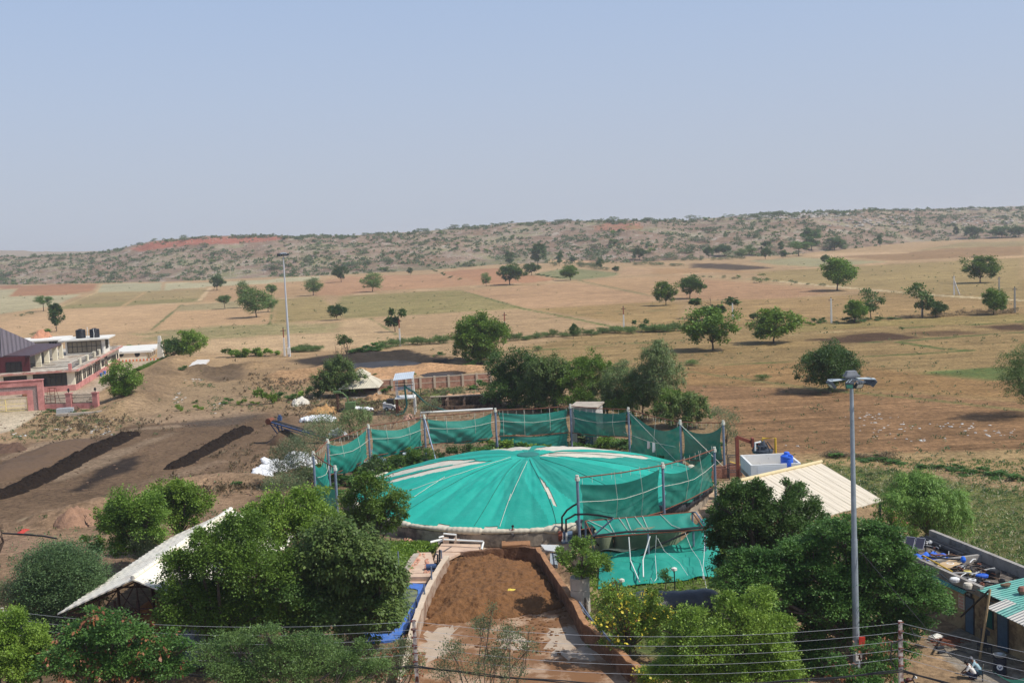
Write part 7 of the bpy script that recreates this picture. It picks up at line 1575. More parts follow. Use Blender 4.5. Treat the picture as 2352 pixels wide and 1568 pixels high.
P=at('F',360,1300);R3=112*.19773/ppm(P);hz=hgt(P,'F',360,885);t=T('concrete_ring_tower','pale concrete ring tower, three rings high, beside the ramp wall','tower',P)
for k in range(3):MB().lathe([(R3,hz*k/3+.01),(R3,hz*(k+1)/3-.03),(R3*.97,hz*(k+1)/3-.01),(R3*.8,hz*(k+1)/3-.01)],P,28).build('ring',mat('pale_concrete',lin(186,178,166),.9,.15,1.2,col2=lin(150,140,126),thr=(.5,.7)),t)
for(q_,zz,x,y,lab)in(((1450,1045),0,1450,810,'thin black post with a white cap behind the black gas bag'),((835,1010),0,835,940,'short post with a rope knot left of the green sheet'),((2178,1000),0,2178,870,'short dark post at the right tip of the green sheet')):
 P=at('F',*q_);t=T('thin_post',lab,'post',P);zt_=hgt(P,'F',x,y);MB().tube([P,up(P,zt_)],.045,5).build('pole',BLACKM,t);MB().lathe([(.04,zt_-.1),(.22,zt_),(.2,zt_+.15),(.05,zt_+.22)],P,8).build('cap',WHITEW if 'white' in lab else ROPE,t)
P=at('F',1865,1005);pipe('leaning_rod',[P,at('F',1805,775,2.0)],.035,BLACKM,'thin dark rod leaning over the right half of the green sheet','rod',5)
slab('F',[(-60,575),(120,600),(145,560),(110,518),(-110,512)],.9,.06,'white corrugated sheet lying on the ramp wall corner',corr('white_corr',lin(222,222,218),.3,(.2,.98)),'roof_sheet');slab('F',[(0,740),(85,745),(100,605),(0,600)],.7,.3,'grey slatted cover behind the ramp wall',corr('grey_corr',lin(150,156,160),.35,(1,0)),'cover')
pipe('handrail',[at('F',340,1180,1.3),at('F',560,1490,1.3),at('F',760,1700,1.3)],.06,GALV,'upper blue-grey handrail along the right ramp wall','rail');pipe('handrail',[at('F',350,1260,.7),at('F',590,1500,.7),at('F',780,1720,.7)],.06,GALV,'lower blue-grey handrail along the right ramp wall','rail')
for(x,y,yt,lab)in((348,1300,930,'blue-grey post before the concrete ring tower'),(592,1560,1440,'blue-grey post where the handrails meet')):P=at('F',x,y);t=T('thin_post',lab,'post',P);MB().tube([P,up(P,hgt(P,'F',x,yt))],.07,6).build('pole',GALV,t);MB().lathe([(.12,0),(.12,.05),(.07,.1)],P,8).build('foot',DARKS,t)
pxtree('young_tree','young feathery tree with a thin bare trunk beside the concrete ring tower','tree',(1349,1412),[(1332,1268,30),(1308,1290,24),(1370,1288,26),(1345,1308,24),(1288,1268,13),(1388,1310,16),(1325,1250,18),(1318,1318,16)],'neem',91,1.2,5.6,.11,fork=.72)
pxtree('young_tree','tiny tree growing before the big green sheet','tree',(1527,1362),[(1523,1325,11),(1534,1332,10),(1530,1316,8)],'feather',92,1.2,4.6,.04,fork=.6)
pxtree('flowering_shrub','yellow-flowered shrub tree with dangling brown pods right of the ramp','shrub',(1450,1530),[(1415,1365,26),(1480,1392,34),(1395,1400,28),(1515,1425,30),(1450,1440,42),(1400,1440,30),(1490,1455,34),(1420,1480,30),(1440,1400,34),(1375,1425,16),(1540,1410,14),(1415,1335,10),(1500,1365,12)],'bright',93,.85,5.6,.09,extra=[('flowers','flower',800,.12),('seed_pods','pod',420,.10)],twigs=5)
pxtree('flowering_shrub','low yellow-flowered bush at the bottom edge beside the ramp wall','shrub',(1495,1640),[(1480,1548,20),(1505,1555,22),(1490,1575,26)],'bright',94,.9,5.4,.05,extra=[('flowers','flower',420,.12)])
pxtree('neem_tree','light green feathery tree in the bottom foreground, right of the yellow flowers','tree',(1680,1730),[(1590,1430,36),(1560,1480,30),(1680,1395,34),(1735,1385,36),(1620,1480,54),(1720,1460,58),(1775,1500,42),(1560,1535,46),(1660,1545,64),(1760,1545,50),(1800,1440,26),(1690,1420,40),(1530,1555,36),(1545,1450,26),(1700,1570,60),(1800,1560,46),(1720,1520,50),(1600,1555,40)],'bright',95,1.25,6.2,.24)
pxtree('neem_tree','dark neem tree overlapping the white shed roof','tree',(1755,1420),[(1690,1135,36),(1665,1165,30),(1745,1150,36),(1735,1120,18),(1830,1135,30),(1815,1115,16),(1660,1210,38),(1730,1205,50),(1800,1180,40),(1860,1185,34),(1690,1255,44),(1770,1250,52),(1640,1250,24),(1830,1230,40),(1890,1205,18),(1650,1300,26)],'dark',96,1.35,5.8,.28)
pxtree('feathery_tree','huge dark feathery tree around the tall lamp mast','tree',(1990,1535),[(1725,1290,40),(1770,1310,42),(1700,1325,34),(1820,1285,36),(1930,1222,34),(1990,1228,32),(2040,1242,32),(1885,1240,34),(1740,1335,46),(1700,1385,38),(1755,1395,46),(1725,1440,34),(1665,1335,26),(1850,1275,48),(1925,1260,48),(2000,1268,46),(2050,1290,42),(1820,1330,46),(1900,1340,60),(1985,1340,60),(2070,1350,56),(2125,1385,46),(1840,1400,50),(1930,1410,60),(2020,1420,58),(2095,1430,40),(1800,1370,34),(1860,1455,44),(1830,1515,44),(1890,1545,44),(1790,1520,34),(1780,1470,34),(2165,1405,26),(1960,1460,50),(2060,1470,40),(1880,1500,40),(1780,1420,30)],'feather',97,1.35,6.2,.32)
pxtree('weeping_tree','bright green weeping tree between the white shed roof and the stubble field','tree',(2120,1268),[(2075,1120,30),(2105,1105,28),(2140,1120,34),(2180,1145,34),(2205,1180,26),(2060,1155,34),(2110,1155,44),(2160,1180,44),(2195,1210,32),(2120,1205,40),(2060,1200,26)],'weep',98,1.7,5.0,.22)
pxtree('thorn_tree','creeper-hung tree with a red-brown dead branch below the weeping tree','tree',(2060,1290),[(2040,1195,24),(2065,1215,26),(2040,1235,26),(2085,1235,22),(2020,1215,16)],'neem',99,1.2,5.0,.14,extra=[('dead_twigs','pod',160,.12)])
pxtree('pod_tree','shrub hung with red-brown pods at the foot of the lamp mast','shrub',(2010,1650),[(1930,1540,30),(1940,1570,34),(1985,1500,26),(2040,1490,28),(2010,1530,34),(2060,1530,26),(1960,1545,24),(2035,1560,30),(1980,1570,30)],'feather',100,.75,5.8,.07,extra=[('seed_pods','pod',900,.10)])
# ================================================================== white shed roof, white tank house
ROOFW=corr('white_shed_sheet',lin(216,203,181),.5,(.86,.5),.05,amp=.25)
Tq,Rq,Lq=at('H',1250,497,5.0),at('H',1985,935,3.2),at('H',320,712,5.0);Bq=Lq+(Rq-Tq)
ws=T('white_roof_shed','shed with a wide white mono-pitch sheet roof at right, behind dark trees','shed',up((Tq+Bq)/2,0))
NR=11;m_=MB()
for k in range(NR): # overlapping sheets, each laid a little over the next
 for(f0,f1)in((k/NR,(k+1)/NR+.012),):
  a,b=Tq+(Lq-Tq)*f0,Tq+(Lq-Tq)*f1;c,e_=b+(Rq-Tq),a+(Rq-Tq);lift=np.array([0,0,.02*(k%2)])
  m_.plate([a+lift+[0,0,.035],b+lift,c+lift,e_+lift+[0,0,.035]],.05)
m_.build('roof',ROOFW,ws)
for k in range(1,NR): # scalloped sheet ends
 a=Tq+(Lq-Tq)*k/NR;n=46
 MB().tube([a+(Rq-Tq)*j/(n*2)+(Tq-Lq)/np.linalg.norm(Tq-Lq)*.09*(j%2)+[0,0,.055]for j in range(n*2+1)],.013,4).build('sheet_lap',mat('lap_line',lin(196,184,162),.9,.2),ws)  # thin tan lines mark the sheet laps
MB().tube([Lq+[0,0,.1],Tq+[0,0,.1]+(Tq-Lq)*.02],.16,8).build('ridge_pipe',mat('cream_pipe',lin(214,196,152),.6,.1),ws)
for f in(.0,.33,.66,1.):
 for q0,q1 in((Tq,Lq),(Rq,Bq)):q_=q0+(q1-q0)*f;q_=q_+((Tq+Bq)/2-q_)*.05;MB().tube([up(q_,-.1),q_-[0,0,.1]],.12,6).build('column',DARKS,ws)
cx=(Tq+Bq)/2;m_=MB();q0,q1=Tq+(cx-Tq)*.12,Lq+(cx-Lq)*.12;m_.fr(up(q0,0),U(q0,q1),np.array([-U(q0,q1)[1],U(q0,q1)[0],0]),0,np.linalg.norm(q1-q0),-.1,.1,0,4.2);m_.build('back_wall',mat('tan_wall',lin(180,148,112),.9,.2),ws)
Fq,Lf,Rf=at('H',445,523,5.2),at('H',205,412,5.2),at('H',1028,497,5.2);d=U(Fq,Rf);s_=np.array([-d[1],d[0],0]);wA,wB=np.linalg.norm((Rf-Fq)[:2]),np.linalg.norm((Lf-Fq)[:2]);WST=mat('stained_white',lin(226,226,222),.85,.06,1.2,col2=lin(150,146,138),thr=(.58,.72))
th_=T('tank_house','white flat-roofed room with a parapet, left of the white shed roof','building',up(Fq+d*wA/2,0));O0=up(Fq,0)
MB().fr(O0,d,s_,.7,wA-.3,.7,wB-.3,0,3.9).build('wall',mat('white_wall',lin(218,222,220),.85,.05),th_)
MB().fr(O0,d,s_,0,wA,0,wB,3.75,4.1).build('roof_slab',mat('roof_mud',lin(190,176,156),.9,.2,1.5,col2=lin(120,112,96),thr=(.5,.6)),th_)
m_=MB();pw=.16
m_.fr(O0,d,s_,0,wA*.72,0,pw,3.7,5.2).fr(O0,d,s_,wA*.81,wA,0,pw,3.7,5.2).fr(O0,d,s_,0,pw,pw,wB,3.7,5.2).fr(O0,d,s_,pw,wA,wB-pw,wB,3.7,5.2).fr(O0,d,s_,wA-pw,wA,pw,wB-pw,3.7,5.2);m_.build('parapet',WST,th_)
MB().fr(O0,d,s_,wA*.13,wA*.70,-.012,-.002,3.95,5.05).build('plaster_panel',mat('white_panel',lin(232,234,234),.85,.04),th_)
P=O0+d*wA*.76+s_*.75;P[2]=3.75;BT=mat('blue_tank',lin(52,104,214),.4,.1,1.5);t=T('blue_water_tank','bright blue plastic water tank in the gap of the white parapet','water tank',P);R4=72*.19773/ppm(P);pr=[]
for k in range(4):pr+=[(R4,.1+k*.42),(R4,.44+k*.42),(R4*.97,.48+k*.42)]
pr=[(R4*.95,0)]+pr+[(R4*1.02,1.85),(R4*.98,1.98),(R4*.5,2.15)];MB().lathe(pr,P,28).build('tank_body',BT,t);MB().lathe([(R4*.45,2.12),(R4*.45,2.28),(R4*.38,2.33),(.02,2.34)],P,20).build('lid',BT,t);MB().box(P+np.array([.2,-R4*.6,2.02]),(.25,.3,.25)).build('nozzle',BT,t)
P=at('H',285,388,0);P=atY('H',288,395,O0[1]+9);P=up(P,0);z1=hgt(P,'H',285,195);e=onpl('H',545,300,P,s_);q1=up(P+(e-P)*1.1,e[2]);BEAM=mat('red_oxide',lin(112,62,52),.75,.2,3);t=T('steel_gantry','rusty red steel gantry beam on one post behind the tank house','gantry',P);MB().fr(P,d,s_,-.16,.16,-.16,.16,0,z1).build('post',BEAM,t)
top=up(P,z1);dv=q1-top;m_=MB();n_=np.array([0,0,.16]);s3=s_*.14;m_.hexa([top-s3-n_,q1-s3-n_,q1+s3-n_,top+s3-n_,top-s3+n_,q1-s3+n_,q1+s3+n_,top+s3+n_]);m_.build('beam',BEAM,t);mid=top+dv*.63;MB().box(mid,(.2,.7,.9)).build('joint_plate',BEAM,t)
MB().tube([up(q1,0),q1],.15,6).build('post',BEAM,t)
P=atY('H',583,385,O0[1]+7.5);P=up(P,0);zt=hgt(P,'H',583,240);zb=hgt(P,'H',583,375);t=T('scrubber_column','dark grey scrubber column with a white pipe behind the tank house','machine',P);MB().lathe([(.5,0),(.5,zb),(.95,zb),(.95,zb+.25),(.45,zb+.3),(.45,zt-.6),(.52,zt-.58),(.52,zt-.45),(.3,zt-.4),(.22,zt)],P,18).build('column',mat('dark_grey_steel',lin(74,82,92),.5,.2,3,.3),t)
for k in range(6):a=k*1.05;MB().tube([P+[.45*math.cos(a),.45*math.sin(a),zb+1],P+[1.0*math.cos(a),1.0*math.sin(a),zb+.2]],.06,5).build('bracket',DARKS,t)
MB().tube([P+[-.75,-.3,zb+.2],P+[-.75,-.3,zt-.1],P+[-.2,-.2,zt-.05]],.1,7).build('white_pipe',WPIPE,t)
yl=hgt(P,'H',600,212);P5=up(onpl('H',733,380,P,s_),0);pipe('yellow_pipe',[up(P,zt-.1),up(P,yl),up(P5,yl),up(P5,.1)],.11,mat('yellow_pipe_paint',lin(206,168,54),.5,.12),'yellow pipe bent over from the scrubber column down behind the tank house','pipe',8)
P=at('H',125,690);m_=MB()
for k in range(3):m_.box(P+np.array([k*1.5-1.5,.8*k,.5]),(1.4,.2,1.)).box(P+np.array([k*1.5-1.5,.8*k+1.3,.5]),(1.4,.2,1.)).box(P+np.array([k*1.5-2.2,.8*k+.65,.5]),(.2,1.5,1.)).box(P+np.array([k*1.5-.8,.8*k+.65,.5]),(.2,1.5,1.))
tag(m_.build('brick_basin',mat('brick_red',lin(150,108,90),.95,.25,3,bump=.6),None,P),'row of small open brick basins beside the tank house','basin')
P=at('H',255,680);t=T('steel_stand','dark steel stand with a yellow bar beside the brick basins','stand',P);m_=MB()
for sx in(-.6,.6):
 for sy in(-.4,.4):m_.tube([P+[sx,sy,0],P+[sx,sy,2.4]],.05,5)
for z in(.8,1.6,2.4):m_.tube([P+[-.6,-.4,z],P+[.6,-.4,z]],.04,4).tube([P+[-.6,.4,z],P+[.6,.4,z]],.04,4)
m_.build('frame',DARKS,t);MB().tube([P+[-.5,-.45,1.9],P+[.7,-.45,1.5]],.06,5).build('yellow_bar',mat('yellow_pipe_paint',lin(206,168,54)),t)
# ================================================================== tall lamp mast and far mast
STEELM=mat('galvanised',lin(150,160,166),.5,.14,1.5,.2,col2=lin(120,130,136),thr=(.5,.7))
P=at('D',1968,1566);zt=hgt(P,'D',1947,872);s0=ppm(P)
mast=T('lamp_mast','tall grey tapering steel mast with a ring of floodlights, right foreground','lamp mast',P);rb,rt=25*.5/s0/2*1.0,16*.5/ppm(up(P,zt))/2
rb,rt=.205,.10
MB().tube([P,up(P,zt*.48)],[rb,rb*.84],14).build('lower_shaft',STEELM,mast);MB().tube([up(P,zt*.455),up(P,zt)],[rb*.76,rt],14).build('upper_shaft',STEELM,mast);MB().lathe([(rb*1.9,0),(rb*1.9,.06),(rb*1.1,.1),(rb*1.1,.5)],P,14).build('base_plate',STEELM,mast)
tp=up(P,zt);hd=MB();hd.box(tp+np.array([0,0,.22]),(.8,.56,.1)).hexa([tp+np.array(q_)for q_ in((-.34,-.24,.27),(.34,-.24,.27),(.34,.24,.27),(-.34,.24,.27),(-.24,-.18,.5),(.24,-.18,.5),(.24,.18,.5),(-.24,.18,.5))]).lathe([(.2,-.15),(.26,-.1),(.26,.2)],tp,10);hd.build('head_frame',mat('head_grey',lin(128,130,132),.6,.2,3),mast);rg=MB();ANG=(3.0,3.35,2.7,4.3,5.0,.1,-.25,.45)
for a in ANG:
 for o2 in(-.07,.07):rg.tube([tp+[o2*math.sin(a),-o2*math.cos(a),.06],tp+[1.3*math.cos(a)+o2*math.sin(a),1.1*math.sin(a)-o2*math.cos(a),.0]],.028,4)
for q0,q1 in((0,1),(0,2),(5,6),(5,7)):rg.tube([tp+[1.1*math.cos(ANG[q0]),.95*math.sin(ANG[q0]),.03],tp+[1.1*math.cos(ANG[q1]),.95*math.sin(ANG[q1]),.03]],.03,4)
rg.build('arms',STEELM,mast);FRAME=mat('lamp_frame',lin(70,76,82),.5,.2)
for k in range(8):
 a=ANG[k];o_=np.array([math.cos(a),math.sin(a),0]);t2=np.array([-o_[1],o_[0],0]);c=tp+o_*(1.2 if k not in(3,4)else .75)+Zv*-.22;n_=o_*.8-Zv*.6;v2=np.cross(n_,t2);
 def bxq(mm,w,h,d0,d1,c=c,n_=n_,t2=t2,v2=v2):P_8=[c+n_*dd+t2*x+v2*y for dd in(d0,d1)for x,y in((-w,-h),(w,-h),(w,h),(-w,h))];return mm.hexa(P_8)
 f=bxq(MB(),.23,.19,-.1,.05).build('floodlight',FRAME,mast);bxq(MB(),.17,.13,.055,.065).build('lens',mat('lens',lin(206,206,190),.2,.08)if k%3 else mat('lens_green',lin(90,170,150),.2,.08),f)
pipe('stay_wire',[up(P,zt*.44)+[.3,-.2,0],P+[4.2,-3.,2.4]],.02,BLACKM,'thin black stay wire slanting right from the middle of the lamp mast','wire',4)
for z,cc in((1.6,'white'),(2.5,'red')):MB().box(P+np.array([.05 if z<2 else .25,-rb-.06,z]),(.34,.1,.45)).build('sign_plate',WHITEW if cc=='white' else mat('red_paint',lin(196,62,48),.6,.1),mast)
P=at('1',1995,1112);zt=hgt(P,'1',1940,405);mst=T('lamp_mast','tall slender pale mast far off in front of the grove, left of centre','lamp mast',P);MB().tube([P,up(P,zt)],[.31,.13],10).build('shaft',mat('pale_steel',lin(196,200,204),.5,.08,1,.2),mst);MB().box(up(P,1.4)+np.array([0,-.45,0]),(.7,.4,1.6)).build('door_box',WHITEW,mst);tp=up(P,zt)
for k in range(6):a=k*math.pi/3;MB().box(tp+np.array([1.2*math.cos(a),1.2*math.sin(a),-.2]),(.7,.3,.6),a+1.57).build('floodlight',FRAME,mst)
MB().lathe([(1.1,-.1),(1.15,0),(1.1,.1),(.2,.3)],tp,14).build('head',STEELM,mst)
# ------------------------------------------------------------------ field power poles
PP=mat('white_pole',lin(214,210,202),.85,.08);
def fpole(k,x,y,top,xt,lab,brace=None,red=False,grey=False):
 P=at(k,x,y);z=hgt(P,k,x,top);t=T('power_pole',lab,'pole',P,'power poles across the fields');Mx=mat('grey_pole',lin(150,148,142),.85,.1)if grey else PP
 MB().hexa([P+np.array(q_)for q_ in((-.24,-.2,-.2),(.24,-.2,-.2),(.24,.2,-.2),(-.24,.2,-.2),(-.15,-.13,z*(.68 if red else 1)),(.15,-.13,z*(.68 if red else 1)),(.15,.13,z*(.68 if red else 1)),(-.15,.13,z*(.68 if red else 1)))]).build('shaft',Mx,t)
 if red:MB().tube([up(P,z*.67),up(P,z)],.13,6).build('red_top',mat('red_oxide',lin(138,74,58)),t)
 MB().box(up(P,z*.93),(1.3,.12,.14)).build('crossarm',DARKS,t);MB().lathe([(.09,z),(.12,z+.2),(.05,z+.38)],P,6).build('insulator',DARKS,t)
 if brace:q_=at(k,*brace);MB().tube([q_,up(P,z*.78)],.22,5).build('strut',PP,t)
 return t,up(P,z)
for a in(('2',405,1040,858,0,'white pole with a red top above the slurry pond'),('2',1129,985,815,0,'white pole half hidden by the right side of the big round tree'),('2',1946,930,772,0,'white pole with a red top behind the long green bund'),('1',1962,1108,920,0,'short red-topped white pole beside the far mast')):fpole(*a,red=True)
for a in(('3',347,855,745,0,'thin pole right of the loose sparse tree'),('3',1026,880,712,0,'pale pole on the bund in the right middle distance'),('3',1652,838,668,0,'pole beside the gappy tree'),('3',2181,660,568,0,'grey pole at far right behind the farm track'),('3',2289,808,637,0,'tall grey pole with a crossarm near the right edge')):fpole(*a,grey=a[1]in(2181,2289,1652))
fpole('3',1871,687,557,0,'white pole propped by a raking strut near the farm track',brace=(1908,686))
# ================================================================== power line in the foreground
PAINT=mat('flaky_pole',lin(196,186,176),.9,.12,3,col2=lin(112,72,62),thr=(.5,.58));WIRE=mat('wire',lin(168,170,174),.6,.06,2);CABLE=mat('black_cable',(.03,.03,.032),.6,.2)
def npole(k,x,y,zt,lab,seed):
 tp=at(k,x,y,zt);P=up(tp,0);t=T('power_pole',lab,'pole',P);r=np.random.default_rng(seed)
 MB().hexa([P+np.array(q_)for q_ in((-.12,-.1,-.2),(.12,-.1,-.2),(.12,.1,-.2),(-.12,.1,-.2),(-.075,-.065,zt),(.075,-.065,zt),(.075,.065,zt),(-.075,.065,zt))]).build('shaft',PAINT,t)
 for j in range(6):
  z=zt-.05-j*.40;MB().box(up(P,z)+np.array([0,-.1,0]),(.24,.05,.05)).build('bracket',RUST,t);MB().lathe([(.04,-.05),(.06,0),(.04,.05)],up(P,z)+np.array([-.1,-.13,0]),8).build('insulator',mat('brown_glaze',lin(96,52,44),.3,.2),t)
 for j in range(3):MB().box(up(P,zt-2.9-j*.7)+np.array([.02,-.12,0]),(.14,.05,.25)).build('step_iron',RUST,t)
 return tp
ZP=8.0
pR=npole('E',232,992,ZP,'flaking white-and-rust power pole in the right foreground',1);pL=npole('b',1190,1085,ZP,'flaking white-and-rust power pole at the left side of the ramp',2);pLL=npole('a',12,1000,ZP,'power pole at the left edge, mostly hidden by bright leaves',3)
pRR=at('D',2400,1492,ZP-.2);pRR=pR+(pRR-pR)*2.6
for j in range(5):
 for(a,b,sg,w_)in((pLL,pL,1.0,'left'),(pL,pR,1.25,'middle'),(pR,pRR,.35,'right')):
  A,B_=a-[0,0,.05+j*.40],b-[0,0,.05+j*.40];A=A+[-.0,-.17,0];B_=B_+[0,-.17,0];n=20
  sgj=sg*(.55+.04*j);pts=[A+(B_-A)*i/n-Zv*sgj*4*(i/n)*(1-i/n)for i in range(n+1)]
  o=MB().tube(pts,.0075,4).build('power_wire',WIRE,None,pts[0]);tag(o,'%s of the five thin power wires, %s'%(('topmost','second from top','third from top','fourth from top','lowest')[j],{'left':'left of the ramp pole','middle':'crossing the ramp','right':'right of the right pole'}[w_]),'wire')
for(a,b,sg,lab)in((pLL,pL,.9,'thick black cable below the wires, left of the ramp pole'),(pL,pR,.8,'thick black cable hanging across the ramp below the wires'),(pR,pRR,.3,'thick black cable below the wires, at lower right')):
 A,B_=a-[0,.2,2.2],b-[0,.2,2.2];n=22;m_=MB()
 for off in(0,.055):m_.tube([A+(B_-A)*i/n-Zv*(sg*4*(i/n)*(1-i/n)+off+.03*math.sin(i*1.7+off*30))for i in range(n+1)],.032,5)
 tag(m_.build('power_cable',CABLE,None,A),lab,'cable')
m_=MB();q_=pR-[0,.2,.8];pts=[q_,q_+[-.5,-.1,-.15],q_+[-.55,-.1,-.9],q_+[-.25,-.05,-1.4]];m_.tube(pts,.03,5);q_=pR+[.15,-.2,-.5];m_.tube([q_+[.2,0,.35],q_+[.35,0,.0],q_+[.55,0,-.6],q_+[.7,0,-.2],q_+[.3,0,0]],.016,4);tag(m_.build('cable_loop',CABLE,None,q_),'slack loops of cable at the top of the right power pole','cable')
# ================================================================== low workshop with junk on its roof, bottom right
wd=np.array([.242,-.970,0]);wr=np.array([.970,.242,0]);W0=at('E',780,1062);
zW=hgt(W0,'E',780,700)
zW=min(max(zW,2.9),3.6)
def lw2(P):dd=P-W0;return np.array([dd@wd,dd@wr,dd[2]])
MUDW=mat('mud_plaster',lin(176,152,118),.95,.2,1.,col2=lin(112,92,70),thr=(.46,.62),bump=.3);PAR=mat('parapet_concrete',lin(158,152,144),.9,.18,1.2,bump=.3,col2=lin(112,106,100),thr=(.5,.65))
ws2=T('workshop','low mud-coloured workshop with junk on its roof and blue doors, bottom right','building',W0)
def wf(mm,a0,a1,b0,b1,z0,z1):return mm.fr(W0,wd,wr,a0,a1,b0,b1,z0,z1)
sB=lw2(at('E',530,185,zW+.5))[0];sM=lw2(at('E',930,735,zW))[0];WD=4.1;sE=sM+9
wf(MB(),sB,sE,0,WD,0,zW-.12).build('wall',MUDW,ws2);wf(MB(),sB,sM+.2,.0,WD,zW-.12,zW+.02).build('roof_deck',mat('roof_dirt',lin(120,110,100),.95,.35,2.5,bump=.8,col2=lin(70,62,56),thr=(.45,.6)),ws2)
m_=MB();wf(m_,sB,sM+.3,-.12,.14,zW-.2,zW+.45);m_.build('front_parapet',PAR,ws2);m_=MB();wf(m_,sB,sE,WD,WD+.3,-.0,zW+.75);m_.build('back_parapet',PAR,ws2)
sD=lw2(at('E',700,430,zW+.4))[0];m_=MB();wf(m_,sD-.12,sD+.12,.14,WD,zW+.02,zW+.5);m_.build('cross_parapet',PAR,ws2)
GRC=corr('green_corrugated',lin(96,176,160),.28,tuple(-wr[:2]*.0+wd[:2]),.08,.0,.5,col2=lin(150,196,184));CRC=corr('white_corrugated',lin(214,208,196),.28,tuple(wd[:2]),.06)
def rp(a,b,z):return W0+wd*a+wr*b+Zv*z
m_=MB();m_.plate([rp(sM+.1,-.2,zW+.25),rp(sE,-.2,zW+.25),rp(sE,WD-.02,zW+.65),rp(sM+.1,WD-.02,zW+.65)],.05);m_.build('green_roof',GRC,ws2)
sA=lw2(at('E',1065,845,zW+.1))[0]
m_=MB();m_.plate([rp(sA,-1.3,zW-.02),rp(sA+.9,-1.3,zW-.02),rp(sA+.9,.1,zW+.32),rp(sA,.1,zW+.32)],.04);m_.plate([rp(sA+1.9,-1.35,zW-.02),rp(sE,-1.35,zW-.02),rp(sE,.1,zW+.34),rp(sA+1.9,.1,zW+.34)],.04);m_.build('white_awning',CRC,ws2);m_=MB();m_.plate([rp(sA+.85,-1.3,zW-.03),rp(sA+1.95,-1.3,zW-.03),rp(sA+1.95,.1,zW+.31),rp(sA+.85,.1,zW+.31)],.04).build('green_awning',GRC,ws2);m_=MB().plate([rp(sB+2,-.35,zW-.35),rp(sM-1,-.35,zW-.35),rp(sM-1,-.12,zW-.2),rp(sB+2,-.12,zW-.2)],.04);m_.build('green_awning',GRC,ws2)
BD=mat('blue_door',lin(70,98,122),.5,.15)
for(x0,x1,y,nm,zz,M_)in((845,912,1090,'door',2.3,BD),(1140,1228,1220,'door',2.3,BD),(1028,1088,1060,'window',2.1,mat('green_cloth',(.0,.10,.085),.8,.1)),(418,488,620,'window',2.4,GLASS)):
 a0=lw2(onpl('E',x0,y,W0,wr))[0];a1=lw2(onpl('E',x1,y,W0,wr))[0];z0=.05 if nm=='door' else 1.0
 f=MB();wf(f,a0-.08,a1+.08,-.05,-.005,z0,zz+.08);fo=f.build(nm,DARKS,ws2);g=MB();wf(g,a0,a1,-.075,-.055,z0+.03,zz);g.build('panel',M_,fo)
 # signs on the wall: small painted notice and name board
a0=lw2(onpl('E',772,800,W0,wr))[0];a1=lw2(onpl('E',826,800,W0,wr))[0];m_=MB();wf(m_,a0,a1,-.03,-.003,1.35,2.25);ob=m_.build('notice_board',mat('notice_white',lin(206,196,180),.8,.08),ws2)
m_=MB();r=np.random.default_rng(4)
for k in range(4):
 z=2.12-k*.2;a=a0+.08
 m_.fr(W0,wd,wr,a,a1-.08,-.036,-.032,z,z+.02)
 while a<a1-.16:w_=r.uniform(.05,.1);m_.fr(W0,wd,wr,a,a+.022,-.036,-.032,z-.1,z);m_.fr(W0,wd,wr,a+.022,a+w_,-.036,-.032,z-.07,z-.05);a+=w_+.03
m_.build('lettering',mat('red_paint',lin(196,62,48)),ob)
def text3(s,M_,P,xd,size,parent,name='lettering',upv=(0,0,1)):
 c=bpy.data.curves.new(name,'FONT');c.body=s;c.size=size;c.align_x='CENTER';c.align_y='CENTER';o=bpy.data.objects.new(name,c);dg=bpy.context.evaluated_depsgraph_get()
 COL.objects.link(o);bpy.context.view_layer.update();me=bpy.data.meshes.new_from_object(o.evaluated_get(bpy.context.evaluated_depsgraph_get()));bpy.data.objects.remove(o);me.materials.clear();me.materials.append(M_)
 x=Vector(tuple(xd)).normalized();y=Vector(upv);z=x.cross(y);mt=Matrix(((x.x,y.x,z.x,0),(x.y,y.y,z.y,0),(x.z,y.z,z.z,0),(0,0,0,1)));me.transform(mt);oo=link(name,me,parent);o0=origin(parent);oo.location=(P[0]-o0.x,P[1]-o0.y,P[2]-o0.z);return oo
a0=lw2(onpl('E',850,780,W0,wr))[0];a1=lw2(onpl('E',893,790,W0,wr))[0];m_=MB();wf(m_,a0-.1,a1+.1,-.1,-.06,2.42,2.66);ob=m_.build('door_sign',mat('sign_dark',lin(52,56,60),.7,.1),ws2);text3('LAB',WHITEW,W0+wd*(a0+a1)/2-wr*.106+Zv*2.54,wd,.22,ob)
for(xa,ya,xb)in((735,735,805),(1050,875,1105)):
 a0=lw2(onpl('E',xa,ya,W0,wr))[0];a1=lw2(onpl('E',xb,ya+30,W0,wr))[0];m_=MB();wf(m_,a0,a1,-.06,-.02,2.5,2.68);m_.build('name_board',mat('board_grey',lin(120,120,116),.8,.1),ws2)
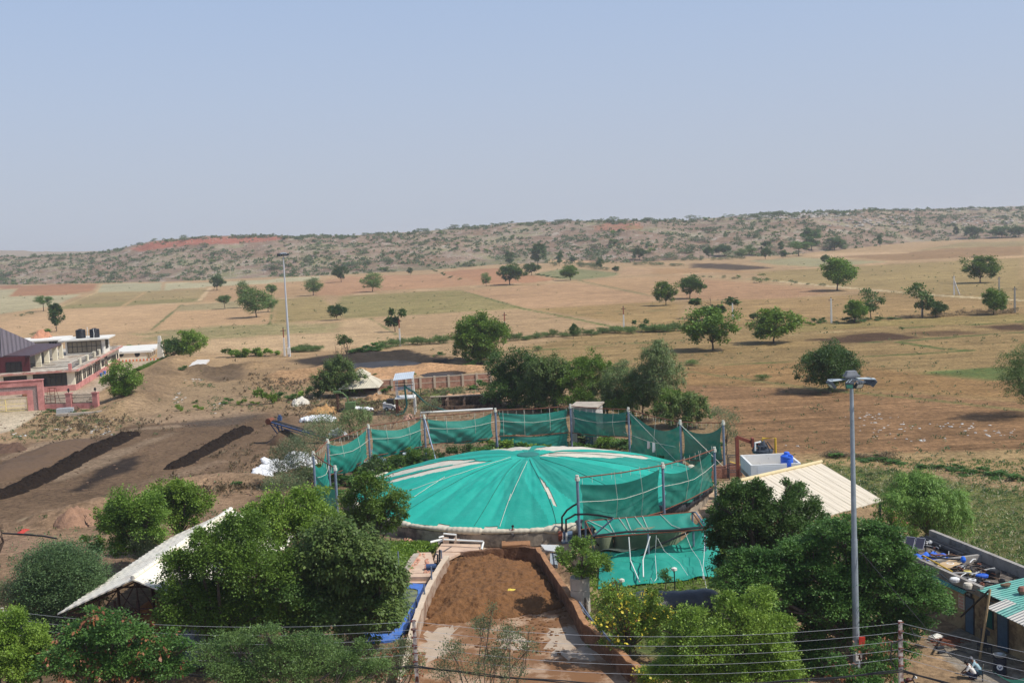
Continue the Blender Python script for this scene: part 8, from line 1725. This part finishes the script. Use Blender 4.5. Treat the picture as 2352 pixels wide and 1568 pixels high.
 # solar panels, roof pipes, junk
SOL=mat('solar_glass',lin(58,56,68),.15,.1,2,spec=.6);s0p,s1p=at('E',82,225,zW+.9),at('E',445,265,zW+.9);d=U(s0p,s1p);sp=np.array([-d[1],d[0],0]);Lp=np.linalg.norm(s1p-s0p);hh2=1.0
for k in range(4):
 a0,a1=Lp*k/4+.03,Lp*(k+1)/4-.03;t=T('solar_panel','%s of the four dark solar panels on the workshop roof'%('leftmost','second from left','third from left','rightmost')[k],'solar panel',up(s0p+d*(a0+a1)/2,zW))
 q_=[s0p+d*a+sp*b*.75+Zv*(b*.6-.55)for a,b in((a0,0),(a1,0),(a1,hh2),(a0,hh2))];nrm=np.cross(d,q_[3]-q_[0]);nrm/=np.linalg.norm(nrm)
 MB().hexa([p-nrm*.05 for p in q_]+[p for p in q_]).build('frame',mat('alu',lin(190,192,196),.4,.06,3,.4),t);c=sum(q_)/4;g=[c+(p-c)*.93+nrm*.006 for p in q_];MB().hexa([p-nrm*.004 for p in g]+g).build('glass',SOL,t)
 MB().tube([up(q_[0],zW-.1),q_[0]],.04,5).tube([up(q_[2],zW-.1),q_[2]],.04,5).tube([up(q_[3],zW-.1),q_[3]],.04,5).build('stand',DARKS,t)
for k,lab in enumerate(('upper thick black pipe lying along the workshop back parapet','lower thick black pipe lying along the workshop back parapet')):
 p0=rp(sB+.2,WD-.35-.42*k,zW+.25);p1=rp(sD-.1-.6*k,WD-.35-.42*k,zW+.25);m_=MB();m_.tube([p0,p1],.2,12);m_.tube([p0+(p1-p0)*.55,p0+(p1-p0)*.56],.225,12);tag(m_.build('black_pipe',BLACKM,None,p0),lab,'pipe')
tag(MB().grid(lambda u,v:rp(sD-2.6+2.2*u+.2*math.sin(5*v),.6+2.2*v,zW+.12+.12*math.sin(9*u+4*v)+.08*math.sin(17*v)),30,24).build('blue_tarpaulin',mat('blue_tarp',lin(66,112,206),.5,.15,2),None,rp(sD-2,1,zW)),'crumpled bright blue tarpaulin on the far part of the workshop roof','tarpaulin')
jr=np.random.default_rng(77)
JM=[mat('junk_grey',lin(160,160,158),.7,.2),mat('junk_white',lin(226,224,218),.6,.06),BLACKM,mat('rust',lin(120,74,56)),mat('junk_brown',lin(110,88,70),.9,.25),mat('junk_dark',lin(60,58,58),.7,.2)]
for i in range(95): # scrap pieces
 far=i<24;a=jr.uniform(sB+1,sD-.4)if far else jr.uniform(sD+.3,sM-.1);b=jr.uniform(.35,WD-.5);z=zW+.08+jr.random()*.28;P=rp(a,b,z);th=jr.uniform(0,6.28);k=jr.integers(0,10);M_=JM[jr.integers(6)]
 if k<6:dd=np.array([math.cos(th),math.sin(th),jr.uniform(-.15,.25)])*jr.uniform(.3,1.0);m_=MB().tube([P-dd,P+dd*.2+[0,0,jr.uniform(0,.1)],P+dd],jr.uniform(.025,.06),5);nm,lab,ct_='scrap_rod','length of scrap pipe in the junk on the workshop roof','scrap'
 elif k<8:w_=jr.uniform(.12,.3);m_=MB().box(P,(w_,w_*jr.uniform(.6,1.4),w_*.6),th).box(P+np.array([0,0,w_*.4]),(w_*.5,w_*.5,w_*.4),th+.3);nm,lab,ct_='scrap_part','small machine part in the junk on the workshop roof','scrap'
 else:w_=jr.uniform(.12,.26);m_=MB().lathe([(w_,0),(w_*1.05,w_*.5),(w_*.7,w_*.55),(w_*.65,.05)],P,12);nm,lab,ct_='scrap_ring','round scrap pot or ring in the junk on the workshop roof','scrap'
 tag(m_.build(nm,M_,None,P),lab,ct_,'junk on the workshop roof')
for(x,y,sz,col,nm,lab)in((690,485,(1.5,.9,.08),(206,176,136),'plywood_sheet','tan board lying in the junk near the cross wall'),(985,578,(.8,.5,.18),(40,92,190),'blue_cover','bright blue plastic cover in the middle of the junk'),(1085,560,(.9,.7,.5),(30,30,32),'black_box','black box at the right side of the junk'),(740,615,(.7,.5,.25),(228,226,222),'white_basin','white basin at the front parapet of the junk roof'),(850,545,(.5,.5,.2),(206,190,110),'yellow_bag','yellow bag in the middle of the junk'),(855,672,(.55,.5,.35),(206,196,178),'white_pot','pale pot at the near corner of the junk roof')):
 P=at('E',x,y,zW+.3);rz=.6;MBo=MB();w_,l_,h_=sz
 if h_>.15:MBo.lathe([(w_*.5,0),(w_*.52,h_*.7),(w_*.42,h_),(w_*.1,h_*1.02)],P-np.array([0,0,h_/2]),14 if 'box' not in nm else 4,1,l_/w_)
 else:MBo.grid(lambda u,v:P+np.array([(u-.5)*w_*.8-(v-.5)*l_*.5,(u-.5)*w_*.5+(v-.5)*l_,.25*u+.05*math.sin(6*u)]),8,6)
 tag(MBo.build(nm,mat('c_'+nm,lin(*col),.6,.1),None,P),lab,'scrap')
pipe('yellow_rod',[at('E',440,392,zW+.9),at('E',712,542,zW+.35)],.05,mat('yellow_pipe_paint',lin(206,168,54)),'long yellow rod slanting over the cross wall of the workshop roof','rod',6);pipe('black_hose',[at('E',430,400,zW+.6),at('E',560,415,zW+.7),at('E',700,425,zW+.62),at('E',800,432,zW+.6)],.06,BLACKM,'black hose crossing the workshop roof to a blue valve','hose',6)
tag(MB().lathe([(.1,-.2),(.18,-.05),(.18,.05),(.1,.2)],at('E',812,430,zW+.65),10).tube([at('E',790,430,zW+.65),at('E',828,430,zW+.65)],.09,8).build('blue_valve',mat('blue_valve',lin(40,110,220),.4,.08),None,at('E',812,430,zW+.65)),'bright blue valve at the right end of the roof hose','valve')
pipe('black_hose',[at('E',450,470,zW+.55),at('E',600,560,zW+.5),at('E',720,660,zW+.5),at('E',830,705,zW+.45),at('E',920,715,zW+.3)],.05,BLACKM,'black hose running along the front parapet of the workshop','hose',6)
P=at('E',1200,675,zW+.5);tag(MB().lathe([(.22,0),(.24,.12),(.1,.16)],P,10,1.3,.8).box(P+np.array([.2,.1,.1]),(.3,.2,.12),.4).build('old_shoe',mat('junk_brown',lin(110,88,70)),None,P),'dark lump of scrap on the green roof','scrap');P=at('E',1358,742,zW+.45);tag(MB().lathe([(.2,0),(.3,.2),(.2,.4),(.05,.45)],P,10).box(P+np.array([.1,0,.1]),(.5,.2,.1),.2).build('clay_pot',mat('clay',lin(150,104,88),.85,.15),None,P),'red-brown pot lying on the green roof at the right edge','pot')
# leaning posts, drum, blue tarp, ground rubbish
p0=at('E',965,1345);p1=onpl('E',1060,705,p0+[0,.0,0],[0,1.,0]);pipe('leaning_pole',[p0,p1],.07,mat('bamboo',lin(176,150,112)),'crooked wooden pole standing before the workshop wall','pole',6);pipe('black_pipe',[p1,at('E',790,955,1.6)],.06,BLACKM,'straight black pipe slanting from the crooked pole to the tree','pipe',6)
P=at('E',1150,1475);t=T('oil_drum','dark blue-black oil drum with a metal basin on top beside the people','drum',P);pr=[(.36,0),(.36,.3),(.375,.32),(.36,.34),(.36,.62),(.375,.64),(.36,.66),(.36,.95),(.33,.95)];MB().lathe(pr,P,22).build('drum_body',mat('drum_paint',lin(34,40,54),.5,.2),t)
MB().lathe([(.05,.96),(.28,.97),(.36,1.1),(.34,1.1),(.26,1.0)],P,20).build('basin',mat('basin_metal',lin(176,176,172),.3,.1,3,.6),t);f_=U(P,CAM);s_=np.array([-f_[1],f_[0],0])
m_=MB().tube([P+f_*.355+Zv*.48,P+f_*.385+Zv*.48],.17,16);lo_=m_.build('round_label',mat('label_white',lin(222,222,220),.6,.05),t);m_=MB()
for sg in(-1,1):q_=P+f_*.39+Zv*.48;m_.tube([q_-Zv*.08,q_+s_*sg*.09+Zv*.06],.022,4)
m_.build('emblem',mat('emblem_blue',lin(40,60,110),.6,.05),lo_)
tag(MB().grid(lambda u,v:(at('E',1080,1450,1.6)*(1-u)+at('E',1420,1500,1.9)*u)*(1-v)+(at('E',1130,1490,1.2)*(1-u)+at('E',1420,1590,1.0)*u)*v-Zv*(.35*math.sin(math.pi*u)*(1-.5*v)),24,12).build('green_awning',netmat('teal_cloth',(.0,.20,.16),.03,.25),None,at('E',1250,1500,1.4)),'teal cloth slung in the bottom right corner','awning');P=at('E',992,1555);pipe('thin_post',[P,up(P,hgt(P,'E',992,1440))],.03,DARKS,'thin dark post beside the squatting people holding the teal cloth','post',5)
pipe('black_hose',[at('E',1075,1450,1.55),up(P,hgt(P,'E',992,1440)),at('E',1000,1395,1.7)],.015,ROPE,'cord tied from the teal cloth to the thin post','rope',4)
for i in range(26):
 a=at('E',660+jr.normal()*45,1175+jr.normal()*18,.06+.1*jr.random());th=jr.normal()*.35+.5;dd=np.array([math.cos(th),-math.sin(th),0])*jr.uniform(.4,.8);tag(MB().tube([a-dd,a+dd*.1+[0,0,.05],a+dd],.03,4).build('scrap_rod',mat('rust',lin(120,74,56)),None,a),'rusty bar in the heap on the paving under the tree','scrap','rusty bars on the paving')
P=at('E',560,1165);tag(MB().box(P+np.array([0,0,.12]),(.8,.5,.22),.5).box(P+np.array([0,0,.26]),(.6,.3,.06),.5).build('white_box',WHITEW,None,P),'small white-and-red box at the left end of the rusty bars','box')
for(x,y,lab)in((600,1240,'upper'),(615,1278,'lower')):P=at('E',x,y,.08);tag(MB().box(P,(.5,.16,.12),.3).tube([P,P+[.6,-.1,0],P+[1.0,.1,0],P+[1.4,-.3,0]],.018,4).build('grinder',DARKS,None,P),'%s of the two dark hand tools with cables on the paving'%lab,'tool')
P=at('E',1010,1285);t=T('drill_press','dark bench machine in the shade before the blue door','machine',P);MB().box(P+np.array([0,0,.45]),(.7,.6,.08)).box(P+np.array([0,.1,.9]),(.25,.3,.9)).box(P+np.array([0,-.1,1.3]),(.3,.6,.25)).build('machine_body',DARKS,t)
for sx in(-.3,.3):
 for sy in(-.25,.25):MB().tube([P+[sx,sy,0],P+[sx,sy,.45]],.03,5).build('leg',DARKS,t)
P=at('E',290,1665);mb=T('motorbike','dark motorbike partly hidden behind the right power pole','motorbike',P)
for sx in(-.62,.62):
 w_=MB();pts=[P+[sx+.28*math.cos(k*.5236),.0,.3+.28*math.sin(k*.5236)]for k in range(13)];w_.tube(pts,.05,6);wo=w_.build('wheel',mat('rubber',(.02,.02,.022)),mb);MB().tube([P+[sx,-.05,.3],P+[sx,.05,.3]],.1,8).build('hub',STEELM,wo)
MB().tube([P+[-.62,0,.3],P+[-.2,0,.55],P+[.35,0,.8],P+[.62,0,.3]],.05,6).tube([P+[.3,0,.75],P+[.42,0,1.0]],.04,5).tube([P+[.42,-.32,1.02],P+[.42,.32,1.02]],.025,5).build('frame',DARKS,mb);MB().lathe([(.05,0),(.14,.05),(.15,.15),(.06,.22)],P+[.12,0,.68],10,1.7,.9).build('fuel_tank',mat('bike_red',lin(70,30,30),.3,.1),mb);MB().box(P+np.array([-.35,0,.78]),(.6,.24,.1)).box(P+np.array([-.6,0,.82]),(.15,.22,.08)).build('seat',BLACKM,mb);MB().lathe([(.08,0),(.1,.05),(.06,.12)],P+[.5,0,.85],8).build('headlight',WPIPE,mb)
# two squatting people
def squat(P,facing,label,shirt,pants,hairc,lean=.0):
 ca,sa=math.cos(facing),math.sin(facing)
 def rt(p):return(p[0]*ca-p[1]*sa,p[0]*sa+p[1]*ca,p[2])
 J={'pelvis':(0,-.12,.25),'waist':(0,-.08,.42),'chest':(0,.08+lean,.66),'neck':(0,.2+lean,.80),'head':(0,.27+lean,.91),'face':(0,.39+lean,.87),'top':(0,.25+lean,.99)}
 R_={'pelvis':(.17,.14),'waist':(.155,.13),'chest':(.17,.12),'neck':.055,'head':(.085,.1),'top':.07};E_=[('pelvis','waist'),('waist','chest'),('chest','neck'),('neck','head'),('head','top')]
 for t_,sg in(('L',-1),('R',1)):
  J.update({'sh'+t_:(.19*sg,.1+lean,.74),'el'+t_:(.28*sg,.3,.5),'wr'+t_:(.14*sg,.5,.32),'hip'+t_:(.11*sg,-.1,.24),'kn'+t_:(.2*sg,.28,.46),'an'+t_:(.16*sg,.02,.08),'to'+t_:(.19*sg,.18,.04)})
  R_.update({'sh'+t_:.062,'el'+t_:.043,'wr'+t_:.03,'hip'+t_:.1,'kn'+t_:.07,'an'+t_:.045,'to'+t_:.036});E_+=[('chest','sh'+t_),('sh'+t_,'el'+t_),('el'+t_,'wr'+t_),('pelvis','hip'+t_),('hip'+t_,'kn'+t_),('kn'+t_,'an'+t_),('an'+t_,'to'+t_)];hand(J,E_,R_,'wr'+t_,t_,(-.2*sg,.8,-.55),(1.,0,0))
 J={k:rt(v)for k,v in J.items()}
 def sh3(names,k):return{n_:(tuple(c+k for c in R_[n_])if isinstance(R_[n_],tuple)else R_[n_]+k)for n_ in names}
 return fig('person',label,J,R_,E_,(0,0,.0),[('shirt',shirt_e,sh3(('pelvis','waist','chest','shL','elL','shR','elR'),.022),shirt),('trousers',pants_e,sh3(('pelvis','hipL','knL','anL','hipR','knR','anR'),.018),pants)],P,hairc)
squat(at('E',893,1528),1.15,'person in a white shirt and dark trousers squatting on the paving, in front',mat('white_shirt',lin(222,218,210)),mat('navy_trousers',lin(36,42,62),.9,.15),(.01,.01,.01),.03)
squat(at('E',938,1492),1.2,'person in a pale blue patterned shirt and grey cap squatting just behind the other',mat('blue_shirt',lin(160,188,196),.85,.22,14),mat('teal_trousers',lin(70,98,112),.9,.15),lin(112,112,116),.03)
# stubble straw on the right field and grass in the garden
P_,S_=[],[]
for _ in range(5200):
 x,y=sr.uniform(1900,2420),sr.uniform(1075,1340)
 if y>1075+(x-1900)*.55+30 and x<2300:continue
 P_.append(at('D',x,y,.02));S_.append(sr.uniform(.5,1.0))
scrub('stubble_straw','pale straw stalks lying over the green stubble field',np.array(P_)[::2],np.array(S_)[::2]*.34,2,1.0,'reed',sr)
for o in bpy.data.objects:
 if o.name.startswith('stubble_straw'):o.data.materials.clear();o.data.materials.append(mat('straw_stalk',lin(200,190,160),.9,.12))
P_,S_=[],[]
for _ in range(3400):
 x,y=sr.uniform(1850,2420),sr.uniform(1055,1330)
 if y>1075+(x-1900)*.55+30 and x<2300:continue
 P_.append(at('D',x,y,0));S_.append(sr.uniform(.2,.6))
scrub('stubble_weeds','low green regrowth in the stubble field',P_,S_,14,.3,'acacia',sr)
P_,S_=[],[]
for _ in range(2600):P_.append(at('b',sr.uniform(985,1370),sr.uniform(500,760),0));S_.append(sr.uniform(.12,.3))
P_=[p for p in P_ if inpoly(np.array([at('b',*q_)[:2]for q_ in((985,500),(1375,505),(1350,570),(1180,610),(1090,740),(985,760))]),p[0],p[1])];S_=S_[:len(P_)]
for _ in range(2600):P_.append(at('c',sr.uniform(570,1900),sr.uniform(560,1300),0));S_.append(sr.uniform(.12,.32))
scrub('grass','short green grass of the garden plots',P_,S_,9,.6,'bright',sr)
# ================================================================== haze
hb=MB().box((0,1500,30),(7000,9600,72));o=hb.build('haze',mat('haze_dummy',(.5,.5,.5)),None,(0,1500,30));tag(o,kind='stuff')
hm=bpy.data.materials.new('haze_air');hm.use_nodes=True;nt=hm.node_tree;nt.nodes.clear();ou=nt.nodes.new('ShaderNodeOutputMaterial');pv_=nt.nodes.new('ShaderNodeVolumePrincipled');pv_.inputs['Color'].default_value=(.80,.86,.94,1);pv_.inputs['Density'].default_value=.00016;pv_.inputs['Anisotropy'].default_value=.2;nt.links.new(pv_.outputs[0],ou.inputs['Volume'])
o.data.materials.clear();o.data.materials.append(hm);o.display_type='WIRE'
